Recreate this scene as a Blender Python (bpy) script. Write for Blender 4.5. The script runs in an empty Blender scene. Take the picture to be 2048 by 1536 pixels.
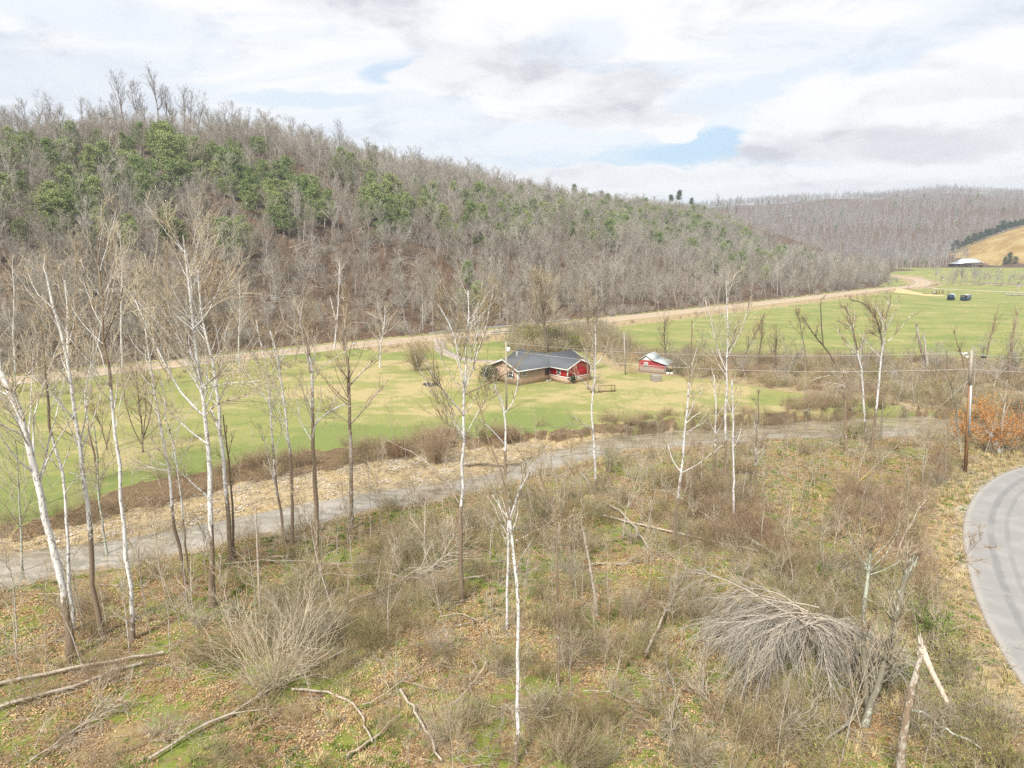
import bpy, math, random
import numpy as np
from mathutils import Vector, noise as mn

rng = np.random.default_rng(11)
random.seed(11)
S = bpy.context.scene
C = S.collection
R = math.radians

# ------------------------------------------------------------------ camera, sky, sun, exposure
FPX, PITCH, CAMH = 1365.3, R(11.1), 21.0
cp, sp = math.cos(PITCH), math.sin(PITCH)
cam_d = bpy.data.cameras.new('camera')
cam = bpy.data.objects.new('camera', cam_d)
C.objects.link(cam)
cam.location = (0, 0, CAMH)
cam.rotation_euler = (R(90) - PITCH, 0, 0)
cam_d.sensor_width = 36.0
cam_d.lens = 36.0 * FPX / 2048
cam_d.clip_start = 0.5
cam_d.clip_end = 9000
S.camera = cam

SUN_EL, SUN_AZ = R(48), R(205)          # azimuth clockwise from +Y: behind the camera, to the left
world = bpy.data.worlds.new('World')
S.world = world
world.use_nodes = True
sun_d = bpy.data.lights.new('sun', 'SUN')
sun_d.energy = 3.9
sun_d.angle = R(9)
sun_d.color = (1.0, 0.955, 0.89)
sun = bpy.data.objects.new('sun', sun_d)
C.objects.link(sun)
sdir = Vector((math.sin(SUN_AZ) * math.cos(SUN_EL), math.cos(SUN_AZ) * math.cos(SUN_EL), math.sin(SUN_EL)))
sun.rotation_euler = sdir.to_track_quat('Z', 'Y').to_euler()
S.view_settings.view_transform = 'Standard'
S.view_settings.look = 'None'
S.view_settings.gamma = 1.0
S.view_settings.exposure = 0.78
S.view_settings.use_curve_mapping = False
S.render.engine = 'CYCLES'
S.cycles.max_bounces = 4
S.cycles.diffuse_bounces = 2
S.cycles.glossy_bounces = 2
S.cycles.transparent_max_bounces = 4
S.cycles.volume_bounces = 0
S.cycles.use_denoising = False
try:
    S.cycles.denoising_input_passes = 'RGB_ALBEDO_NORMAL'
except Exception:
    pass


# ------------------------------------------------------------------ node helper
class NT:
    def __init__(s, tree):
        s.t = tree
        s.t.nodes.clear()

    def n(s, typ, **kw):
        nd = s.t.nodes.new(typ)
        for k, v in kw.items():
            if k in ('ins',):
                continue
            setattr(nd, k, v)
        for k, v in kw.get('ins', {}).items():
            s.put(nd, k, v)
        return nd

    def put(s, nd, k, v):
        sock = nd.inputs[k]
        if hasattr(v, 'is_output') or isinstance(v, bpy.types.NodeSocket):
            s.t.links.new(v, sock)
        elif isinstance(v, bpy.types.Node):
            s.t.links.new(v.outputs[0], sock)
        else:
            sock.default_value = v

    def math(s, op, a, b=None, c=None, clamp=False):
        nd = s.n('ShaderNodeMath', operation=op, use_clamp=clamp)
        s.put(nd, 0, a)
        if b is not None:
            s.put(nd, 1, b)
        if c is not None:
            s.put(nd, 2, c)
        return nd.outputs[0]

    def mix(s, f, a, b, mode='MIX'):
        nd = s.n('ShaderNodeMix', data_type='RGBA', blend_type=mode)
        for i, v in ((0, f), (6, a), (7, b)):
            if isinstance(v, tuple) and len(v) == 3:
                v = v + (1,)
            s.put(nd, i, v)
        return nd.outputs[2]

    def noise(s, vec=None, scale=5.0, detail=4.0, rough=0.55, dist=0.0, out='Fac'):
        nd = s.n('ShaderNodeTexNoise', ins={'Scale': scale, 'Detail': detail, 'Roughness': rough, 'Distortion': dist})
        if vec is not None:
            s.put(nd, 'Vector', vec)
        return nd.outputs[out]

    def ramp(s, f, lo, hi, a=0.0, b=1.0):
        nd = s.n('ShaderNodeMapRange', interpolation_type='SMOOTHSTEP')
        for i, v in enumerate((f, lo, hi, a, b)):
            s.put(nd, i, v)
        return nd.outputs[0]

    def mapping(s, vec, scale=(1, 1, 1), loc=(0, 0, 0), rot=(0, 0, 0)):
        nd = s.n('ShaderNodeMapping')
        s.put(nd, 0, vec)
        nd.inputs['Location'].default_value = loc
        nd.inputs['Rotation'].default_value = rot
        nd.inputs['Scale'].default_value = scale
        return nd.outputs[0]


# ------------------------------------------------------------------ world: Nishita sky with cloud layer
w = NT(world.node_tree)
sky = w.n('ShaderNodeTexSky', sky_type='NISHITA')
sky.sun_disc = False
sky.sun_elevation = SUN_EL
sky.sun_rotation = SUN_AZ
sky.altitude = 250
sky.air_density = 1.0
sky.dust_density = 1.2
sky.ozone_density = 1.0
tc = w.n('ShaderNodeTexCoord')
sep = w.n('ShaderNodeSeparateXYZ', ins={0: tc.outputs['Generated']})
zc = w.math('MAXIMUM', sep.outputs[2], 0.0)
den = w.math('ADD', zc, 0.16)
px = w.math('DIVIDE', sep.outputs[0], den)
py = w.math('DIVIDE', sep.outputs[1], den)
cv = w.n('ShaderNodeCombineXYZ', ins={0: px, 1: py, 2: 0.0}).outputs[0]
az = w.math('ARCTAN2', sep.outputs[0], sep.outputs[1])      # 0 ahead, positive to the right
el = w.math('ARCSINE', sep.outputs[2])
warp = w.noise(w.mapping(tc.outputs['Generated'], (6, 6, 14)), 1.0, 5, 0.6, out='Color')
wsep = w.n('ShaderNodeSeparateColor', ins={0: warp})
azw = w.math('ADD', az, w.math('MULTIPLY', w.math('SUBTRACT', wsep.outputs[0], 0.5), 0.16))
elw = w.math('ADD', el, w.math('MULTIPLY', w.math('SUBTRACT', wsep.outputs[1], 0.5), 0.07))


def blob(a0, e0, ra, re, tilt=0.0, soft=1.0):
    """soft elliptical patch of sky around azimuth a0, elevation e0 (radians)"""
    da = w.math('SUBTRACT', azw, a0)
    de = w.math('SUBTRACT', elw, e0)
    de = w.math('SUBTRACT', de, w.math('MULTIPLY', da, tilt))
    q = w.math('ADD', w.math('POWER', w.math('ABSOLUTE', w.math('DIVIDE', da, ra)), 2.0),
               w.math('POWER', w.math('ABSOLUTE', w.math('DIVIDE', de, re)), 2.0))
    return w.ramp(q, 1.5 * soft, 0.3, 0.0, 1.0)


def ang(u, v):
    d = np.array([u - 1024, FPX * cp + (768 - v) * sp, (768 - v) * cp - FPX * sp])
    d = d / np.linalg.norm(d)
    return float(math.atan2(d[0], d[1])), float(math.asin(d[2]))


def vmax(lst):
    o = lst[0]
    for q in lst[1:]:
        o = w.math('MAXIMUM', o, q)
    return o


# streaky high cloud: thin blue gaps
streak = w.noise(w.mapping(cv, (0.5, 1.9, 1), (3.1, 0.4, 0), (0, 0, 0.35)), 1.8, 8, 0.66, 0.8)
haze_lo = w.ramp(zc, 0.0, 0.5, 0.35, 0.0)
gap = w.ramp(w.math('SUBTRACT', streak, haze_lo), 0.42, 0.24, 0.0, 0.22)
blues = []
for (u, v, ru, rv, tl, k) in [(1400, 298, 150, 21, 0.02, 0.95), (1270, 318, 110, 12, 0.0, 0.6), (800, 138, 70, 22, 0.1, 0.75),
                              (620, 205, 160, 16, 0.05, 0.5), (150, 15, 220, 30, -0.1, 0.32), (1620, 160, 240, 24, 0.12, 0.42),
                              (1140, 70, 90, 26, 0.1, 0.3), (1080, 320, 130, 14, 0.0, 0.4), (1500, 340, 170, 10, 0, 0.5), (1850, 60, 200, 26, 0.1, 0.25)]:
    a0, e0 = ang(u, v)
    blues.append(w.math('MULTIPLY', blob(a0, e0, ru / FPX, rv / FPX * 1.1, tl, 1.3), k * 0.9))
gap = w.math('MAXIMUM', gap, vmax(blues))
# cumulus puffs that cover the gaps
puffn = w.noise(w.mapping(tc.outputs['Generated'], (9, 9, 17)), 1.0, 7, 0.6)
puffs = []
for (u, v, ru, rv) in [(1800, 235, 260, 95), (1960, 215, 240, 110), (1640, 280, 140, 42), (1230, 200, 110, 60), (1080, 190, 150, 60), (1330, 255, 60, 26),
                       (930, 150, 140, 45), (1300, 365, 420, 34), (1750, 360, 360, 30)]:
    a0, e0 = ang(u, v)
    puffs.append(blob(a0, e0, ru / FPX, rv / FPX, 0.0, 0.9))
puff = vmax(puffs)
puff = w.ramp(w.math('ADD', puff, w.math('MULTIPLY', w.math('SUBTRACT', puffn, 0.5), 1.5)), 0.22, 0.80)
gap = w.math('MULTIPLY', gap, w.math('SUBTRACT', 1.0, puff))
# underside greys
und = []
for (u, v, ru, rv, k) in [(1830, 292, 280, 20, 0.8), (1250, 232, 150, 18, 0.5), (700, 15, 130, 22, 0.5), (1000, 130, 170, 40, 0.35), (60, 140, 190, 40, 0.45), (1800, 372, 260, 10, 0.3),
                          (1230, 352, 240, 12, 0.25), (1950, 180, 130, 18, 0.3)]:
    a0, e0 = ang(u, v)
    und.append(w.math('MULTIPLY', blob(a0, e0, ru / FPX, rv / FPX, 0.0, 1.6), k))
under = vmax(und)
billow = w.noise(w.mapping(tc.outputs['Generated'], (7, 7, 19), (2, 1, 0)), 1.0, 8, 0.6, 0.4)
under = w.math('MULTIPLY', under, w.ramp(puffn, 0.30, 0.62, 0.45, 1.15))
shade = w.math('ADD', w.math('MULTIPLY', under, 0.8), w.ramp(billow, 0.46, 0.72, 0.0, 0.7), clamp=True)
ccol = w.mix(shade, (0.615, 0.615, 0.62), (0.40, 0.405, 0.435))
bluec = w.mix(w.ramp(zc, 0.0, 0.4), (0.255, 0.425, 0.555), (0.35, 0.44, 0.57))
# the blue gaps show the real sky lightened by thin cloud
skyc = w.mix(0.25, bluec, w.mix(1.0, sky.outputs[0], (0.1, 0.1, 0.1), 'MULTIPLY'))
final = w.mix(gap, ccol, skyc)
# below the horizon: dull ground colour
final = w.mix(w.ramp(sep.outputs[2], -0.02, -0.10), final, (0.14, 0.13, 0.10))
bg = w.n('ShaderNodeBackground', ins={0: final, 1: 1.0})
w.n('ShaderNodeOutputWorld', ins={0: bg})


# ------------------------------------------------------------------ object helpers
def tag(o, label=None, cat=None, group=None, kind=None):
    if label:
        o['label'] = label
    if cat:
        o['category'] = cat
    if group:
        o['group'] = group
    if kind:
        o['kind'] = kind
    return o


def link(o, parent=None):
    C.objects.link(o)
    if parent is not None:
        o.parent = parent
    return o


def empty(name, loc, rz=0.0, label=None, cat=None, group=None):
    o = bpy.data.objects.new(name, None)
    o.empty_display_size = 0.3
    o.location = loc
    o.rotation_euler = (0, 0, rz)
    link(o)
    return tag(o, label, cat, group)


def make_mesh(name, V, F, mats, attrs=None, smooth=False, mi=None):
    """V (n,3); F list of arrays (m,k)"""
    V = np.asarray(V, dtype=np.float32)
    me = bpy.data.meshes.new(name)
    Fs = [np.asarray(f, dtype=np.int32) for f in (F if isinstance(F, list) else [F]) if len(f)]
    tot = sum(f.shape[0] for f in Fs)
    loops = np.concatenate([f.ravel() for f in Fs])
    sizes = np.concatenate([np.full(f.shape[0], f.shape[1], np.int32) for f in Fs])
    starts = np.concatenate([[0], np.cumsum(sizes)[:-1]]).astype(np.int32)
    me.vertices.add(len(V))
    me.vertices.foreach_set('co', V.ravel())
    me.loops.add(len(loops))
    me.loops.foreach_set('vertex_index', loops)
    me.polygons.add(tot)
    me.polygons.foreach_set('loop_start', starts)
    me.polygons.foreach_set('loop_total', sizes)
    if mi is not None:
        me.polygons.foreach_set('material_index', np.asarray(mi, np.int32))
    if smooth:
        me.polygons.foreach_set('use_smooth', np.ones(tot, bool))
    for k, a in (attrs or {}).items():
        a = np.asarray(a, np.float32)
        at = me.attributes.new(k, 'FLOAT', 'POINT')
        at.data.foreach_set('value', a)
    for m in (mats if isinstance(mats, (list, tuple)) else [mats]):
        me.materials.append(m)
    me.update()
    me.validate()
    return me


class MB:
    """collects boxes, prisms and tubes into one mesh"""
    def __init__(s):
        s.V, s.F4, s.F3, s.n = [], [], [], 0

    def add(s, V, F):
        V = np.asarray(V, float)
        for f in F:
            (s.F4 if len(f) == 4 else s.F3).append([i + s.n for i in f])
        s.V.append(V)
        s.n += len(V)
        return s

    def box(s, x0, x1, y0, y1, z0, z1):
        V = [(x, y, z) for z in (z0, z1) for y in (y0, y1) for x in (x0, x1)]
        return s.add(V, [(0, 2, 3, 1), (4, 5, 7, 6), (0, 1, 5, 4), (2, 6, 7, 3), (0, 4, 6, 2), (1, 3, 7, 5)])

    def slab(s, quad, th):
        """thick plate from a 3-D quad, thickness downward"""
        q = [Vector(p) for p in quad]
        n = (q[1] - q[0]).cross(q[3] - q[0]).normalized()
        if n.z < 0:
            n = -n
        lo = [p - n * th for p in q]
        V = [tuple(p) for p in q] + [tuple(p) for p in lo]
        return s.add(V, [(0, 1, 2, 3), (7, 6, 5, 4), (0, 4, 5, 1), (1, 5, 6, 2), (2, 6, 7, 3), (3, 7, 4, 0)])

    def beam(s, a, b, wd, hd=None):
        a, b = Vector(a), Vector(b)
        hd = hd or wd
        t = (b - a).normalized()
        up = Vector((0, 0, 1)) if abs(t.z) < 0.95 else Vector((1, 0, 0))
        r_ = t.cross(up).normalized() * wd / 2
        u_ = r_.cross(t).normalized() * hd / 2
        V = []
        for p in (a, b):
            V += [tuple(p - r_ - u_), tuple(p + r_ - u_), tuple(p + r_ + u_), tuple(p - r_ + u_)]
        return s.add(V, [(0, 3, 2, 1), (4, 5, 6, 7), (0, 1, 5, 4), (1, 2, 6, 5), (2, 3, 7, 6), (3, 0, 4, 7)])

    def cyl(s, a, b, r0, r1=None, n=10, caps=True):
        a, b = Vector(a), Vector(b)
        r1 = r0 if r1 is None else r1
        t = (b - a).normalized()
        up = Vector((0, 0, 1)) if abs(t.z) < 0.95 else Vector((1, 0, 0))
        e1 = t.cross(up).normalized()
        e2 = t.cross(e1)
        V = []
        for p, r_ in ((a, r0), (b, r1)):
            for i in range(n):
                q = 2 * math.pi * i / n
                V.append(tuple(p + (e1 * math.cos(q) + e2 * math.sin(q)) * r_))
        F = [(i, (i + 1) % n, n + (i + 1) % n, n + i) for i in range(n)]
        if caps:
            V += [tuple(a), tuple(b)]
            for i in range(n):
                F.append((2 * n, (i + 1) % n, i))
                F.append((2 * n + 1, n + i, n + (i + 1) % n))
        return s.add(V, F)

    def poly(s, pts, F):
        return s.add(pts, F)

    def build(s, name, m, parent=None, smooth=False):
        Fs = []
        if s.F4:
            Fs.append(np.array(s.F4))
        if s.F3:
            Fs.append(np.array(s.F3))
        me = make_mesh(name, np.concatenate(s.V), Fs, m, smooth=smooth)
        o = bpy.data.objects.new(name, me)
        return link(o, parent)


# ------------------------------------------------------------------ photo geometry
def ray(u, v):
    return np.array([u - 1024.0, FPX * cp + (768 - v) * sp, (768 - v) * cp - FPX * sp])


def G(u, v, z=0.0):
    d = ray(u, v)
    t = (z - CAMH) / d[2]
    return d * t + np.array([0, 0, CAMH])


def P(u, v, Y):
    d = ray(u, v)
    return d * (Y / d[1]) + np.array([0, 0, CAMH])


def proj(x, y, z):
    x, y, z = np.asarray(x, float), np.asarray(y, float), np.asarray(z, float) - CAMH
    dep = y * cp - z * sp
    dep = np.where(dep < 0.1, 0.1, dep)
    return 1024 + FPX * x / dep, 768 - FPX * (y * sp + z * cp) / dep, dep


def in_poly(u, v, poly):
    u, v = np.asarray(u), np.asarray(v)
    r = np.zeros(u.shape, bool)
    n = len(poly)
    for i in range(n):
        x1, y1 = poly[i]
        x2, y2 = poly[(i + 1) % n]
        c = ((y1 > v) != (y2 > v)) & (u < (x2 - x1) * (v - y1) / (y2 - y1 + 1e-9) + x1)
        r ^= c
    return r


def dist_poly(x, y, pts):
    """distance to a polyline, and the value of its third column at the nearest point"""
    x, y = np.asarray(x, float), np.asarray(y, float)
    best = np.full(x.shape, 1e9)
    val = np.zeros(x.shape)
    pts = np.asarray(pts, float)
    if x.ndim == 1 and x.size < 1500:
        a, e = pts[:-1], pts[1:] - pts[:-1]
        t = np.clip(((x[:, None] - a[:, 0]) * e[:, 0] + (y[:, None] - a[:, 1]) * e[:, 1]) / (e[:, 0] ** 2 + e[:, 1] ** 2 + 1e-12), 0, 1)
        d2 = (x[:, None] - a[:, 0] - t * e[:, 0]) ** 2 + (y[:, None] - a[:, 1] - t * e[:, 1]) ** 2
        i = np.argmin(d2, axis=1)
        r = np.arange(x.size)
        return np.sqrt(d2[r, i]), (a[i, 2] + e[i, 2] * t[r, i] if pts.shape[1] > 2 else val)
    for a, b in zip(pts[:-1], pts[1:]):
        dx, dy = b[0] - a[0], b[1] - a[1]
        t = np.clip(((x - a[0]) * dx + (y - a[1]) * dy) / (dx * dx + dy * dy + 1e-12), 0, 1)
        d = np.hypot(x - a[0] - t * dx, y - a[1] - t * dy)
        m = d < best
        best = np.where(m, d, best)
        if len(a) > 2:
            val = np.where(m, a[2] + (b[2] - a[2]) * t, val)
    return best, val


def sm(t):
    t = np.clip(t, 0, 1)
    return t * t * (3 - 2 * t)


NOISE_TABS = {}


def vnoise(x, y, s, seed=0):
    """cheap smooth value noise on a lattice"""
    if seed not in NOISE_TABS:
        NOISE_TABS[seed] = np.random.default_rng(seed).random((64, 64))
    tab = NOISE_TABS[seed]
    fx, fy = np.asarray(x) / s, np.asarray(y) / s
    ix, iy = np.floor(fx).astype(int), np.floor(fy).astype(int)
    tx, ty = sm(fx - ix), sm(fy - iy)
    g = lambda i, j: tab[i % 64, j % 64]
    return (g(ix, iy) * (1 - tx) + g(ix + 1, iy) * tx) * (1 - ty) + (g(ix, iy + 1) * (1 - tx) + g(ix + 1, iy + 1) * tx) * ty


def fbm(x, y, s, seed=0, o=4):
    r, a, tot = 0, 1.0, 0
    for k in range(o):
        r = r + a * vnoise(x + k * 17.3, y - k * 9.1, s / 2 ** k, seed + k)
        tot += a
        a *= 0.5
    return r / tot


# creek edges (photo positions unprojected to the water level)
WZ = -1.5
HAZE = 0.00025
yS_px = [(-400, 1290), (-150, 1225), (0, 1192), (200, 1152), (340, 1130), (480, 1092), (620, 1060), (760, 1022), (860, 1008), (960, 985), (1050, 962), (1130, 930), (1200, 908), (1300, 893), (1430, 882), (1560, 872), (1700, 868), (1850, 866), (2048, 866), (2300, 868)]
yN_px = [(-400, 1150), (-150, 1128), (0, 1116), (200, 1094), (350, 1066), (480, 1042), (590, 1018), (700, 998), (820, 980), (960, 960), (1040, 930), (1100, 905), (1180, 884), (1260, 869), (1400, 858), (1560, 847), (1700, 837), (1850, 834), (2048, 836), (2300, 838)]
yC_px = [(-400, 1118), (-150, 1098), (0, 1076), (100, 1066), (200, 1040), (300, 1012), (484, 968), (600, 945), (700, 930), (840, 907), (968, 893), (1050, 884), (1120, 878), (1230, 864), (1400, 853), (1560, 842), (1700, 832), (1850, 830), (2048, 832), (2300, 834)]
yL_px = [(-400, 1090), (-150, 1075), (0, 1052), (100, 1030), (200, 990), (300, 958), (484, 928), (600, 906), (700, 892), (840, 882), (968, 872), (1050, 862), (1120, 858), (1230, 848), (1400, 836), (1560, 826), (1700, 818), (2048, 816), (2300, 816)]
ES = np.array([G(u, v + (5 if u > 1050 else 0), WZ)[:2] for u, v in yS_px])
EN = np.array([G(u, v, WZ)[:2] for u, v in yN_px])
EC = np.array([G(u, v, -1.0)[:2] for u, v in yC_px])
EL = np.array([G(u, v, 0.0)[:2] for u, v in yL_px])
fL = lambda x: np.maximum(np.interp(x, EL[:, 0], EL[:, 1]) + 0.5 * np.sin(x * 0.9 + 2) + 0.4 * np.sin(x * 2.3), fC(x) + 0.8)
fS = lambda x: np.interp(x, ES[:, 0], ES[:, 1])
fN = lambda x: np.interp(x, EN[:, 0], EN[:, 1])
fC = lambda x: np.interp(x, EC[:, 0], EC[:, 1]) + 0.6 * np.sin(x * 0.7) + 0.5 * np.sin(x * 1.9 + 1)

# highway centre line
HZ = 1.0
near_edge = [(-500, 826), (34, 768), (340, 735), (700, 696), (860, 681), (1000, 667), (1100, 657), (1200, 645), (1400, 623), (1600, 601), (1700, 588.5), (1783, 578)]
hw = [G(u, v, HZ)[:2] for u, v in near_edge]
hw = [np.array(p) for p in hw]
cl = []
for i, p in enumerate(hw):
    a, b = hw[max(0, i - 1)], hw[min(len(hw) - 1, i + 1)]
    t = (b - a) / np.linalg.norm(b - a)
    cl.append(p + np.array([-t[1], t[0]]) * 4.1)
a0 = cl[0] + (cl[0] - cl[1]) / np.linalg.norm(cl[0] - cl[1]) * 300
HW = [a0] + cl + [np.array(q) for q in ((222, 384), (243, 408), (260, 435), (278, 470), (294, 508), (301, 550), (297, 620), (272, 720))]
HW = np.array(HW)


def smooth_line(pts, n):
    pts = np.asarray(pts, float)
    for _ in range(n):
        q = [pts[0]]
        for a, b in zip(pts[:-1], pts[1:]):
            q += [a * 0.75 + b * 0.25, a * 0.25 + b * 0.75]
        q.append(pts[-1])
        pts = np.array(q)
    return pts


HW = smooth_line(HW, 2)
SIDE = smooth_line([(258, 444), (272, 431), (287, 412), (301, 390), (320, 362), (345, 330)], 2)
TRACK = smooth_line([(229, 392), (240, 376), (252, 356), (262, 345), (285, 330), (330, 318)], 2)
DRIVE = smooth_line([G(878, 676, 0.9)[:2], G(880, 698, 0.4)[:2], G(915, 716)[:2], G(950, 722)[:2], G(1000, 724)[:2], G(1060, 716)[:2]], 2)
# near lane, outer (left) edge
NEAR_px = [(2500, 905), (2200, 915), (2048, 932), (2005, 946), (1972, 966), (1948, 990), (1932, 1020), (1925, 1055), (1929, 1105), (1942, 1165), (1964, 1225), (1996, 1290), (2030, 1345), (2075, 1405), (2150, 1480), (2260, 1580)]
NEAR = smooth_line([G(u, v, 0.15)[:2] for u, v in NEAR_px], 2)

RIDGE = np.array([(-1400, 150, 70), (-560, 150, 68)] + [tuple(P(*q)) for q in ((-300, 258, 215), (0, 262, 270), (200, 252, 295), (300, 250, 315), (400, 262, 330), (500, 290, 355), (600, 322, 385), (700, 338, 425), (800, 352, 470), (1000, 392, 555), (1200, 411, 650), (1400, 427, 745), (1500, 450, 745), (1600, 482, 700), (1660, 502, 655))], float)
FOOT = np.array([(p[0] - 4.5, p[1] + 5.5) for p in HW if p[1] < 512] + [(296, 560), (312, 640), (340, 760), (420, 1000), (1200, 3000)], float)
o_ = np.argsort(FOOT[:, 0])
FOOT = FOOT[o_]
fF = lambda x: np.interp(x, FOOT[:, 0], FOOT[:, 1])


def far_crest(u):
    vv = np.interp(u, [-2000, 900, 1300, 1400, 1500, 1600, 1700, 1800, 1870, 1950, 2048, 2400, 3500], [440, 440, 432, 430, 427, 419, 413, 406, 399, 401, 408, 415, 430])
    return 21 + 1500 * (500 - vv) / FPX


def hill_h(x, y):
    x, y = np.asarray(x, float), np.asarray(y, float)
    dF, _ = dist_poly(x, y, FOOT)
    dR, hr = dist_poly(x, y, RIDGE)
    north = (y > fF(x))
    t = dF / (dF + dR + 1e-6)
    h = hr * (0.72 * sm(t) + 0.28 * t) * north
    h = h * np.clip(1.08 - 0.0, 0, 1)
    bump = (fbm(x, y, 45, 3) - 0.5) * 14 * sm(dF / 60) * sm((500 - dR) / 300)
    ledge = 1.6 * sm((fbm(x, y, 30, 8) - 0.4) * 6) * sm((dF - 12) / 6) * (np.sin(h * 0.55) > 0.55)
    return np.where(north, h + (bump + ledge) * (hr / 70), 0.0)


def hgt(x, y):
    x, y = np.asarray(x, float), np.asarray(y, float)
    z = (fbm(x, y, 14, 21) - 0.5) * 0.5 * sm((y - 8) / 20)
    # foreground hollows
    z = z * np.where(y > fC(x), 0.5, 1.2)
    ys, yn, yc = fS(x), fN(x), fC(x)
    wob = (fbm(x, y, 3.0, 33) - 0.5) * 0.5
    ys = ys + (fbm(x, y, 4.0, 35, 3) - 0.55) * 2.2
    yn = yn + (fbm(x, y, 4.0, 37, 3) - 0.4) * 2.0
    ramp = np.interp(x, [-40, 0, 20, 60], [3.0, 5.0, 8.5, 10.5])
    bank = np.clip((y - (ys + 0.1 - ramp)) / (ramp + 0.2), 0, 1) ** 1.15
    z = np.where(y < ys + 0.4, z * (1 - bank) + (WZ - 0.12) * bank, z)
    z = np.where((y >= ys + 0.4) & (y <= yn), WZ - 0.3, z)
    tb = np.clip((y - yn) / np.maximum(yc - yn, 0.3), 0, 1)
    bar = WZ - 0.1 + 0.55 * sm(tb * 1.2) + wob * 0.18 * sm(tb * 5)
    z = np.where((y > yn) & (y <= yc), bar, z)
    lip = np.clip((y - yc) / np.maximum(fL(x) - yc, 0.6), 0, 1)
    lip = 0.35 * lip + 0.65 * sm(lip * (1.0 + 0.9 * vnoise(x, y, 3, 5)))
    z = np.where(y > yc, bar * (1 - lip) + (z + 0.05 * wob) * lip, z)
    # valley beyond: gentle rise
    rise = 5.8 * sm((y - 440) / 170) * sm((x - 250) / 80)
    z = z + rise
    # far ridge
    u = 1024 + FPX * x / np.maximum(y * cp + 4, 20)
    far = far_crest(u) * sm((y - 640) / 860) * np.where(y > 1500, np.clip(1 - (y - 1500) / 4000, 0.4, 1), 1) + (fbm(x, y, 160, 61) - 0.5) * 26 * sm((y - 700) / 300)
    far = far * sm((y - 600) / 120)
    z = np.where(y > 600, z + np.maximum(far, 0), z)
    knoll = 70 * np.clip(1 - (np.hypot(x - 706, y - 720) / 235) ** 2, 0, 1)
    z = np.where(knoll > 0, np.maximum(z, knoll + 5.5 * sm(knoll / 3)), z)
    hh_ = hill_h(x, y)
    z = np.where(hh_ > 0, np.maximum(z, hh_), z)
    # highway embankment, side roads
    d, _ = dist_poly(x, y, HW)
    k = sm((9.5 - d) / 4.6)
    inhill = hill_h(x, y)
    emb = (HZ - 0.12)
    z = np.where(k > 0, z * (1 - k) + emb * k, z)
    z = np.where(d < 5.2, emb, z)
    d, _ = dist_poly(x, y, SIDE)
    k = sm((9 - d) / 4.5)
    z = z * (1 - k) + emb * k
    d, _ = dist_poly(x, y, NEAR)
    k = sm((5.5 - d) / 4)
    right = (x > np.interp(y, NEAR[::-1, 1], NEAR[::-1, 0])) & (y > 15) & (y < 67)
    k = np.where(right, 1, k)
    z = z * (1 - k) + 0.02 * k
    return z


def gz(x, y):
    return float(hgt(np.array([x]), np.array([y]))[0])


def GT(u, v):
    """first meeting of the sight line with the ground"""
    d = ray(u, v)
    o = np.array([0, 0, CAMH])
    lo_y, hi_y = 20.0, 1600.0
    for n_ in (130, 14, 14):
        Ys = np.geomspace(lo_y, hi_y, n_)
        q = d[None] * (Ys / d[1])[:, None] + o
        below = q[:, 2] < hgt(q[:, 0], q[:, 1])
        i = int(np.argmax(below)) if below.any() else len(Ys) - 1
        lo_y, hi_y = Ys[max(0, i - 1)], Ys[i]
    p = q[i]
    return np.array([p[0], p[1], gz(p[0], p[1])])


# ------------------------------------------------------------------ materials
def new_mat(name):
    m = bpy.data.materials.new(name)
    m.use_nodes = True
    return m, NT(m.node_tree)


def finish(n, col, rough=0.9, bump=None, bstr=0.5, bdist=0.05, metal=0.0, spec=0.3, extra=None):
    b = n.n('ShaderNodeBsdfPrincipled')
    if isinstance(col, tuple) and len(col) == 3:
        col = col + (1,)
    n.put(b, 'Base Color', col)
    n.put(b, 'Roughness', rough)
    n.put(b, 'Metallic', metal)
    n.put(b, 'Specular IOR Level', spec)
    for k, v in (extra or {}).items():
        n.put(b, k, v)
    if bump is not None:
        bp = n.n('ShaderNodeBump', ins={'Height': bump, 'Strength': bstr, 'Distance': bdist})
        n.put(b, 'Normal', bp)
    n.n('ShaderNodeOutputMaterial', ins={0: b})


def simple(name, ca, cb=None, scale=3.0, rough=0.8, metal=0.0, bstr=0.3, bdist=0.02, spec=0.3, stretch=(1, 1, 1)):
    m, n = new_mat(name)
    g = n.n('ShaderNodeTexCoord').outputs['Object']
    nz = n.noise(n.mapping(g, stretch), scale, 5, 0.6)
    col = n.mix(n.ramp(nz, 0.35, 0.65), ca, cb or ca)
    finish(n, col, rough, nz, bstr, bdist, metal, spec)
    return m


def attr(n, name):
    return n.n('ShaderNodeAttribute', attribute_name=name).outputs['Fac']


def leafy(name, cols, var=0.35, rough=0.75, trans=0.0):
    """colour picked per copy and per spot: thin plant matter"""
    m, n = new_mat(name)
    rnd = n.n('ShaderNodeObjectInfo').outputs['Random']
    pos = n.n('ShaderNodeNewGeometry').outputs['Position']
    nz = n.noise(pos, 0.9, 2, 0.6)
    nz2 = n.noise(pos, 9.0, 1, 0.5)
    a = n.mix(n.ramp(n.math('ADD', rnd, n.math('MULTIPLY', n.math('SUBTRACT', nz, 0.5), 1.2)), 0.15, 0.85), cols[0], cols[1])
    a = n.mix(n.ramp(nz2, 0.5, 0.8), a, cols[2] if len(cols) > 2 else cols[1])
    finish(n, a, rough, spec=0.15)
    return m


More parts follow.
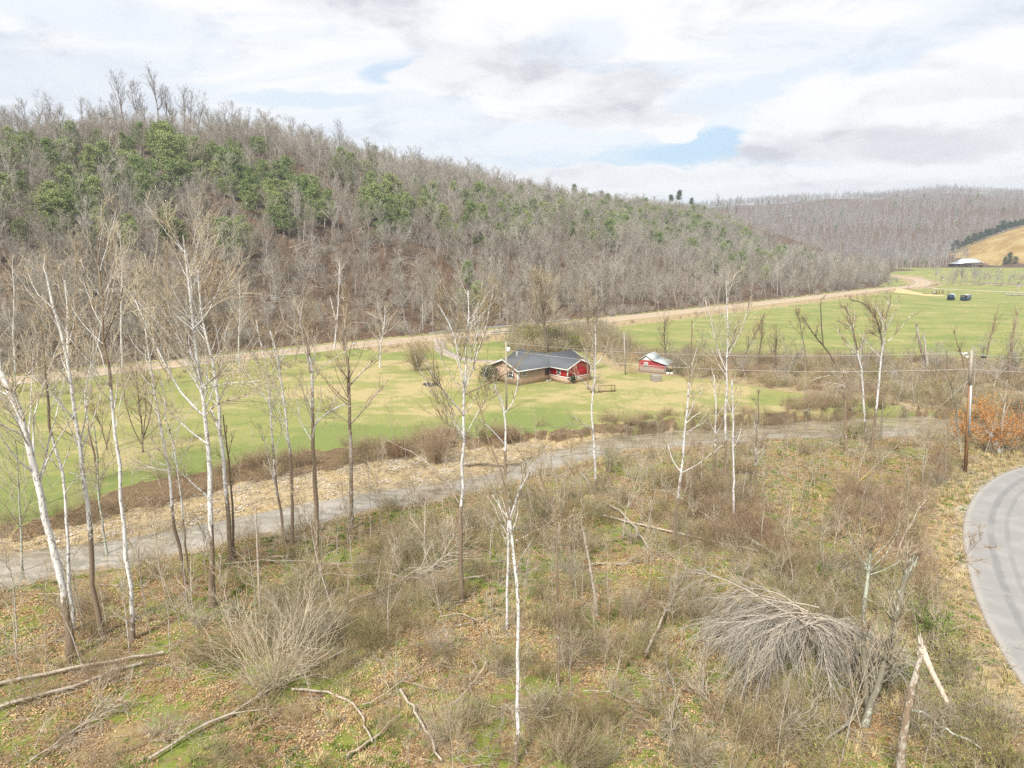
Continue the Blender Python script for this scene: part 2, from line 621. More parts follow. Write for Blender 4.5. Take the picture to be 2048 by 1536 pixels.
M = {}
M['twig_sky'] = leafy('twig_sky', [(0.17, 0.15, 0.13), (0.24, 0.215, 0.19), (0.15, 0.13, 0.115)])
M['bark_hill'] = leafy('bark_hill', [(0.22, 0.20, 0.165), (0.42, 0.39, 0.35), (0.15, 0.13, 0.105)])
M['twig_hill'] = leafy('twig_hill', [(0.275, 0.245, 0.195), (0.43, 0.40, 0.345), (0.29, 0.24, 0.16)])
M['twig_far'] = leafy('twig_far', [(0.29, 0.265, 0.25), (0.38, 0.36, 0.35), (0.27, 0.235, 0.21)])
M['twig_tan'] = leafy('twig_tan', [(0.31, 0.25, 0.15), (0.50, 0.43, 0.31), (0.20, 0.15, 0.08)])
M['twig_grey'] = leafy('twig_grey', [(0.31, 0.27, 0.20), (0.47, 0.42, 0.34), (0.22, 0.175, 0.11)])
M['twig_olive'] = leafy('twig_olive', [(0.24, 0.20, 0.10), (0.40, 0.34, 0.19), (0.17, 0.13, 0.06)])
M['twig_pale'] = leafy('twig_pale', [(0.42, 0.38, 0.32), (0.56, 0.515, 0.45), (0.34, 0.30, 0.23)])
M['twig_red'] = leafy('twig_red', [(0.28, 0.19, 0.12), (0.40, 0.30, 0.20), (0.22, 0.14, 0.08)])
M['straw'] = leafy('straw', [(0.42, 0.33, 0.15), (0.55, 0.45, 0.25), (0.36, 0.30, 0.12)])
M['green_blade'] = leafy('green_blade', [(0.09, 0.16, 0.02), (0.20, 0.27, 0.05), (0.13, 0.20, 0.03)])
M['dead_leaf'] = leafy('dead_leaf', [(0.33, 0.20, 0.09), (0.50, 0.36, 0.19), (0.20, 0.115, 0.055)])
M['beech_leaf'] = leafy('beech_leaf', [(0.34, 0.115, 0.022), (0.52, 0.25, 0.06), (0.22, 0.065, 0.012)])
M['cedar'] = leafy('cedar', [(0.16, 0.225, 0.075), (0.27, 0.325, 0.12), (0.36, 0.36, 0.17)])
M['pine'] = leafy('pine', [(0.07, 0.11, 0.05), (0.12, 0.17, 0.075), (0.15, 0.17, 0.08)])
M['dark_evergreen'] = leafy('dark_evergreen', [(0.03, 0.06, 0.03), (0.06, 0.10, 0.045), (0.08, 0.11, 0.05)])
M['green_leaf'] = leafy('green_leaf', [(0.12, 0.22, 0.025), (0.24, 0.33, 0.05), (0.30, 0.34, 0.08)])
M['olive_leaf'] = leafy('olive_leaf', [(0.14, 0.16, 0.035), (0.25, 0.25, 0.07), (0.30, 0.24, 0.09)])


def bark_mat(name, brown, brown2, pale, patch):
    m, n = new_mat(name)
    pos = n.n('ShaderNodeNewGeometry').outputs['Position']
    bk = attr(n, 'bark')
    flake = n.noise(n.mapping(pos, (1, 1, 0.42)), 7.0, 4, 0.65, 0.4)
    flake2 = n.noise(n.mapping(pos, (1, 1, 0.28)), 2.1, 3, 0.6)
    furrow = n.noise(n.mapping(pos, (1, 1, 0.2)), 18.0, 3, 0.6)
    br = n.mix(furrow, brown, brown2)
    pl = n.mix(n.ramp(flake2, 0.4, 0.7), pale, tuple(c * 0.80 for c in pale))
    thr = n.math('ADD', n.math('MULTIPLY', flake, 0.7), n.math('MULTIPLY', flake2, 0.3))
    thr = n.math('MULTIPLY_ADD', thr, 2.0, -0.5)
    f = n.ramp(n.math('ADD', n.math('SUBTRACT', bk, thr), 0.0), -0.05, 0.03)
    spots = n.ramp(n.noise(n.mapping(pos, (1, 1, 0.5)), 9.0, 3, 0.6, 0.8), 0.54, 0.59)
    pl = n.mix(n.math('MULTIPLY', spots, 0.8), pl, patch)
    finish(n, n.mix(f, br, pl), 0.85, furrow, 0.6, 0.02, spec=0.2)
    return m


M['bark_white'] = bark_mat('bark_white', (0.15, 0.11, 0.075), (0.25, 0.19, 0.135), (0.63, 0.62, 0.60), (0.19, 0.15, 0.11))
M['bark_brown'] = bark_mat('bark_brown', (0.16, 0.115, 0.075), (0.30, 0.225, 0.155), (0.45, 0.41, 0.35), (0.17, 0.12, 0.08))
M['bark_dark'] = bark_mat('bark_dark', (0.10, 0.075, 0.055), (0.18, 0.14, 0.105), (0.32, 0.29, 0.24), (0.10, 0.08, 0.06))
M['bark_log'] = bark_mat('bark_log', (0.27, 0.20, 0.13), (0.40, 0.32, 0.22), (0.44, 0.385, 0.31), (0.24, 0.18, 0.13))
M['bark_lichen'] = bark_mat('bark_lichen', (0.17, 0.15, 0.11), (0.25, 0.23, 0.17), (0.42, 0.44, 0.36), (0.15, 0.12, 0.09))

# ground
m, n = new_mat('ground')
pos = n.n('ShaderNodeNewGeometry').outputs['Position']
A = {k: attr(n, k) for k in ('lawn', 'green', 'bar', 'bank', 'forest', 'gold', 'verge', 'wet')}
n_s = n.noise(pos, 0.35, 5, 0.6)
n_m = n.noise(pos, 1.7, 5, 0.65)
n_f = n.noise(pos, 11.0, 4, 0.7)
n_l = n.noise(n.mapping(pos, (0.6, 1.0, 1.0), rot=(0, 0, 0.4)), 0.11, 5, 0.62)
vor = n.n('ShaderNodeTexVoronoi', feature='F1', ins={'Vector': pos, 'Scale': 6.5, 'Randomness': 1.0})
leafc = n.mix(n.ramp(n.n('ShaderNodeSeparateColor', ins={0: vor.outputs['Color']}).outputs[0], 0.2, 0.9), (0.23, 0.145, 0.075), (0.42, 0.30, 0.165))
litter = n.mix(n.ramp(n_f, 0.35, 0.6), (0.12, 0.072, 0.036), leafc)
moss = n.mix(n_f, (0.115, 0.155, 0.025), (0.25, 0.27, 0.065))
dryg = n.mix(n_f, (0.22, 0.175, 0.075), (0.36, 0.29, 0.14))
base = n.mix(n.ramp(n.math('ADD', n.math('MULTIPLY', n_s, 0.6), n.math('MULTIPLY', n_m, 0.4)), 0.50, 0.60), litter, dryg)
base = n.mix(n.ramp(n.math('ADD', n.math('MULTIPLY', n.noise(n.mapping(pos, loc=(9, 3, 0)), 0.28, 4, 0.6), 0.55), n.math('MULTIPLY', n_m, 0.45)), 0.475, 0.55), base, moss)
# lawn
lg = n.mix(n_f, (0.145, 0.19, 0.05), (0.215, 0.245, 0.085))
ly = n.mix(n_f, (0.33, 0.275, 0.13), (0.43, 0.355, 0.185))
lo_ = n.mix(n_f, (0.205, 0.225, 0.07), (0.28, 0.275, 0.105))
lf = n.math('ADD', n.math('ADD', n.math('MULTIPLY', n_l, 0.55), n.math('MULTIPLY', n_s, 0.25)), n.math('MULTIPLY', n_m, 0.2))
lf = n.math('SUBTRACT', lf, n.math('MULTIPLY', n.math('SUBTRACT', A['green'], 0.5), 0.22))
lawn = n.mix(n.ramp(lf, 0.41, 0.475), lg, lo_)
lawn = n.mix(n.ramp(lf, 0.505, 0.60), lawn, ly)
jit = n.math('ADD', n.math('MULTIPLY', n.math('SUBTRACT', n_m, 0.5), 0.9), n.math('MULTIPLY', n.math('SUBTRACT', n_f, 0.5), 0.5))


def over(base, col, a, lo=0.42, hi=0.58):
    return n.mix(n.ramp(n.math('ADD', a, jit), lo, hi), base, col)


fore = n.mix(n.ramp(n_m, 0.35, 0.65), (0.062, 0.040, 0.027), (0.155, 0.105, 0.068))
fore = n.mix(n.ramp(n_f, 0.55, 0.7), fore, (0.25, 0.19, 0.13))
bark_c = n.mix(n.ramp(n_f, 0.4, 0.62), (0.30, 0.225, 0.13), (0.52, 0.42, 0.245))
bark_c = n.mix(n.ramp(n_m, 0.47, 0.62), bark_c, (0.25, 0.18, 0.105))
goldc = n.mix(n.ramp(n.noise(pos, 0.05, 6, 0.7), 0.4, 0.62), (0.27, 0.175, 0.06), (0.37, 0.28, 0.12))
vergec = n.mix(n.ramp(n_m, 0.4, 0.6), (0.27, 0.21, 0.12), (0.38, 0.30, 0.17))
mudc = n.mix(n.ramp(n_f, 0.4, 0.6), (0.075, 0.05, 0.03), (0.23, 0.165, 0.095))
col = over(base, lawn, A['lawn'])
col = over(col, vergec, A['verge'])
col = over(col, fore, A['forest'])
col = over(col, goldc, A['gold'])
col = over(col, bark_c, A['bar'])
col = over(col, mudc, A['bank'])
col = n.mix(n.math('MULTIPLY', A['wet'], 0.6), col, (0.09, 0.07, 0.045))
hb = n.math('ADD', n.math('MULTIPLY', n_f, 0.6), n.math('MULTIPLY', n_m, 0.8))
finish(n, col, 0.95, hb, 0.9, 0.12, spec=0.1)
M['ground'] = m

# roads
m, n = new_mat('chip_seal')
pos = n.n('ShaderNodeNewGeometry').outputs['Position']
lat = attr(n, 'lat')
nz = n.noise(pos, 40, 4, 0.7)
nb = n.noise(pos, 0.6, 4, 0.6)
ns = n.noise(pos, 0.35, 4, 0.7, 0.5)
colr = n.mix(nz, (0.19, 0.185, 0.175), (0.30, 0.295, 0.28))
colr = n.mix(n.ramp(nb, 0.4, 0.7, 0, 0.45), colr, (0.33, 0.32, 0.30))
latw = n.math('ADD', lat, n.math('MULTIPLY', n.math('SUBTRACT', nb, 0.5), 0.35))
def band(c, hw_, k):
    return n.math('MULTIPLY', n.ramp(n.math('ABSOLUTE', n.math('SUBTRACT', latw, c)), hw_, hw_ * 0.35), k)
tr = n.math('MAXIMUM', band(1.75, 0.34, 0.9), n.math('MAXIMUM', band(2.75, 0.22, 0.6), band(4.6, 0.3, 0.5)))
tr = n.math('MULTIPLY', tr, n.ramp(ns, 0.30, 0.5))
colr = n.mix(n.math('MULTIPLY', tr, 0.36), colr, (0.085, 0.09, 0.10))
colr = n.mix(n.ramp(latw, 0.55, 0.0, 0.0, 0.8), colr, (0.37, 0.34, 0.30))
finish(n, colr, 0.9, nz, 0.5, 0.01)
M['chip'] = m
m, n = new_mat('asphalt_old')
pos = n.n('ShaderNodeNewGeometry').outputs['Position']
lat = attr(n, 'lat')
nz = n.noise(pos, 5, 4, 0.7)
colr = n.mix(nz, (0.36, 0.285, 0.20), (0.45, 0.365, 0.265))
colr = n.mix(n.ramp(n.math('ABSOLUTE', n.math('SUBTRACT', n.math('ABSOLUTE', lat), 1.7)), 0.9, 0.2, 0.0, 0.25), colr, (0.20, 0.165, 0.14))
finish(n, colr, 0.9, nz, 0.3, 0.01)
M['asphalt'] = m
M['paint_yellow'] = simple('paint_yellow', (0.55, 0.34, 0.04), (0.48, 0.31, 0.06), 2)
M['paint_white'] = simple('paint_white', (0.62, 0.60, 0.56), (0.5, 0.48, 0.44), 2)
M['gravel_pale'] = simple('gravel_pale', (0.40, 0.35, 0.28), (0.52, 0.47, 0.39), 1.2)
M['gravel_drive'] = simple('gravel_drive', (0.27, 0.225, 0.165), (0.38, 0.335, 0.27), 0.6)
M['dirt_orange'] = simple('dirt_orange', (0.50, 0.33, 0.14), (0.58, 0.44, 0.24), 0.4)
# water
m, n = new_mat('creek_water')
pos = n.n('ShaderNodeNewGeometry').outputs['Position']
rip = n.noise(n.mapping(pos, (1, 2.2, 1)), 3.5, 3, 0.6)
depthn = n.noise(pos, 0.22, 3, 0.5)
stones = n.noise(pos, 5.0, 4, 0.7)
bed = n.noise(n.mapping(pos, (0.5, 1.3, 1), rot=(0, 0, 0.35)), 0.8, 5, 0.65)
flow = n.noise(n.mapping(pos, (0.35, 1.6, 1), rot=(0, 0, 0.30)), 1.3, 5, 0.7, 0.8)
wc = n.mix(n.ramp(stones, 0.4, 0.65), (0.25, 0.215, 0.155), (0.37, 0.325, 0.255))
wc = n.mix(n.ramp(bed, 0.44, 0.56, 0.0, 0.9), wc, (0.16, 0.14, 0.09))
wc = n.mix(n.ramp(depthn, 0.50, 0.66, 0.0, 0.6), wc, (0.31, 0.265, 0.21))
wc = n.mix(n.ramp(flow, 0.60, 0.72, 0.0, 0.7), wc, (0.50, 0.46, 0.41))
rip2 = n.math('ADD', n.math('MULTIPLY', rip, 0.5), flow)
finish(n, wc, n.ramp(flow, 0.4, 0.6, 0.03, 0.15), rip2, 0.22, 0.04, spec=0.8, extra={'Coat Weight': 0.4, 'Coat Roughness': 0.03, 'Coat IOR': 1.5})
M['water'] = m

M['brick'] = None
m, n = new_mat('brick_wall')
tcn = n.n('ShaderNodeTexCoord').outputs['Object']
sepn = n.n('ShaderNodeSeparateXYZ', ins={0: tcn})
bv = n.n('ShaderNodeCombineXYZ', ins={0: n.math('ADD', sepn.outputs[0], sepn.outputs[1]), 1: sepn.outputs[2], 2: 0.0})
bt = n.n('ShaderNodeTexBrick', ins={'Vector': bv, 'Color1': (0.37, 0.22, 0.14, 1), 'Color2': (0.50, 0.33, 0.22, 1), 'Mortar': (0.42, 0.37, 0.31, 1), 'Scale': 1.0, 'Mortar Size': 0.012, 'Brick Width': 0.22, 'Row Height': 0.08})
bn = n.noise(tcn, 1.5, 4, 0.6)
colb = n.mix(n.ramp(bn, 0.3, 0.7, 0.0, 0.35), bt.outputs[0], (0.30, 0.17, 0.11))
finish(n, colb, 0.9, bt.outputs[1], 0.4, 0.01)
M['brick'] = m
M['siding_red'] = simple('siding_red', (0.52, 0.028, 0.03), (0.44, 0.02, 0.022), 1.2, 0.55)
m, n = new_mat('old_red_boards')
tcn = n.n('ShaderNodeTexCoord').outputs['Object']
sx = n.n('ShaderNodeSeparateXYZ', ins={0: tcn})
st = n.noise(n.mapping(tcn, (5, 5, 0.7)), 2.0, 5, 0.7)
low = n.ramp(sx.outputs[2], 0.95, 0.1, 0.0, 0.28)
wear = n.ramp(n.math('ADD', st, low), 0.60, 0.70)
cc = n.mix(n.noise(tcn, 3, 3), (0.25, 0.025, 0.03), (0.34, 0.04, 0.045))
finish(n, n.mix(wear, cc, (0.46, 0.38, 0.32)), 0.85, st, 0.4, 0.02)
M['old_red'] = m
M['trim_white'] = simple('trim_white', (0.78, 0.77, 0.74), (0.66, 0.65, 0.62), 3, 0.6)
m, n = new_mat('roof_shingle')
tcn = n.n('ShaderNodeTexCoord').outputs['Object']
sz = n.noise(n.mapping(tcn, (1, 1, 1)), 6.0, 4, 0.7)
sb = n.noise(tcn, 0.5, 3, 0.6)
cc = n.mix(sz, (0.075, 0.085, 0.092), (0.135, 0.145, 0.155))
cc = n.mix(n.ramp(sb, 0.4, 0.7, 0, 0.35), cc, (0.16, 0.165, 0.17))
finish(n, cc, 0.9, sz, 0.4, 0.02)
M['shingle'] = m
M['roof_tin'] = simple('roof_tin', (0.40, 0.45, 0.45), (0.50, 0.54, 0.53), 1.5, 0.5, 0.1, 0.1)
M['roof_bright'] = simple('roof_bright', (0.72, 0.76, 0.80), (0.62, 0.67, 0.72), 0.3, 0.3, 0.3)
M['glass_dark'] = simple('glass_dark', (0.025, 0.03, 0.035), (0.05, 0.055, 0.06), 2, 0.08, 0.0, spec=0.8)
M['dark_void'] = simple('dark_void', (0.03, 0.025, 0.02), (0.05, 0.04, 0.035), 2)
M['concrete'] = simple('concrete', (0.36, 0.33, 0.28), (0.24, 0.22, 0.18), 5, 0.9, bstr=0.8, bdist=0.05)
M['wood_grey'] = simple('wood_grey', (0.36, 0.32, 0.28), (0.24, 0.21, 0.18), 4, 0.9, stretch=(1, 1, 0.2))
M['wood_brown'] = simple('wood_brown', (0.24, 0.15, 0.085), (0.15, 0.095, 0.055), 4, 0.9, stretch=(4, 4, 0.3))
M['pole_wood'] = simple('pole_wood', (0.34, 0.20, 0.10), (0.20, 0.11, 0.055), 3, 0.9, stretch=(4, 4, 0.25))
M['pole_grey'] = simple('pole_grey', (0.30, 0.26, 0.21), (0.40, 0.36, 0.30), 3, 0.9, stretch=(4, 4, 0.25))
M['galv'] = simple('galv', (0.42, 0.46, 0.50), (0.52, 0.55, 0.58), 3, 0.4, 0.4)
M['steel'] = simple('steel', (0.38, 0.40, 0.42), (0.48, 0.50, 0.51), 2, 0.45, 0.4)
M['wire'] = simple('wire', (0.50, 0.50, 0.48), (0.42, 0.42, 0.40), 1, 0.5)
M['porcelain'] = simple('porcelain', (0.72, 0.70, 0.66), (0.6, 0.58, 0.55), 5, 0.3)
M['black'] = simple('black_rubber', (0.03, 0.03, 0.035), (0.05, 0.05, 0.05), 3, 0.6)
M['yellow_plastic'] = simple('yellow_plastic', (0.75, 0.58, 0.02), (0.68, 0.52, 0.02), 3, 0.5)
M['navy'] = simple('navy', (0.012, 0.035, 0.075), (0.02, 0.05, 0.095), 2, 0.5)
M['maroon'] = simple('maroon', (0.17, 0.05, 0.05), (0.12, 0.04, 0.04), 2, 0.5)
M['heart_wood'] = simple('heart_wood', (0.62, 0.55, 0.47), (0.45, 0.37, 0.29), 3, 0.85, stretch=(5, 5, 0.4), bstr=0.8)
M['char'] = simple('char', (0.04, 0.035, 0.03), (0.10, 0.085, 0.07), 3, 0.95)
M['rock'] = simple('rock', (0.20, 0.19, 0.175), (0.31, 0.29, 0.26), 1.2, 0.95, bstr=1.0, bdist=0.15)
M['hide_brown'] = simple('hide_brown', (0.20, 0.07, 0.03), (0.14, 0.05, 0.025), 2)
M['sign_green'] = simple('sign_green', (0.05, 0.20, 0.11), (0.05, 0.18, 0.1), 2)

# ------------------------------------------------------------------ terrain
def axis(lo, hi, c0, c1, step, gr):
    a = list(np.arange(c0, c1, step))
    s_, q = step, c1
    while q < hi:
        a.append(q)
        s_ *= gr
        q += s_
    a.append(hi)
    s_, q = step, c0 - step
    b = []
    while q > lo:
        b.append(q)
        s_ *= gr
        q -= s_
    b.append(lo)
    return np.array(b[::-1] + a)


gx = axis(-1150, 1700, -62, 78, 0.6, 1.03)
gy = axis(-60, 2100, 20, 128, 0.6, 1.025)
X, Y = np.meshgrid(gx, gy)
Z = hgt(X, Y)
nx, ny = len(gx), len(gy)
idx = np.arange(nx * ny).reshape(ny, nx)
Fq = np.stack([idx[:-1, :-1], idx[:-1, 1:], idx[1:, 1:], idx[1:, :-1]], -1).reshape(-1, 4)
U_, V_, D_ = proj(X, Y, Z)
dHW, _ = dist_poly(X, Y, HW)
hillm = (hill_h(X, Y) > 0.4) & (dHW > 6)
ys, yn, yc = fS(X), fN(X), fC(X)
yl = fL(X)
north = Y > yl - 0.2
kn = 70 * np.clip(1 - (np.hypot(X - 706, Y - 720) / 235) ** 2, 0, 1)
gold = (kn > 1.5) & (kn + 5.6 > Z - 0.4)
wood_far = (Y > np.where(X > 330, 606, 560)) & ~gold
row = in_poly(U_, V_, [(1180, 700), (1260, 702), (1500, 712), (1700, 712), (1900, 722), (2100, 722), (2600, 740), (2600, 832), (1900, 820), (1700, 800), (1560, 782), (1440, 762), (1235, 742), (1180, 715)])
a_lawn = (north & ~hillm & ~wood_far & ~row).astype(float)
a_lawn = np.where(in_poly(U_, V_, [(1180, 640), (1850, 565), (2600, 560), (2600, 700), (1900, 716), (1240, 696)]), 1.0, a_lawn)
dcr = Y - yl
a_green = 0.5 + 0.9 * np.clip(1 - dcr / 14, 0, 1) * (X < 8) * (dcr > 0) + 0.15 * ((Y > 130)) - 0.25 * ((V_ > 720) & (V_ < 830) & (U_ > 560) & (U_ < 1500))
a_bar = ((Y > yn - 0.3) & (Y < yc + 0.2)).astype(float) * (yc - yn > 0.6) + ((Y < ys + 0.3) & (Y > ys - 3.2) & (X > 12) & (X < 40)).astype(float) * 0.8
a_bank = ((Y > yc - 0.3) & (Y < yl)).astype(float) * 0.62
a_forest = (hillm | wood_far).astype(float)
kn = 70 * np.clip(1 - (np.hypot(X - 706, Y - 720) / 235) ** 2, 0, 1)
a_gold = ((kn > 1.5) & (kn + 5.6 > Z - 0.4)).astype(float)
a_verge = np.where((dHW < 9.5) & (Y > 140), 0.8, 0.0) * (1 - a_forest) + 0.75 * row
dN, _ = dist_poly(X, Y, NEAR)
a_verge = np.maximum(a_verge, np.where((dN < 3.0), 0.6, 0))
a_wet = ((Y > ys - 0.8) & (Y < yn + 0.5)).astype(float)
me = make_mesh('ground', np.stack([X.ravel(), Y.ravel(), Z.ravel()], 1), Fq, M['ground'],
               {'lawn': a_lawn.ravel(), 'green': a_green.ravel(), 'bar': a_bar.ravel(), 'bank': a_bank.ravel(), 'forest': a_forest.ravel(), 'gold': a_gold.ravel(), 'verge': a_verge.ravel(), 'wet': a_wet.ravel()}, smooth=True)
tag(link(bpy.data.objects.new('ground', me)), 'valley floor with lawn, leaf litter and wooded hillside', kind='structure')

# creek water
xs = np.arange(-75, 120, 1.5)
lo, hi = fS(xs) - 1.5, fN(xs) + 1.0
V = np.concatenate([np.stack([xs, lo, np.full_like(xs, WZ)], 1), np.stack([xs, hi, np.full_like(xs, WZ)], 1)])
k = len(xs)
Fw = np.array([[i, i + 1, k + i + 1, k + i] for i in range(k - 1)])
tag(link(bpy.data.objects.new('creek', make_mesh('creek', V, Fw, M['water']))), 'shallow creek winding past the lawn', kind='structure')


def offs(line, d):
    line = np.asarray(line)
    t = np.gradient(line, axis=0)
    t /= np.linalg.norm(t, axis=1)[:, None]
    return line + np.stack([-t[:, 1], t[:, 0]], 1) * d


def ribbon(name, line, d0, d1, z, mat_, nlat=2, drape=False, parent=None, kind='structure', label=None, skirt=0.25):
    ds = np.linspace(d0, d1, nlat)
    rows = []
    for d in ds:
        q = offs(line, d)
        zz = np.array([gz(a, b) for a, b in q]) + z if drape else np.full(len(q), z)
        rows.append(np.column_stack([q, zz]))
    lat_ = [np.full(len(line), d) for d in ds]
    if skirt:
        a, b = rows[0].copy(), rows[-1].copy()
        a[:, 2] -= skirt
        b[:, 2] -= skirt
        rows = [a] + rows + [b]
        lat_ = [lat_[0]] + lat_ + [lat_[-1]]
    L_ = len(line)
    V = np.concatenate(rows)
    F_ = np.array([[j * L_ + i, j * L_ + i + 1, (j + 1) * L_ + i + 1, (j + 1) * L_ + i] for j in range(len(rows) - 1) for i in range(L_ - 1)])
    o = bpy.data.objects.new(name, make_mesh(name, V, F_, mat_, {'lat': np.concatenate(lat_)}))
    link(o, parent)
    if parent is None:
        tag(o, label, kind=kind)
    return o


hwo = ribbon('highway', HW, -4.1, 4.1, HZ, M['asphalt'], 9, label='two lane highway at the foot of the hill')
for d in (-0.24, 0.09):
    ribbon('centre_line', HW, d, d + 0.17, HZ + 0.006, M['paint_yellow'], parent=hwo, skirt=0)
for d in (-3.55, 3.42):
    ribbon('edge_line', HW, d, d + 0.14, HZ + 0.006, M['paint_white'], parent=hwo, skirt=0)
ribbon('side_road', SIDE, -3.2, 3.2, HZ - 0.03, M['asphalt'], 3, label='side road leaving the highway towards the bridge')
ribbon('farm_track', TRACK, -1.6, 1.6, 0.07, M['gravel_pale'], 3, drape=True, label='pale gravel track across the far field', skirt=0.1)
ribbon('driveway', DRIVE, -1.4, 1.4, 0.07, M['gravel_drive'], 4, drape=True, label='pale gravel driveway from the highway to the brick house', skirt=0.1)
nl = NEAR
ribbon('near_lane', nl, 0.0, 6.4, 0.15, M['chip'], 30, label='curving chip seal lane at the bend', skirt=0.2)
# ------------------------------------------------------------------ plant growth
def norm(a):
    return a / (np.linalg.norm(a, axis=-1, keepdims=True) + 1e-9)


def grow(P0, D0, L, r0, r1, K=5, wig=0.15, up=0.0, g=rng):
    """polylines: start points (B,3), directions, lengths, radii -> (B,K,3),(B,K)"""
    B = len(P0)
    pts = np.zeros((B, K, 3))
    pts[:, 0] = P0
    d = norm(np.asarray(D0, float))
    st = (np.asarray(L) / (K - 1))[:, None]
    upv = np.array([0, 0, 1.0])
    for k in range(1, K):
        d = norm(d + g.normal(0, wig, (B, 3)) + upv * up)
        pts[:, k] = pts[:, k - 1] + d * st
    t = np.linspace(0, 1, K)[None]
    rad = np.asarray(r0)[:, None] * (1 - t) + np.asarray(r1)[:, None] * t
    return pts, rad


def spawn(pts, rad, m, t0, t1, a0, a1, g=rng):
    """m children on each polyline: start, direction, parent radius, t"""
    B, K, _ = pts.shape
    t = g.uniform(t0, t1, (B, m))
    q = t * (K - 1)
    i = np.clip(q.astype(int), 0, K - 2)
    f = (q - i)[..., None]
    bi = np.arange(B)[:, None]
    a, b = pts[bi, i], pts[bi, i + 1]
    pos = a * (1 - f) + b * f
    tan = norm(b - a)
    r = rad[bi, i] * (1 - f[..., 0]) + rad[bi, i + 1] * f[..., 0]
    rv = norm(np.cross(tan, g.normal(0, 1, tan.shape)))
    an = g.uniform(a0, a1, (B, m))[..., None]
    d = tan * np.cos(an) + rv * np.sin(an)
    return pos.reshape(-1, 3), d.reshape(-1, 3), r.ravel(), t.ravel()


def tubes(pts, rad, n):
    B, K, _ = pts.shape
    tan = norm(np.gradient(pts, axis=1))
    ref = np.zeros((B, 1, 3))
    ref[..., 0] = 1.0
    hz = np.abs(tan[:, :1, 0]) > 0.8
    ref[hz] = (0, 1, 0)
    e1 = norm(np.cross(tan, np.broadcast_to(ref, tan.shape)))
    e2 = np.cross(tan, e1)
    a = np.arange(n) * 2 * np.pi / n
    V = pts[:, :, None] + (e1[:, :, None] * np.cos(a)[None, None, :, None] + e2[:, :, None] * np.sin(a)[None, None, :, None]) * rad[:, :, None, None]
    base = (np.arange(B) * K * n)[:, None, None] + (np.arange(K - 1) * n)[None, :, None]
    i = np.arange(n)[None, None]
    j = (np.arange(n) + 1)[None, None] % n
    F = np.stack([base + i, base + j, base + n + j, base + n + i], -1).reshape(-1, 4)
    return V.reshape(-1, 3), F


class Acc:
    def __init__(s):
        s.V, s.F, s.A, s.n = [], [], [], 0

    def add(s, V, F, a=1.0):
        s.V.append(V)
        s.F.append(F + s.n)
        s.A.append(np.broadcast_to(np.asarray(a, float), (len(V),)) if np.ndim(a) == 0 else a)
        s.n += len(V)

    def tubes(s, pts, rad, n, bark=1.0):
        V, F = tubes(pts, rad, n)
        if np.ndim(bark) > 0:
            bark = np.repeat(np.asarray(bark).ravel(), n)
        s.add(V, F, bark)

    def mesh(s, name, m, smooth=True):
        return make_mesh(name, np.concatenate(s.V), np.concatenate(s.F), m, {'bark': np.concatenate(s.A)}, smooth=smooth)


def leaf_quads(c, size, g=rng, flat=0.0):
    """one small folded quad per centre"""
    B = len(c)
    nrm = g.normal(0, 1, (B, 3))
    nrm[:, 2] += flat * np.sign(nrm[:, 2] + 1e-3)
    nrm = norm(nrm)
    e1 = norm(np.cross(nrm, g.normal(0, 1, (B, 3))))
    e2 = np.cross(nrm, e1)
    s1 = (size * g.uniform(0.6, 1.2, B))[:, None]
    V = np.stack([c - e1 * s1, c + e2 * s1 * 0.55 + nrm * s1 * 0.2, c + e1 * s1, c - e2 * s1 * 0.55 + nrm * s1 * 0.2], 1)
    F = np.arange(B * 4).reshape(B, 4)
    return V.reshape(-1, 3), F


# ---- prototypes ------------------------------------------------------
def bare_tree(h, g, limbs=11, subs=5, twigs=4, tr=0.16, crown0=0.38, spread=0.32, tw=0.022, lean=0.03, ks=(7, 5, 4, 3), a0=0.45, a1=0.95):
    """leafless tree at the origin: returns (trunk Acc, crown Acc)"""
    T, Cn = Acc(), Acc()
    tp, trd = grow(np.zeros((1, 3)), np.array([[g.normal(0, lean), g.normal(0, lean), 1]]), np.array([h * 0.93]), np.array([tr]), np.array([tr * 0.16]), 11, 0.055, 0.03, g)
    T.tubes(tp, trd, 6)
    p, d, r, t = spawn(tp, trd, limbs, crown0, 0.97, a0, a1, g)
    L = h * spread * (1.15 - 0.62 * t) * g.uniform(0.7, 1.25, len(t))
    lp, lr = grow(p, d, L, np.minimum(r * 0.62, tr * 0.5), np.full(len(t), tw * 0.9), ks[1], 0.13, 0.13, g)
    Cn.tubes(lp, lr, 4)
    p, d, r, t = spawn(lp, lr, subs, 0.2, 1.0, 0.4, 0.9, g)
    L2 = np.repeat(L, subs) * (0.55 - 0.3 * t) * g.uniform(0.7, 1.3, len(t))
    sp_, sr = grow(p, d, L2, np.minimum(r * 0.7, tw * 1.7), np.full(len(t), tw * 0.6), ks[2], 0.16, 0.12, g)
    Cn.tubes(sp_, sr, 3)
    if twigs:
        p, d, r, t = spawn(sp_, sr, twigs, 0.15, 1.0, 0.35, 0.9, g)
        L3 = np.repeat(L2, twigs) * 0.5 * g.uniform(0.5, 1.3, len(t))
        wp, wr = grow(p, d, L3, np.full(len(t), tw * 0.7), np.full(len(t), tw * 0.35), ks[3], 0.15, 0.08, g)
        Cn.tubes(wp, wr, 3)
    return T, Cn


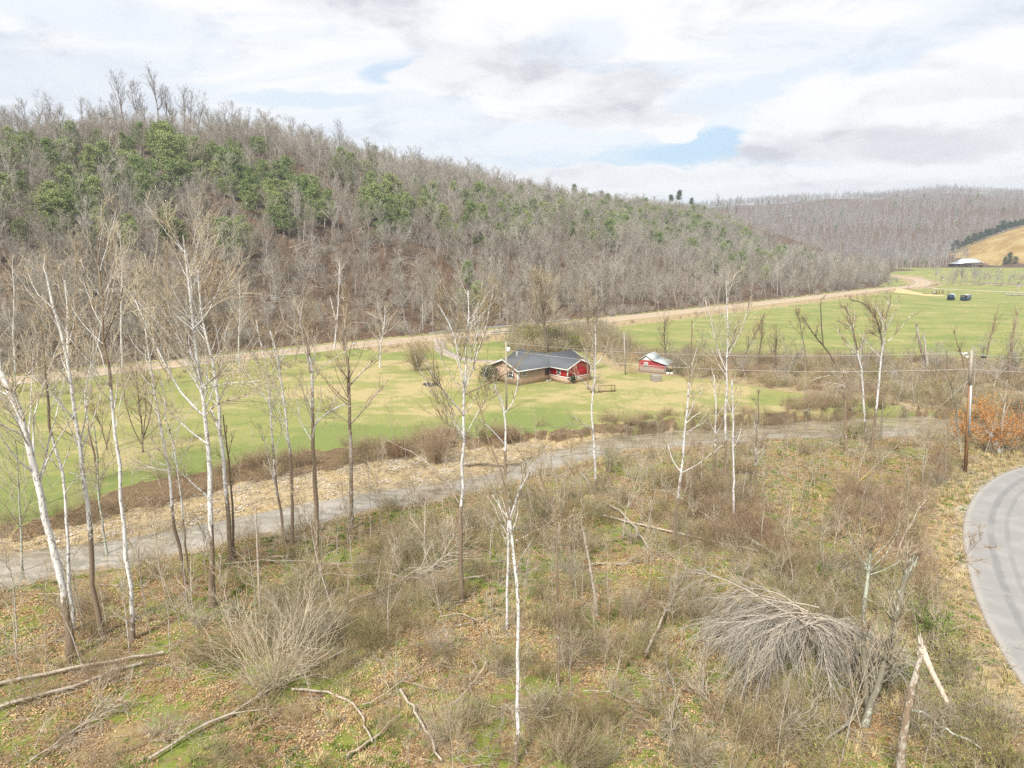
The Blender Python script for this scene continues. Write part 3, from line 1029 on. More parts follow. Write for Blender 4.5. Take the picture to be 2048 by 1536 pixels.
def conifer(h, g, kind='cedar', n=1500):
    T, L_ = Acc(), Acc()
    tp, trd = grow(np.zeros((1, 3)), np.array([[g.normal(0, 0.03), g.normal(0, 0.03), 1.0]]), np.array([h * 0.96]), np.array([h * 0.014 + 0.03]), np.array([0.02]), 8, 0.03, 0.02, g)
    T.tubes(tp, trd, 6)
    if kind == 'cedar':
        t0, nb = 0.24, 70
        prof = lambda t: 0.42 * h * np.sin(np.pi * np.clip(0.10 + 0.86 * t, 0, 1)) ** 0.8
    else:
        t0, nb = 0.55, 30
        prof = lambda t: 0.17 * h * np.clip(1.15 - t, 0.15, 0.5) * 2
    t = np.linspace(t0, 0.985, nb) + g.uniform(-0.01, 0.01, nb)
    q = t * 7
    i = np.clip(q.astype(int), 0, 6)
    f = (q - i)[:, None]
    p = tp[0][i] * (1 - f) + tp[0][i + 1] * f
    az_ = g.uniform(0, 2 * np.pi, nb)
    lobes = 0.75 + 0.35 * np.sin(az_ * 2 + g.uniform(0, 6)) * g.uniform(0.5, 1)
    d = np.stack([np.cos(az_), np.sin(az_), g.uniform(0.1, 0.55, nb)], 1)
    L = prof(t) * g.uniform(0.65, 1.25, nb) * lobes
    bp, br = grow(p, d, L, np.full(nb, 0.05), np.full(nb, 0.015), 5, 0.12, 0.05, g)
    T.tubes(bp, br, 3)
    k = max(4, n // nb)
    cp_, cd, _, ct = spawn(bp, br, k, 0.25 if kind == 'cedar' else 0.55, 1.0, 0.4, 1.4, g)
    off = g.normal(0, 1, cp_.shape) * np.array([0.34, 0.34, 0.24]) * (1 if kind == 'cedar' else 1.3) * (h / 9)
    V, F = leaf_quads(cp_ + off, np.full(len(cp_), 0.155 * h / 9 if kind == 'cedar' else 0.2 * h / 9), g)
    L_.add(V, F)
    return T, L_


def brush(g, stems=34, h=1.9, tw=0.012, spread=0.7, side=4, droop=0.02, leaves=0, ls=0.05):
    Cn = Acc()
    az_ = g.uniform(0, 2 * np.pi, stems)
    rr = np.abs(g.normal(0, 0.35, stems))
    P0 = np.stack([np.cos(az_) * rr, np.sin(az_) * rr, np.zeros(stems) - 0.05], 1)
    tl = g.uniform(0.1, spread, stems)
    az2 = az_ + g.normal(0, 0.8, stems)
    D = np.stack([np.cos(az2) * tl, np.sin(az2) * tl, np.ones(stems)], 1)
    L = h * g.uniform(0.5, 1.15, stems)
    p, r = grow(P0, D, L, np.full(stems, tw), np.full(stems, tw * 0.4), 5, 0.14, -droop, g)
    Cn.tubes(p, r, 3)
    q, d, _, t = spawn(p, r, side, 0.25, 1.0, 0.3, 0.9, g)
    L2 = np.repeat(L, side) * 0.38 * g.uniform(0.5, 1.2, len(t))
    p2, r2 = grow(q, d, L2, np.full(len(t), tw * 0.55), np.full(len(t), tw * 0.3), 3, 0.15, 0.0, g)
    Cn.tubes(p2, r2, 3)
    if leaves:
        q, d, _, t = spawn(p2, r2, leaves, 0.3, 1.0, 0.3, 1.2, g)
        V, F = leaf_quads(q, np.full(len(q), ls), g)
        lv = Acc()
        lv.add(V, F)
        return Cn, lv
    return Cn, None


def tuft(g, blades=26, h=0.45, wd=0.012, lean=0.6):
    B = blades
    az_ = g.uniform(0, 2 * np.pi, B)
    rr = g.uniform(0, 0.22, B)
    b = np.stack([np.cos(az_) * rr, np.sin(az_) * rr, np.full(B, -0.03)], 1)
    az2 = g.uniform(0, 2 * np.pi, B)
    ln = g.uniform(0.1, lean, B)
    hh = h * g.uniform(0.5, 1.2, B)
    o = np.stack([np.cos(az2), np.sin(az2), np.zeros(B)], 1)
    side = np.stack([-np.sin(az2), np.cos(az2), np.zeros(B)], 1) * wd
    mid = b + o * (hh * ln * 0.35)[:, None] + np.array([0, 0, 1]) * (hh * 0.6)[:, None]
    tip = b + o * (hh * ln)[:, None] + np.array([0, 0, 1]) * (hh * (1 - 0.35 * ln))[:, None]
    V = np.stack([b - side, b + side, mid + side * 0.8, mid - side * 0.8, tip + side * 0.2, tip - side * 0.2], 1).reshape(-1, 3)
    k = np.arange(B)[:, None] * 6
    F = np.concatenate([k + np.array([[0, 1, 2, 3]]), k + np.array([[3, 2, 4, 5]])])
    A_ = Acc()
    A_.add(V, F)
    return A_


def leaf_patch(g, n_=90, r=1.0, s=0.06):
    c = np.stack([g.uniform(-r, r, n_), g.uniform(-r, r, n_), g.uniform(0.0, 0.05, n_)], 1)
    V, F = leaf_quads(c, np.full(n_, s), g, flat=1.6)
    A_ = Acc()
    A_.add(V, F)
    return A_


def twig_litter(g, n_=26, r=1.1):
    az_ = g.uniform(0, 2 * np.pi, n_)
    P0 = np.stack([g.uniform(-r, r, n_), g.uniform(-r, r, n_), g.uniform(0.02, 0.12, n_)], 1)
    D = np.stack([np.cos(az_), np.sin(az_), g.normal(0, 0.12, n_)], 1)
    p, r_ = grow(P0, D, g.uniform(0.4, 1.9, n_), np.full(n_, 0.012), np.full(n_, 0.006), 4, 0.2, 0.0, g)
    A_ = Acc()
    A_.tubes(p, r_, 3)
    return A_


def proto(name, accs, mats):
    """an unlinked object used as source for scattered stuff"""
    V = np.concatenate([np.concatenate(a.V) for a in accs])
    Fs, mi, o = [], [], 0
    for i, a in enumerate(accs):
        f = np.concatenate(a.F)
        Fs.append(f + o)
        mi.append(np.full(len(f), i))
        o += a.n
    bk = np.concatenate([np.concatenate(a.A) for a in accs])
    me = make_mesh(name, V, Fs, mats, {'bark': bk}, mi=np.concatenate(mi))
    return bpy.data.objects.new(name, me)


def scatter(name, protos, pos, scale, label, tilt=0.0, g=rng, weights=None, rotz=None):
    """one object of kind stuff: copies of the sources on points"""
    n_ = len(pos)
    me = bpy.data.meshes.new(name)
    me.vertices.add(n_)
    me.vertices.foreach_set('co', np.asarray(pos, np.float32).ravel())
    rot = np.zeros((n_, 3), np.float32)
    rot[:, 2] = g.uniform(0, 2 * np.pi, n_) if rotz is None else rotz
    rot[:, 0] = g.normal(0, tilt, n_) if tilt else 0
    rot[:, 1] = g.normal(0, tilt, n_) if tilt else 0
    a = me.attributes.new('rot', 'FLOAT_VECTOR', 'POINT')
    a.data.foreach_set('vector', rot.ravel())
    a = me.attributes.new('scl', 'FLOAT', 'POINT')
    a.data.foreach_set('value', np.asarray(scale, np.float32))
    a = me.attributes.new('pick', 'INT', 'POINT')
    a.data.foreach_set('value', (g.choice(len(protos), n_, p=weights)).astype(np.int32))
    o = bpy.data.objects.new(name, me)
    link(o)
    ng = bpy.data.node_groups.new(name, 'GeometryNodeTree')
    ng.interface.new_socket('Geometry', in_out='INPUT', socket_type='NodeSocketGeometry')
    ng.interface.new_socket('Geometry', in_out='OUTPUT', socket_type='NodeSocketGeometry')
    N, Lk = ng.nodes, ng.links
    gi, go = N.new('NodeGroupInput'), N.new('NodeGroupOutput')
    iop = N.new('GeometryNodeInstanceOnPoints')
    jg = N.new('GeometryNodeJoinGeometry')
    for p_ in protos:
        oi = N.new('GeometryNodeObjectInfo')
        oi.inputs['Object'].default_value = p_
        oi.inputs['As Instance'].default_value = True
        Lk.new(oi.outputs['Geometry'], jg.inputs[0])

    def na(nm, typ):
        q = N.new('GeometryNodeInputNamedAttribute')
        q.data_type = typ
        q.inputs['Name'].default_value = nm
        return q.outputs['Attribute']
    e2r = N.new('FunctionNodeEulerToRotation')
    Lk.new(na('rot', 'FLOAT_VECTOR'), e2r.inputs[0])
    Lk.new(gi.outputs[0], iop.inputs['Points'])
    Lk.new(jg.outputs[0], iop.inputs['Instance'])
    iop.inputs['Pick Instance'].default_value = True
    Lk.new(na('pick', 'INT'), iop.inputs['Instance Index'])
    Lk.new(e2r.outputs[0], iop.inputs['Rotation'])
    Lk.new(na('scl', 'FLOAT'), iop.inputs['Scale'])
    Lk.new(iop.outputs[0], go.inputs[0])
    md = o.modifiers.new('scatter', 'NODES')
    md.node_group = ng
    return tag(o, label, kind='stuff')


def place(meshes, names, root, x, y, z, s, rz, label, cat, group=None, rx=0.0, ry=0.0):
    """thing = Empty at the base with one child per mesh (mesh data shared)"""
    e = bpy.data.objects.new(root, None)
    e.empty_display_size = 0.3
    e.location = (x, y, z)
    e.rotation_euler = (rx, ry, rz)
    e.scale = (s, s, s)
    link(e)
    tag(e, label, cat, group)
    for me_, nm in zip(meshes, names):
        link(bpy.data.objects.new(nm, me_), e)
    return e


# ------------------------------------------------------------------ hillside woods
gH = np.random.default_rng(5)
HB = [bare_tree(h, gH, limbs=li, subs=5, twigs=5, tr=t_ * 0.85, tw=0.027, lean=0.10, crown0=c0, spread=s_) for h, li, t_, c0, s_ in
      [(12.5, 15, 0.15, 0.26, 0.44), (10.5, 14, 0.12, 0.18, 0.48), (14, 13, 0.15, 0.38, 0.36), (9.5, 16, 0.12, 0.14, 0.50), (13, 15, 0.16, 0.32, 0.42), (8.5, 13, 0.09, 0.18, 0.44)]]
hb_meshes = [(T.mesh('trunk', M['bark_hill']), K_.mesh('crown', M['twig_hill'])) for T, K_ in HB]
hb_src = [proto('bare_tree_source', [T, K_], [M['bark_hill'], M['twig_hill']]) for T, K_ in HB]
HF = [bare_tree(h, gH, limbs=10, subs=4, twigs=3, tr=0.2, tw=0.05, crown0=0.35, spread=0.34, ks=(5, 4, 3, 3)) for h in (15, 13, 17)]
hf_src = [proto('far_tree_source', [T, K_], [M['bark_hill'], M['twig_far']]) for T, K_ in HF]
CE = [conifer(h, gH, 'cedar', 4000) for h in (8.6, 7.8, 9.6, 7.0)]
ce_meshes = [(T.mesh('trunk', M['bark_hill']), K_.mesh('crown', M['cedar'], False)) for T, K_ in CE]
ce_src = [proto('cedar_source', [T, K_], [M['bark_hill'], M['cedar']]) for T, K_ in CE]
PI_ = [conifer(h, gH, 'pine', 1500) for h in (15, 17, 13)]
pi_meshes = [(T.mesh('trunk', M['bark_hill']), K_.mesh('crown', M['pine'], False)) for T, K_ in PI_]
BR = [brush(gH, 30, 2.2, 0.022, 0.8, 5) for _ in range(4)]
br_src = [proto('brush_source', [b[0]], [M['twig_hill']]) for b in BR]


def sample(n_, x0, x1, y0, y1, g):
    x = g.uniform(x0, x1, n_)
    y = g.uniform(y0, y1, n_)
    return x, y, hgt(x, y)


x, y, z = sample(80000, -330, 330, 70, 790, gH)
dh, _ = dist_poly(x, y, HW)
hh = hill_h(x, y)
u, v, dep = proj(x, y, z)
dR, _ = dist_poly(x, y, RIDGE)
t_ridge = hh / np.maximum(1, 80)
behind = (y > 0) & (dist_poly(x, y, FOOT)[0] > dist_poly(x, y, FOOT)[0] * 0)
ok = (hh > 0.5) & (dh > 7.5) & (u > -260) & (u < 2300) & (v > -100)
# keep what lies in front of the crest or just behind it
dFo, _ = dist_poly(x, y, FOOT)
front = hill_h(x + (x * 0.02), y + y * 0.02) > hh - 2.2
ok &= front | (dR < 26)
# thin out with distance kept denser near the viewer
keep = gH.random(len(x)) < np.interp(dep, [100, 250, 500, 800], [1.0, 0.8, 0.6, 0.5])
ok &= keep
x, y, z, u, v, dep, hh, dR = [q[ok] for q in (x, y, z, u, v, dep, hh, dR)]
# minimum spacing on a lattice
cell = 3.4
key = np.floor(x / cell).astype(int) * 100000 + np.floor(y / cell).astype(int)
_, first = np.unique(key, return_index=True)
x, y, z, u, v, dep, hh, dR = [q[first] for q in (x, y, z, u, v, dep, hh, dR)]
# where the photograph shows green cedars
green_zone = np.zeros(len(x))
for (cu, cvv, ru, rv, k) in [(130, 330, 240, 90, 0.75), (320, 330, 170, 75, 0.85), (440, 335, 90, 60, 0.6), (20, 290, 110, 70, 0.6), (270, 460, 150, 50, 0.45), (100, 430, 140, 60, 0.35), (690, 400, 100, 60, 0.6), (570, 390, 60, 40, 0.45), (790, 430, 50, 45, 0.6), (860, 420, 60, 50, 0.4), (620, 440, 90, 45, 0.35),
                            (960, 430, 170, 50, 0.4), (1100, 430, 120, 45, 0.45), (1230, 440, 120, 45, 0.42), (1390, 440, 110, 50, 0.5), (1500, 500, 120, 50, 0.25), (470, 470, 60, 50, 0.3), (920, 570, 60, 70, 0.15), (500, 400, 60, 40, 0.3)]:
    q = ((u - cu) / ru) ** 2 + ((v - 22 - cvv) / rv) ** 2
    green_zone = np.maximum(green_zone, k * np.clip(1.35 - q, 0, 1))
gn = fbm(x, y, 12, 71, 2)
is_ced = gH.random(len(x)) < green_zone * np.where(gn > 0.48, 1.1, 0.22) * np.interp(dep, [150, 400], [1, 0.8])
bz = (in_poly(u, v, [(380, 480), (640, 500), (900, 560), (900, 690), (420, 700), (300, 560)]))
rem = bz & (gH.random(len(x)) < 0.45)
is_ced &= ~rem
is_ced &= ~((v < 312 - 14 * np.sin(u / 37.0)) & (u < 480)) & (v > 250)
big_gap = (fbm(x, y, 26, 83, 3) < 0.47) & (hh < 42) & (dep < 330)
rem |= big_gap & (gH.random(len(x)) < 0.6)
is_ced &= ~rem
bare = ~is_ced & ~rem
print('hill trees', bare.sum(), 'cedars', is_ced.sum())


def zone(u_, v_):
    """where on the wooded hill a column and row of the view lie, by what can be found there"""
    if u_ < 700 and v_ < 262:
        return 'just under the skyline, ' + ('left of the tall clump' if u_ < 240 else 'below the tall clump' if u_ < 430 else 'right of the tall clump')
    col = next(t for lim, t in ((120, 'at the left end of the ridge'), (330, 'above the rock ledges'), (520, 'above the largest sycamore'), (720, 'above the stout brown trunk'), (900, 'above the driveway'),
                                (1100, 'above the brick house'), (1300, 'above the red shed'), (1500, 'above the far field'), (9999, 'on the last spur by the road bend')) if u_ < lim)
    row_ = 'low, by the highway' if v_ > 600 else 'on the lower slope' if v_ > 510 else 'midway up the slope' if v_ > 420 else 'high on the slope'
    return col + ', ' + row_


def place_many(sel, meshes, srcs, root, names, cat, lab, grp, sc, stuff_name, stuff_label, cap=300, hpx=13.0, g=gH):
    ids = np.where(sel)[0]
    s = sc(len(ids)) * np.interp(dR[ids], [0, 60], [0.5, 1.0])
    size = s / dep[ids] * np.where((u[ids] > -40) & (u[ids] < 2090), 1, 0.01)
    order = np.argsort(-size)
    for q in order[:cap]:
        i = ids[q]
        zn = zone(u[i], v[i])
        k = int(g.integers(len(meshes)))
        place(meshes[k], names, root, x[i], y[i], z[i] - 0.2, s[q], g.uniform(0, 6.28), lab + ' ' + zn, cat, grp + ' ' + zn, g.normal(0, 0.07), g.normal(0, 0.07))
    rest = order[cap:]
    if len(rest) and srcs:
        ii = ids[rest]
        scatter(stuff_name, srcs, np.stack([x[ii], y[ii], z[ii] - 0.2], 1), s[rest], stuff_label, 0.08, g)


place_many(bare, hb_meshes, hb_src, 'hardwood_tree', ('trunk', 'crown'), 'tree', 'leafless grey tree', 'leafless trees',
           lambda k: 0.42 + 0.82 * gH.random(k) ** 1.3, 'leafless_woods', 'leafless hardwood forest on the ridge across the highway')
place_many(is_ced, ce_meshes, ce_src, 'cedar_tree', ('trunk', 'crown'), 'cedar tree', 'green cedar', 'cedars',
           lambda k: 0.7 + 0.8 * gH.random(k), 'cedar_woods', 'dark green cedars scattered through the woods', 240)

# tall trees standing up on the skyline (photo column, treetop row, kind, width factor)
SKY = [(10, 205, 1.0), (45, 200, 1), (75, 178, 1.1), (105, 195, 1), (130, 205, 1), (165, 188, 1.0), (200, 192, 1), (218, 205, 0.9), (250, 133, 1.25), (278, 150, 1.2), (298, 165, 1), (318, 130, 1.35), (338, 165, 1.1), (368, 165, 1.3), (395, 180, 1.1),
       (420, 205, 0.9), (455, 200, 1.2), (480, 208, 1.2), (512, 215, 1), (535, 232, 1), (560, 240, 0.8), (592, 228, 1.2), (612, 250, 1.1), (640, 270, 0.8), (680, 235, 1.1), (702, 280, 0.8), (735, 290, 0.8), (770, 296, 0.8), (835, 290, 1.1), (800, 312, 0.8), (955, 345, 0.9), (900, 330, 0.8),
       (1060, 362, 0.8), (1090, 366, 0.9), (1240, 385, 0.8), (1435, 385, 1.0), (1470, 398, 0.9), (1310, 390, 0.8), (865, 325, 0.9), (985, 352, 0.9), (22, 212, 1), (58, 190, 1), (92, 186, 1), (118, 200, 1), (182, 195, 1), (232, 180, 1), (352, 172, 1), (382, 176, 1), (440, 215, 1), (467, 196, 1), (495, 212, 1), (522, 222, 1), (546, 240, 1), (605, 240, 1), (660, 280, 1), (690, 262, 1)]
SB = [bare_tree(h, gH, limbs=12, subs=6, twigs=5, tr=0.26, tw=0.027, crown0=0.25, spread=0.46, a0=0.3, a1=0.62, lean=0.06) for h in (17, 17, 17, 17)]
sb_m = [(T.mesh('trunk', M['twig_sky']), K_.mesh('crown', M['twig_sky'])) for T, K_ in SB]
ridge_u, _, _ = proj(RIDGE[:, 0], RIDGE[:, 1], RIDGE[:, 2])


def on_ridge(uu, shift=0.0):
    """world point on the crest that lies in photo column uu"""
    tt = np.linspace(0, len(RIDGE) - 1, 800)
    X_ = np.interp(tt, np.arange(len(RIDGE)), RIDGE[:, 0])
    Y_ = np.interp(tt, np.arange(len(RIDGE)), RIDGE[:, 1])
    Zz = hgt(X_, Y_)
    uu_, vv_, _ = proj(X_, Y_, Zz)
    i = np.argmin(np.abs(uu_ - uu) + (Y_ < 150) * 1e4)
    d = np.array([X_[i], Y_[i]])
    d = d * (1 - shift / np.linalg.norm(d))
    return d[0], d[1], gz(d[0], d[1])


for q, (uu, vt, sc_) in enumerate(SKY):
    X_, Y_, Z_ = on_ridge(uu, gH.uniform(0, 14))
    top = P(uu, vt, Y_)[2]
    s_ = max(0.35, (top - Z_) / 19.5)
    place(sb_m[q % 4], ('trunk', 'crown'), 'skyline_tree', X_, Y_, Z_ - 0.3, s_, gH.uniform(0, 6.28),
          {8: 'tall leafless tree leaning at the left of the highest skyline clump', 11: 'tallest leafless tree of the highest skyline clump', 24: 'lone bare tree standing above the falling skyline', 28: 'single bare tree on the lower skyline right of the pines',
           21: 'bare spreading tree alone on the skyline right of the clumps'}.get(q, 'bare tree standing on the ridge skyline ' + zone(uu, 300).split(',')[0]), 'tree', 'skyline trees ' + zone(uu, 300).split(',')[0] if q not in (8, 11, 24, 28, 21) else None)
for q, (uu, vt) in enumerate([(740, 300), (752, 296), (765, 300), (845, 318), (872, 330), (905, 340), (1000, 355), (1150, 372), (1165, 378), (1342, 388), (1358, 384), (1383, 390), (1180, 385), (1205, 385), (783, 300), (715, 296), (1215, 392)]):
    X_, Y_, Z_ = on_ridge(uu, gH.uniform(0, 20))
    top = P(uu, vt, Y_)[2]
    s_ = max(0.45, (top - Z_) / 15.0)
    place(pi_meshes[q % 3], ('trunk', 'crown'), 'pine_tree', X_, Y_, Z_ - 0.3, s_, gH.uniform(0, 6.28),
          'tall pine in the trio on the skyline above the far field' if q in (9, 10, 11) else 'dark pine on the ridge skyline among bare trees', 'pine tree', 'three skyline pines' if q in (9, 10, 11) else 'pines on the ridge skyline')

# brush and fallen timber on the hillside
xb, yb, zb = sample(30000, -300, 330, 80, 760, gH)
ub, vb, db = proj(xb, yb, zb)
okb = (hill_h(xb, yb) > 0.2) & (dist_poly(xb, yb, HW)[0] > 6.2) & (ub > -250) & (ub < 2250) & (gH.random(30000) < np.interp(db, [100, 250, 700], [1, 0.45, 0.2]))
xb, yb, zb, db = xb[okb], yb[okb], zb[okb], db[okb]
scatter('hillside_undergrowth', br_src, np.stack([xb, yb, zb], 1), gH.uniform(0.6, 1.5, len(xb)), 'grey brush under the hillside woods', 0.15, gH)
lg = Acc()
p_, r_ = grow(np.array([[-5.0, 0, 0.3]]), np.array([[1.0, 0, 0.02]]), np.array([10.0]), np.array([0.2]), np.array([0.07]), 8, 0.04, 0, gH)
lg.tubes(p_, r_, 6, 0.8)
q_, d_, rr_, t_ = spawn(p_, r_, 9, 0.35, 1, 0.4, 0.9, gH)
p2_, r2_ = grow(q_, d_, gH.uniform(1, 3, len(t_)), rr_ * 0.6, rr_ * 0.2, 4, 0.15, 0, gH)
lg.tubes(p2_, r2_, 4, 0.8)
log_me = lg.mesh('fallen_log', M['bark_log'])
cnt = 0
while cnt < 90:
    uu, vv = gH.uniform(0, 1750), gH.uniform(430, 660)
    X_, Y_, Z_ = GT(uu, vv)
    if hill_h(np.array([X_]), np.array([Y_]))[0] < 2 or dist_poly(np.array([X_]), np.array([Y_]), HW)[0][0] < 9:
        continue
    rz = gH.normal(0.75, 0.6)
    dx, dy = math.cos(rz) * 4, math.sin(rz) * 4
    zz = gz(X_ + dx, Y_ + dy) - gz(X_ - dx, Y_ - dy)
    o = link(bpy.data.objects.new('fallen_log', log_me))
    o.location = (X_, Y_, Z_ + 0.35)
    o.rotation_euler = (0, -math.atan2(zz, 8), rz)
    s_ = gH.uniform(0.4, 1.0)
    o.scale = (s_, s_, s_)
    tag(o, 'pale fallen log lying on the wooded hillside', 'log', 'fallen logs on the hillside')
    cnt += 1
# rock ledges on the slope
def rock_mesh(g, sx, sy, sz):
    b = MB()
    V_ = []
    nn = 10
    for k in range(3):
        for i in range(nn):
            a = 2 * math.pi * i / nn
            w_ = (1.0, 0.97, 0.72)[k]
            V_.append((math.cos(a) * sx * w_ * g.uniform(0.85, 1.1), math.sin(a) * sy * w_ * g.uniform(0.8, 1.1), (-(sz), sz * 0.55, sz)[k] * g.uniform(0.9, 1.1)))
    V_.append((0, 0, sz))
    F_ = [(k * nn + i, k * nn + (i + 1) % nn, (k + 1) * nn + (i + 1) % nn, (k + 1) * nn + i) for k in range(2) for i in range(nn)]
    F_ += [(2 * nn + i, 2 * nn + (i + 1) % nn, 3 * nn) for i in range(nn)]
    b.add(V_, F_)
    return b
for (uu, vv, sx) in [(170, 586, 3.4), (215, 583, 3.0), (260, 588, 2.4), (300, 588, 1.6), (550, 600, 1.0), (865, 650, 0.7), (430, 610, 1.1), (640, 640, 0.6), (240, 560, 2.6), (545, 618, 0.9)]:
    X_, Y_, Z_ = GT(uu, vv)
    o = rock_mesh(gH, sx, sx * 0.5, 0.45).build('rock_ledge', M['rock'])
    o.location = (X_, Y_, Z_ + 0.35)
    o.rotation_euler = (0, 0, 0.5)
    big = sx > 2
    tag(o, 'long grey rock ledge jutting from the slope above the highway' if big else 'small pale boulder showing through brush on the slope', 'rock', 'rock ledges' if big else 'boulders on the slope')

# far ridge
xf = gH.uniform(-250, 1500, 40000)
yf = gH.uniform(470, 1640, 40000)
zf = hgt(xf, yf)
uf, vf, df = proj(xf, yf, zf)
okf = (uf > 1180) & (uf < 2400) & ((hill_h(xf, yf) < 0.5) | (yf > 760)) & (yf > 560)
knf = 70 * np.clip(1 - (np.hypot(xf - 706, yf - 720) / 235) ** 2, 0, 1)
okf &= ~((knf > 1.0) & (knf + 6.5 > zf - 0.4))
okf &= ~in_poly(uf, vf, [(1900, 528), (2600, 520), (2600, 600), (1850, 600), (1880, 545)])
xf, yf, zf, df = xf[okf], yf[okf], zf[okf], df[okf]
kf = fbm(xf, yf, 70, 201, 3) > 0.36
xf, yf, zf = xf[kf], yf[kf], zf[kf]
key = np.floor(xf / 8).astype(int) * 100000 + np.floor(yf / 8).astype(int)
_, fi = np.unique(key, return_index=True)
xf, yf, zf = xf[fi], yf[fi], zf[fi]
print('far', len(xf))
scatter('far_ridge_woods', hf_src, np.stack([xf, yf, zf - 0.3], 1), gH.uniform(0.8, 1.25, len(xf)), 'distant leafless forest covering the far ridge', 0.02, gH)


ke = gH.choice(len(xf), 260, replace=False)
ke = ke[fbm(xf[ke], yf[ke], 60, 211, 2) > 0.5]
scatter('far_ridge_evergreens', ce_src, np.stack([xf[ke], yf[ke], zf[ke] - 0.3], 1), gH.uniform(0.8, 1.6, len(ke)), 'scattered dark evergreens in the far ridge forest', 0.02, gH)
# ------------------------------------------------------------------ traced trees of the creek bank
gT = np.random.default_rng(23)
WS = 0.64


def path_points(px_pts, Y0, drift=0.0, K=12, g=gT, dz=None):
    px_pts = smooth_line(px_pts, 2)
    pts = [P(u, v, Y0 + drift * i / max(1, len(px_pts) - 1)) for i, (u, v) in enumerate(px_pts)]
    pts = np.array(pts)
    s_ = np.concatenate([[0], np.cumsum(np.linalg.norm(np.diff(pts, axis=0), axis=1))])
    t = np.linspace(0, s_[-1], K)
    out = np.stack([np.interp(t, s_, pts[:, k]) for k in range(3)], 1)
    sc_ = s_[-1] * 0.0035
    out[1:-1] += g.normal(0, sc_, (K - 2, 3)) * np.array([0.6, 1, 0.2])
    return out


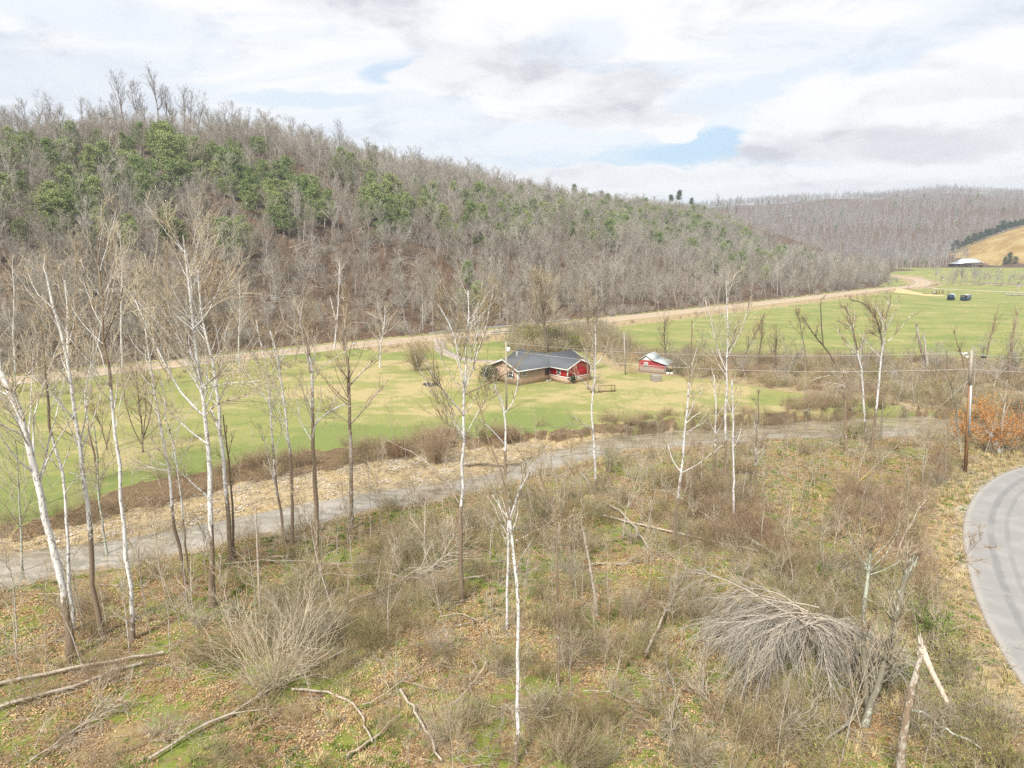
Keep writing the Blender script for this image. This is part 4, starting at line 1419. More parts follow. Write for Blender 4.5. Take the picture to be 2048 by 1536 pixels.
def traced(name, label, px_pts, w0, w1, white=None, white_bot=None, bark='bark_white', limbs=9, c0=0.45, lim=3.2, up=0.14, subs=5, twigs=4, extra=(), drift=0.0,
           twigmat='twig_tan', cat='tree', group=None, tw=0.014, cap=False, a0=0.45, a1=0.95, base=None, K=14, capw=None, crown=True, lbark=None):
    """a tree whose trunk follows the photographed line; limbs and twigs grow from it in 3-D.
    white: (row where the white bark starts, row where it is fully white)"""
    bu, bv = px_pts[0]
    g0 = GT(bu, bv) if base is None else np.array(base)
    Y0 = g0[1]
    o0 = Vector((g0[0], g0[1], g0[2]))
    T, Cn = Acc(), Acc()
    pp = path_points(px_pts, Y0, drift, K)
    pp[0] = g0 - np.array([0, 0, 0.25])
    _, vv, dd = proj(pp[:, 0], pp[:, 1], pp[:, 2])
    w0, w1 = w0 * WS * (0.7 if bark == 'bark_dark' else 1), w1 * WS * (0.7 if bark == 'bark_dark' else 1)
    limbs = int(limbs * (1.9 if bark == 'bark_dark' else 1.25))
    tw = tw * 0.82
    subs, twigs = subs + 1, twigs + 1
    r0, r1 = w0 / 2 * dd[0] / FPX, w1 / 2 * dd[-1] / FPX
    tt = np.linspace(0, 1, K)
    rad = r0 + (r1 - r0) * tt
    rad[0] *= 1.45
    rad = rad * (1 + gT.normal(0, 0.05, K))
    if white:
        bk = np.interp(vv, [white[1] - 45, white[0] + 15], [1.0, 0.0]) if white[0] > white[1] else np.interp(vv, [white[0], white[1]], [0.0, 1.0])
        bk = 0.12 + np.clip(bk, 0, 1) * 0.68
    else:
        bk = np.full(K, 0.25 if lbark is None else lbark)
    if white_bot is not None:
        bk = np.where(vv < white_bot, 0.2, bk)
    bk = np.clip(bk + gT.normal(0, 0.07, K), 0, 1)
    T.tubes(pp[None] - g0, rad[None], 8, bk)
    for (ex, ew0, ew1, ebk) in extra:
        q = path_points(ex, Y0 + gT.uniform(-0.6, 0.6) + drift * 0.5, gT.uniform(-1.5, 1.5), 9)
        near = np.argmin(np.linalg.norm(pp - q[0], axis=1))
        q = q + (pp[near] - q[0]) * np.linspace(1, 0, 9)[:, None] ** 2 * 0.8
        rr = np.linspace(ew0, ew1, 9) * WS * (0.6 if bark == 'bark_dark' else 0.85) / 2 * dd[0] / FPX
        T.tubes(q[None] - g0, rr[None], 6, np.full(9, ebk))
        if crown:
            sp_, dd_, r_, t_ = spawn(q[None] - g0, rr[None], max(5, limbs // 2 + 2), 0.3, 1.0, 0.35, 0.85, gT)
            L = lim * 0.6 * (1.15 - 0.6 * t_) * gT.uniform(0.6, 1.2, len(t_))
            bp, br = grow(sp_, dd_, L, np.minimum(r_ * 0.6, 0.035), np.full(len(t_), tw * 0.8), 5, 0.14, up, gT)
            Cn.tubes(bp, br, 4, ebk)
            s2, d2, r2, t2 = spawn(bp, br, subs, 0.15, 1.0, 0.35, 0.85, gT)
            b2, br2 = grow(s2, d2, np.repeat(L, subs) * 0.45 * gT.uniform(0.5, 1.2, len(t2)), np.full(len(t2), tw * 0.9), np.full(len(t2), tw * 0.45), 4, 0.15, up * 0.6, gT)
            Cn.tubes(b2, br2, 3, 0.5)
    if crown and limbs:
        sp_, dd_, r_, t_ = spawn(pp[None] - g0, rad[None], limbs, c0, 0.99, a0, a1, gT)
        L = lim * (1.25 - 0.75 * (t_ - c0) / (1 - c0 + 1e-6)) * gT.uniform(0.6, 1.25, len(t_))
        bp, br = grow(sp_, dd_, L, np.minimum(r_ * 0.42, 0.055), np.full(len(t_), tw * 0.8), 6, 0.13, up, gT)
        lb = (0.85 if white else 0.3)
        T.tubes(bp, br, 5, lb)
        s2, d2, r2, t2 = spawn(bp, br, subs, 0.18, 1.0, 0.35, 0.85, gT)
        L2 = np.repeat(L, subs) * (0.6 - 0.3 * t2) * gT.uniform(0.6, 1.25, len(t2))
        b2, br2 = grow(s2, d2, L2, np.minimum(r2 * 0.65, tw * 1.5), np.full(len(t2), tw * 0.7), 4, 0.15, up * 0.8, gT)
        Cn.tubes(b2, br2, 3, 0.6)
        if twigs:
            s3, d3, r3, t3 = spawn(b2, br2, twigs, 0.15, 1.0, 0.35, 0.9, gT)
            b3, br3 = grow(s3, d3, np.repeat(L2, twigs) * 0.45 * gT.uniform(0.5, 1.2, len(t3)), np.full(len(t3), tw * 0.75), np.full(len(t3), tw * 0.4), 3, 0.15, up * 0.5, gT)
            Cn.tubes(b3, br3, 3, 0.6)
    if cap:
        # jagged broken top
        e = pp[-1] - g0
        n_ = 5
        qs = np.repeat(e[None], n_, 0) + gT.normal(0, rad[-1] * 0.45, (n_, 3)) * np.array([1, 1, 0.2])
        b4, r4 = grow(qs - np.array([0, 0, rad[-1]]), np.tile((pp[-1] - pp[-2])[None], (n_, 1)), gT.uniform(1.5, 5, n_) * rad[-1], np.full(n_, rad[-1] * 0.55), np.full(n_, 0.006), 4, 0.08, 0, gT)
        T.tubes(b4, r4, 4, 0.75)
    e = empty(name, o0, 0, label, cat, group)
    link(bpy.data.objects.new('trunk', T.mesh('trunk', M[bark])), e)
    if Cn.n:
        link(bpy.data.objects.new('crown', Cn.mesh('crown', M[twigmat])), e)
    return e


def lab(s):
    return s


# big sycamores, left half
traced('sycamore_tree', 'thick leaning sycamore at the left edge with white mottled bark and dark foot',
       [(142, 1315), (135, 1220), (118, 1150), (100, 1080), (82, 990), (62, 900), (45, 840), (22, 780), (-5, 740), (-40, 690)], 24, 14, (1255, 1225), None, limbs=9, c0=0.55, lim=5.0,
       extra=[([(62, 870), (52, 840), (36, 800), (20, 775)], 12, 8, 1.0), ([(60, 855), (45, 830), (35, 826)], 10, 5, 0.1), ([(30, 790), (60, 745), (78, 720)], 6, 2, 0.5)])
traced('sycamore_tree', 'slender white trunk close beside the thick leaning sycamore at left',
       [(146, 1262), (142, 1200), (137, 1120), (130, 1030), (125, 960), (118, 915), (100, 880), (95, 830), (92, 740), (82, 650)], 11, 6, (1280, 1270), 880, limbs=7, c0=0.5, lim=3.0,
       extra=[([(127, 980), (150, 955), (180, 942)], 5, 2, 1.0), ([(180, 942), (190, 960), (176, 975)], 3, 2, 1.0)])
traced('sycamore_tree', 'mottled sycamore with brown foot, third trunk from the left edge',
       [(205, 1272), (195, 1225), (184, 1150), (178, 1060), (170, 980), (158, 910), (150, 850), (143, 780), (137, 715), (122, 660), (108, 600), (92, 545)], 17, 7, (1085, 1040), None, limbs=12, c0=0.5, lim=4.2,
       extra=[([(140, 745), (136, 680), (135, 620), (130, 560)], 9, 4, 0.9)])
traced('sycamore_tree', 'straight bright white sycamore left of the wide spreading one',
       [(264, 1282), (260, 1200), (253, 1110), (244, 1000), (236, 900), (228, 830), (222, 760), (214, 700), (205, 620), (200, 540), (196, 470)], 15, 5, (1262, 1240), 800, limbs=13, c0=0.48, lim=4.4,
       extra=[([(214, 700), (224, 660), (240, 610), (248, 560)], 6, 3, 0.4)])
traced('sycamore_tree', 'largest white sycamore with wide spreading limbs and brown foot',
       [(425, 1212), (424, 1130), (423, 1040), (421, 960), (413, 890), (408, 800), (404, 760), (392, 700), (384, 640), (378, 580), (372, 530), (366, 470)], 20, 5, (1100, 1060), None, limbs=22, c0=0.5, lim=5.4, subs=6, twigs=5,
       extra=[([(408, 840), (370, 800), (345, 760), (310, 690), (290, 640), (270, 600)], 8, 4, 1.0), ([(410, 885), (365, 850), (330, 815), (300, 780)], 6, 3, 1.0), ([(420, 985), (385, 960), (350, 935), (300, 920)], 5, 2, 0.7), ([(402, 780), (430, 755), (447, 738)], 7, 4, 1.0),
              ([(385, 680), (350, 640), (322, 590), (300, 550)], 7, 3, 1.0), ([(388, 665), (410, 640), (430, 600), (445, 560)], 6, 3, 1.0), ([(404, 790), (440, 775), (480, 765), (520, 762)], 5, 2, 0.7), ([(404, 840), (425, 815), (455, 800), (500, 790)], 5, 2, 0.5)])
traced('sycamore_tree', 'mottled sycamore directly behind the largest white one, dark stained foot',
       [(463, 1120), (458, 1060), (452, 990), (448, 920), (440, 870), (434, 800), (428, 740), (420, 700), (408, 660), (398, 600), (395, 540)], 16, 5, (1040, 990), None, limbs=12, c0=0.5, lim=3.8,
       extra=[([(444, 880), (430, 840), (422, 815)], 8, 5, 1.0)])
traced('young_sycamore', 'thin brown trunk leaning beside the dark footed sycamore',
       [(468, 1115), (466, 1040), (462, 960), (455, 900), (446, 830)], 8, 4, None, None, 'bark_brown', limbs=5, lim=2.0)
traced('sycamore_tree', 'medium white trunk left of the largest sycamore, forked branch low on its left',
       [(372, 1168), (362, 1110), (352, 1060), (345, 1010), (338, 950), (328, 890), (318, 840), (310, 790), (300, 720), (290, 650)], 11, 4, (1060, 1020), None, limbs=10, c0=0.45, lim=3.4,
       extra=[([(336, 955), (310, 940), (285, 928)], 5, 3, 1.0)])
traced('sycamore_tree', 'thinner pale trunk between the medium and the largest sycamore',
       [(380, 1150), (370, 1080), (362, 1000), (357, 930), (345, 890), (335, 850), (330, 800), (318, 740)], 7, 3, (1080, 1040), None, limbs=7, c0=0.45, lim=2.6)
traced('sycamore_tree', 'slim pale sycamore leaning left beside the creek, thin crossing stems',
       [(572, 1088), (565, 1040), (552, 960), (547, 900), (543, 840), (538, 790), (533, 740), (524, 690), (512, 640)], 9, 3, (1000, 900), None, limbs=11, c0=0.4, lim=3.2,
       extra=[([(560, 1010), (545, 950), (530, 890), (520, 850)], 5, 2, 0.8), ([(540, 800), (515, 770), (492, 745)], 4, 2, 0.9)])
traced('sycamore_tree', 'slim sycamore with white middle trunk and dark lower trunk near the creek',
       [(583, 1090), (585, 1030), (583, 960), (580, 900), (573, 850), (567, 800), (560, 750), (550, 700), (540, 660)], 12, 4, (940, 915), None, limbs=10, c0=0.45, lim=3.0,
       extra=[([(555, 730), (575, 700), (590, 680)], 4, 2, 0.9)])
traced('sycamore_tree', 'stout brown trunk with white patches, leafless, on the creek edge',
       [(634, 1118), (634, 1060), (632, 990), (628, 920), (624, 850), (625, 800), (623, 750), (618, 700), (605, 660), (590, 620)], 17, 5, (900, 780), 700, 'bark_white', limbs=12, c0=0.45, lim=3.4,
       extra=[([(628, 845), (650, 825), (690, 808)], 6, 4, 1.0)])
traced('sycamore_tree', 'brown barked trunk between the stout brown one and the tall centre sycamore',
       [(703, 1060), (702, 1000), (703, 930), (701, 870), (699, 830), (699, 770), (698, 720), (688, 690), (672, 640), (660, 590)], 14, 5, None, None, 'bark_brown', limbs=12, c0=0.5, lim=3.4, lbark=0.42,
       extra=[([(702, 850), (720, 830), (742, 800), (765, 770)], 6, 3, 0.9), ([(698, 740), (675, 790), (650, 830)], 3, 2, 0.8), ([(700, 840), (670, 825), (645, 822)], 3, 2, 0.8), ([(697, 760), (730, 735), (760, 708)], 7, 4, 0.8), ([(692, 700), (690, 650), (694, 600)], 5, 2, 0.8)])
traced('sycamore_tree', 'tall central sycamore, white above and dark brown below, long forked limbs',
       [(924, 1205), (924, 1120), (922, 1040), (925, 960), (926, 880), (927, 820), (930, 760), (932, 700), (934, 640), (936, 580)], 14, 4, (1030, 1010), None, limbs=16, c0=0.55, lim=4.2, subs=6, twigs=4,
       extra=[([(927, 815), (900, 790), (870, 760), (845, 710)], 6, 3, 0.9), ([(928, 810), (955, 790), (985, 770), (1020, 745), (1060, 700)], 6, 2, 0.15), ([(929, 770), (920, 720), (910, 670), (890, 630), (870, 600)], 7, 3, 1.0), ([(926, 860), (950, 830), (975, 790)], 4, 2, 1.0), ([(925, 860), (900, 845), (880, 832)], 4, 2, 1.0),
              ([(929, 800), (945, 745), (962, 690), (975, 640), (985, 590)], 6, 3, 0.9)])
traced('sycamore_tree', 'pale branching tree standing in line with the light pole before the house',
       [(1010, 955), (1011, 880), (1010, 830), (1005, 800), (990, 780), (986, 750)], 9, 4, (930, 900), None, limbs=6, c0=0.45, lim=2.6,
       extra=[([(1010, 825), (1028, 805), (1035, 770), (1040, 740)], 5, 3, 1.0), ([(1008, 885), (985, 860), (960, 840)], 4, 3, 1.0)])
traced('sycamore_tree', 'thin white stem just left of the tall white centre stem, brown feet in brush',
       [(1014, 1258), (1014, 1180), (1017, 1100), (1017, 1045), (1020, 1000)], 9, 6, (1290, 1280), None, limbs=3, c0=0.7, lim=2.4,
       extra=[([(1014, 1090), (1000, 1050), (1000, 1020)], 3, 2, 0.6)])
traced('sycamore_tree', 'long thin white trunk rising from the bottom centre with a brown and a grey fork',
       [(1032, 1530), (1035, 1470), (1037, 1400), (1036, 1330), (1036, 1260), (1036, 1190), (1030, 1130), (1025, 1090), (1019, 1040)], 13, 9, (1520, 1480), None, limbs=4, c0=0.75, lim=2.6,
       extra=[([(1019, 1040), (1010, 1000), (1008, 960), (995, 920), (975, 880), (965, 830), (950, 790)], 8, 4, 0.1), ([(1020, 1040), (1030, 1005), (1045, 970), (1060, 945)], 7, 6, 0.9), ([(1060, 945), (1052, 930), (1055, 915)], 4, 2, 1.0),
              ([(1016, 1035), (1000, 1015), (985, 990)], 5, 3, 0.7), ([(1045, 1095), (1070, 1070), (1105, 1045), (1120, 1030)], 5, 3, 0.4)])
traced('sycamore_tree', 'thin bright white trunk standing before the board pile in the lawn',
       [(1192, 985), (1190, 930), (1187, 870), (1184, 820), (1186, 780), (1190, 740), (1192, 700), (1190, 650)], 8, 3, (985, 970), None, limbs=8, c0=0.5, lim=2.8,
       extra=[([(1187, 735), (1200, 722), (1210, 700)], 4, 2, 1.0), ([(1186, 775), (1165, 760), (1145, 745)], 3, 2, 1.0), ([(1185, 855), (1165, 845), (1148, 835)], 3, 2, 1.0), ([(1188, 980), (1176, 960), (1160, 945)], 3, 2, 1.0)])
traced('sycamore_tree', 'thin white leaning trunk right of the bright one, curved limb at its foot',
       [(1348, 1075), (1352, 1030), (1360, 970), (1366, 920), (1370, 860), (1376, 800), (1380, 750), (1384, 690), (1384, 640)], 9, 3, (1020, 990), 760, limbs=9, c0=0.45, lim=2.8,
       extra=[([(1362, 935), (1345, 920), (1336, 890)], 4, 2, 1.0), ([(1366, 945), (1395, 930), (1420, 910), (1445, 890)], 3, 2, 1.0), ([(1370, 850), (1390, 830), (1405, 824)], 3, 2, 1.0)])
traced('sycamore_tree', 'pale grey trunk standing between two thin white ones at right of centre',
       [(1467, 1045), (1466, 1000), (1468, 940), (1467, 880), (1466, 830), (1464, 760)], 7, 4, (1060, 1040), None, limbs=6, c0=0.5, lim=2.2)
traced('sycamore_tree', 'tall pale trunk with broad yellowish crown right of centre',
       [(1450, 950), (1450, 880), (1453, 800), (1454, 740), (1455, 680), (1454, 620), (1452, 560)], 9, 3, (930, 880), None, limbs=15, c0=0.5, lim=3.4, subs=6,
       extra=[([(1454, 740), (1435, 700), (1425, 650), (1410, 600)], 4, 2, 0.7), ([(1454, 720), (1475, 680), (1490, 640), (1500, 600)], 4, 2, 0.7)])
traced('sycamore_tree', 'short pale trunk left of the tall yellowish crowned one',
       [(1428, 960), (1430, 900), (1432, 840), (1431, 790), (1428, 750)], 7, 3, (930, 880), None, limbs=8, c0=0.4, lim=2.4)
traced('sycamore_tree', 'small forked tree with white Y branches right of the pale trunks',
       [(1508, 1000), (1510, 950), (1512, 910), (1513, 870), (1517, 830), (1518, 780)], 7, 3, (960, 930), 890, limbs=8, c0=0.4, lim=2.0,
       extra=[([(1511, 925), (1502, 905), (1505, 890)], 4, 2, 1.0), ([(1512, 925), (1525, 910), (1532, 890)], 3, 2, 1.0)])
traced('bare_tree', 'topless brown trunk with white drooping branches on the left, creek edge',
       [(1692, 905), (1691, 870), (1690, 830), (1690, 790), (1689, 745)], 9, 6, None, None, 'bark_brown', limbs=3, c0=0.6, lim=1.6, cap=True,
       extra=[([(1689, 765), (1670, 746), (1650, 752), (1620, 762)], 4, 2, 1.0), ([(1689, 772), (1680, 770), (1660, 765), (1640, 772)], 3, 2, 0.8), ([(1688, 770), (1665, 775), (1655, 765)], 3, 1.5, 0.9)])
traced('sycamore_tree', 'left of the leaning white pair by the creek, dark forked top',
       [(1732, 885), (1730, 850), (1727, 800), (1725, 755), (1720, 720), (1716, 700), (1706, 660), (1698, 625), (1690, 612)], 7, 4, (870, 855), 712, limbs=9, c0=0.55, lim=2.6, twigmat='twig_red',
       extra=[([(1725, 750), (1705, 735), (1690, 716)], 3, 2, 1.0), ([(1718, 716), (1700, 700), (1680, 670), (1668, 645)], 4, 2, 0.5)])
traced('sycamore_tree', 'right of the leaning white pair by the creek, wide dark crown',
       [(1743, 905), (1746, 870), (1752, 820), (1758, 770), (1763, 720), (1767, 680), (1770, 655), (1776, 620), (1782, 590)], 9, 3, (850, 835), 660, limbs=12, c0=0.6, lim=3.0,
       extra=[([(1765, 690), (1785, 675), (1810, 645), (1830, 620)], 3, 1.5, 0.5)])
traced('bare_tree', 'thin greenish tree with a low side branch right of the leaning white pair',
       [(1762, 885), (1763, 850), (1765, 810), (1768, 775), (1764, 760)], 5, 2, None, None, 'bark_lichen', limbs=7, c0=0.4, lim=1.6,
       extra=[([(1763, 850), (1775, 830), (1792, 815)], 3, 1.5, 0.2)])
traced('dead_snag', 'thin pale dead pole standing in leaves left of the radiating bush',
       [(522, 1245), (519, 1190), (516, 1130), (514, 1070), (511, 1015)], 8, 5, (1320, 1300), None, 'bark_log', limbs=0, cap=True, cat='dead tree')
traced('dead_snag', 'leaning peeled dead trunk right of the centre sycamore forks',
       [(1196, 1232), (1188, 1180), (1178, 1120), (1170, 1080), (1166, 1058)], 9, 8, (1320, 1300), None, 'bark_log', limbs=0, cap=True, cat='dead tree')
traced('dead_snag', 'thin dark vine covered dead stem right of the long white trunk',
       [(1118, 1370), (1117, 1300), (1116, 1200), (1114, 1120), (1112, 1040), (1100, 1000), (1080, 950)], 8, 4, None, None, 'bark_brown', limbs=5, c0=0.6, lim=2.0, cat='dead tree')
traced('dead_snag', 'slender dark curved stem near the vine covered one',
       [(1142, 1180), (1140, 1140), (1132, 1080), (1122, 1030), (1110, 1000)], 5, 3, None, None, 'bark_brown', limbs=5, c0=0.5, lim=1.6, cat='dead tree')
traced('dead_snag', 'short brown rotten stub standing left of the small forked tree',
       [(1500, 990), (1500, 965), (1502, 940)], 9, 8, None, None, 'bark_dark', limbs=0, cap=True, cat='stump')
traced('dead_snag', 'short dark rotten stub between the dark stems near centre right',
       [(1142, 1110), (1143, 1060), (1146, 1022)], 7, 6, None, None, 'bark_dark', limbs=0, cap=True, cat='stump')
traced('dead_snag', 'thin dark stub at the bottom centre among grass',
       [(932, 1500), (934, 1460), (938, 1420)], 6, 3, None, None, 'bark_brown', limbs=0, cap=True, cat='stump')

# right foreground
traced('bare_tree', 'lichen grey trunk with small round dark crown among the brush by the lane',
       [(1735, 1440), (1733, 1380), (1728, 1310), (1727, 1250), (1730, 1190), (1738, 1140), (1741, 1100)], 17, 9, (1300, 1200), None, 'bark_lichen', limbs=12, c0=0.86, lim=1.9, a0=0.5, a1=1.1, twigmat='twig_red', subs=6, twigs=5,
       extra=[([(1741, 1100), (1728, 1085), (1727, 1055)], 5, 3, 0.3), ([(1740, 1100), (1752, 1085), (1765, 1060)], 5, 2, 0.3), ([(1728, 1310), (1738, 1260), (1740, 1240)], 6, 3, 0.5)])
traced('bare_tree', 'thick moss covered leaning trunk with broken top and fan of straight shoots',
       [(1728, 1450), (1745, 1400), (1765, 1340), (1785, 1270), (1800, 1200), (1812, 1150), (1824, 1125)], 22, 17, None, None, 'bark_lichen', limbs=30, c0=0.15, lim=2.2, a0=0.5, a1=1.0, up=0.10, cap=True, twigmat='twig_tan', subs=4, twigs=3, lbark=0.3)
traced('dead_snag', 'pale bare pole leaning to the upper right in the brush by the lane',
       [(1790, 1140), (1796, 1100), (1808, 1070), (1825, 1045), (1838, 1015), (1853, 1000)], 6, 2.5, (1320, 1300), None, 'bark_log', limbs=4, c0=0.5, lim=1.2, cat='dead tree')
traced('bare_sapling', 'red brown thorny sapling whose long branch reaches over the lane',
       [(1790, 1300), (1830, 1220), (1880, 1160), (1930, 1110), (1965, 1075)], 5, 2, None, None, 'bark_dark', limbs=12, c0=0.35, lim=1.6, up=0.02, twigmat='twig_red', a0=0.6, a1=1.3, cat='sapling')
# broken snag with hanging top
traced('broken_snag', 'thick dead trunk at the bottom right, snapped over at its top',
       [(1792, 1600), (1800, 1530), (1808, 1460), (1820, 1400), (1832, 1350), (1842, 1305)], 25, 18, None, None, 'bark_brown', limbs=0, cap=True, cat='dead tree', lbark=0.5)
gq = GT(1792, 1600)
q = MB()
a_, b_, c_ = P(1841, 1292, gq[1] + 0.1), P(1862, 1340, gq[1] - 0.2), P(1893, 1402, gq[1] - 0.3)
T = Acc()
pp = np.array([a_, (a_ + b_) / 2, b_, (b_ + c_) / 2, c_])[None]
T.tubes(pp, np.array([[0.14, 0.13, 0.10, 0.10, 0.085]]), 7, 1.0)
jag = np.repeat(np.array([a_]), 5, 0) + gT.normal(0, 0.07, (5, 3))
b4, r4 = grow(jag, np.tile([[-0.2, 0, 1.0]], (5, 1)), gT.uniform(0.2, 0.5, 5), np.full(5, 0.06), np.full(5, 0.01), 3, 0.1, 0, gT)
T.tubes(b4, r4, 4, 1.0)
o = link(bpy.data.objects.new('fallen_log', T.mesh('fallen_log', M['heart_wood'])), None)
tag(o, 'pale splintered trunk piece hanging from the snapped snag at bottom right', 'broken trunk')


def log(label, px_pts, w0, w1, bark='bark_log', bk=0.75, lift=0.25, branches=0, bl=1.5, cat='log', name='fallen_log', twm='twig_grey', subs=4, g=gT, raise_mid=0.0, group=None, droop=0.0):
    pts = np.array([GT(u, v) for u, v in px_pts])
    s_ = np.concatenate([[0], np.cumsum(np.linalg.norm(np.diff(pts, axis=0), axis=1))])
    K = 12
    t = np.linspace(0, s_[-1], K)
    q = np.stack([np.interp(t, s_, pts[:, k]) for k in range(3)], 1)
    q[:, 2] += lift + raise_mid * np.sin(np.linspace(0, np.pi, K)) + g.normal(0, 0.03, K)
    q[:, :2] += g.normal(0, 0.05, (K, 2))
    d_ = np.linalg.norm(q[0] - np.array([0, 0, CAMH]))
    rad = np.linspace(w0, w1, K) * 0.62 / 2 * d_ / FPX
    T, Cn = Acc(), Acc()
    T.tubes(q[None], rad[None], 7, bk)
    if branches:
        sp_, dd_, r_, t_ = spawn(q[None], rad[None], branches, 0.3, 1.0, 0.4, 0.9, g)
        dd_[:, 2] = np.abs(dd_[:, 2]) * 0.7
        L = bl * g.uniform(0.5, 1.3, len(t_))
        bp, br = grow(sp_, dd_, L, np.minimum(r_ * 0.6, 0.05), np.full(len(t_), 0.012), 6, 0.16, droop, g)
        T.tubes(bp, br, 4, bk)
        s2, d2, r2, t2 = spawn(bp, br, subs, 0.2, 1.0, 0.35, 0.85, g)
        b2, br2 = grow(s2, d2, np.repeat(L, subs) * 0.5 * g.uniform(0.5, 1.2, len(t2)), np.full(len(t2), 0.013), np.full(len(t2), 0.006), 4, 0.15, droop, g)
        Cn.tubes(b2, br2, 3, 0.6)
        s3, d3, r3, t3 = spawn(b2, br2, 3, 0.2, 1.0, 0.35, 0.85, g)
        b3, br3 = grow(s3, d3, np.repeat(np.repeat(L, subs), 3) * 0.28 * g.uniform(0.5, 1.2, len(t3)), np.full(len(t3), 0.009), np.full(len(t3), 0.005), 3, 0.15, droop, g)
        Cn.tubes(b3, br3, 3, 0.6)
    o0 = q[K // 2].copy()
    for A_ in (T, Cn):
        A_.V = [v_ - o0 for v_ in A_.V]
    e = empty(name, o0, 0, label, cat, group)
    link(bpy.data.objects.new('trunk', T.mesh('trunk', M[bark])), e)
    if Cn.n:
        link(bpy.data.objects.new('branches' if False else 'crown', Cn.mesh('crown', M[twm])), e)
    return e


log('long straight fallen log, upper of two at the left edge', [(-60, 1392), (0, 1375), (100, 1355), (200, 1335), (330, 1312)], 9, 6)
log('long fallen log, lower of two at the left edge', [(-60, 1440), (0, 1422), (80, 1398), (150, 1380), (220, 1352), (285, 1330)], 9, 8)
log('fallen tree with brushy crown pointing to the radiating bush, lower left', [(300, 1530), (380, 1475), (470, 1432), (560, 1380), (620, 1345), (690, 1305)], 8, 7, branches=8, bl=2.0)
log('curved grey branch lying on grass right of the radiating bush', [(585, 1385), (630, 1388), (670, 1395), (700, 1408), (725, 1440), (745, 1492)], 7, 5, lift=0.2)
log('pale forked fallen trunk whose brushy top meets the tall centre sycamore', [(700, 1215), (745, 1200), (790, 1180), (830, 1162), (862, 1148), (905, 1110)], 7, 9, branches=16, bl=3.0, lift=0.4, subs=6)
log('thin grey branch arching left from the forked fallen trunk', [(808, 1168), (790, 1160), (750, 1158), (720, 1165), (660, 1162), (600, 1170)], 5, 2, lift=0.45, branches=5, bl=1.2)
log('short log lying behind the foot of the tall centre sycamore', [(878, 1172), (920, 1165), (968, 1158)], 6, 5)
log('thin wavy branch on brown leaves in front of the stout brown trunk', [(535, 1122), (580, 1118), (620, 1108), (680, 1088)], 4, 4)
log('grey branch lying across leaves right of the thin dead pole', [(430, 1140), (520, 1130), (600, 1130), (680, 1138), (760, 1130)], 3, 2.5, lift=0.35, branches=5, bl=1.2)
log('long thin fallen trunk running right under the fallen grey tree', [(1208, 1038), (1260, 1050), (1330, 1066), (1390, 1080), (1450, 1094), (1520, 1108)], 6, 5)
log('short fallen pole slanting down right beside the long thin fallen trunk', [(1205, 1008), (1240, 1030), (1270, 1062), (1296, 1104)], 6, 5, lift=0.3)
log('grey barked fallen tree with upright side branches, uphill end in the brush', [(1560, 1130), (1530, 1108), (1480, 1085), (1430, 1058), (1385, 1025), (1345, 995), (1300, 990)], 10, 3, 'bark_lichen', 0.5, 0.5, branches=7, bl=2.0)
log('slanting log at the bottom centre left of the dark stub', [(800, 1390), (830, 1430), (855, 1480), (880, 1530)], 8, 6)
log('brown log leaning in grass left of the long white trunk', [(905, 1428), (930, 1400), (955, 1370), (975, 1335)], 8, 6, lift=0.4, bk=0.5)
log('log half hidden in brush at the bottom left of centre', [(690, 1525), (740, 1490), (800, 1440)], 8, 5, bk=0.5)
log('dark lichened branch lying right of the snapped snag foot', [(1815, 1440), (1850, 1452), (1880, 1478), (1920, 1500), (1960, 1522)], 9, 4, 'bark_lichen', 0.6, 0.6)
log('thick vine bound log leaning through brush at bottom right of centre', [(1290, 1330), (1305, 1290), (1330, 1250), (1350, 1200), (1355, 1165)], 9, 7, 'bark_brown', 0.5, 0.6, branches=6, bl=1.5)
log('mossy log lying below the round crowned tree at the right', [(1640, 1520), (1690, 1470), (1725, 1420), (1745, 1390), (1800, 1370)], 9, 6, 'bark_lichen', 0.3, 0.6, branches=4, bl=1.2)
log('fallen limb propped over the creek near the brush pile', [(1145, 960), (1120, 930), (1160, 925), (1200, 918)], 4, 3, 'bark_brown', 0.4, 1.0, branches=3, bl=1.0)
log('two brown branches crossing toward the tall centre sycamore', [(920, 1020), (880, 985), (840, 950), (800, 915), (770, 888)], 6, 4, 'bark_brown', 0.5, 0.6, raise_mid=1.4, branches=4, bl=1.6)
log('dark driftwood caught on the gravel bar above the creek', [(925, 935), (960, 932), (1000, 936), (1040, 930)], 7, 4, 'bark_dark', 0.2, 0.2, branches=8, bl=1.0, cat='driftwood', name='driftwood')
log('fallen branch with fine twigs at the lower left corner', [(60, 1530), (110, 1500), (170, 1455), (240, 1420)], 6, 3, bk=0.8, branches=6, bl=1.8)
log('bare branch lying in dry grass left of the weeping brush mass', [(1330, 1330), (1350, 1390), (1360, 1440), (1340, 1500)], 5, 3, bk=0.8, branches=6, bl=1.6)
log('bleached twiggy branch fallen in the middle foreground', [(880, 1240), (920, 1232), (960, 1250), (985, 1290)], 3, 2, bk=0.9, branches=6, bl=1.2)

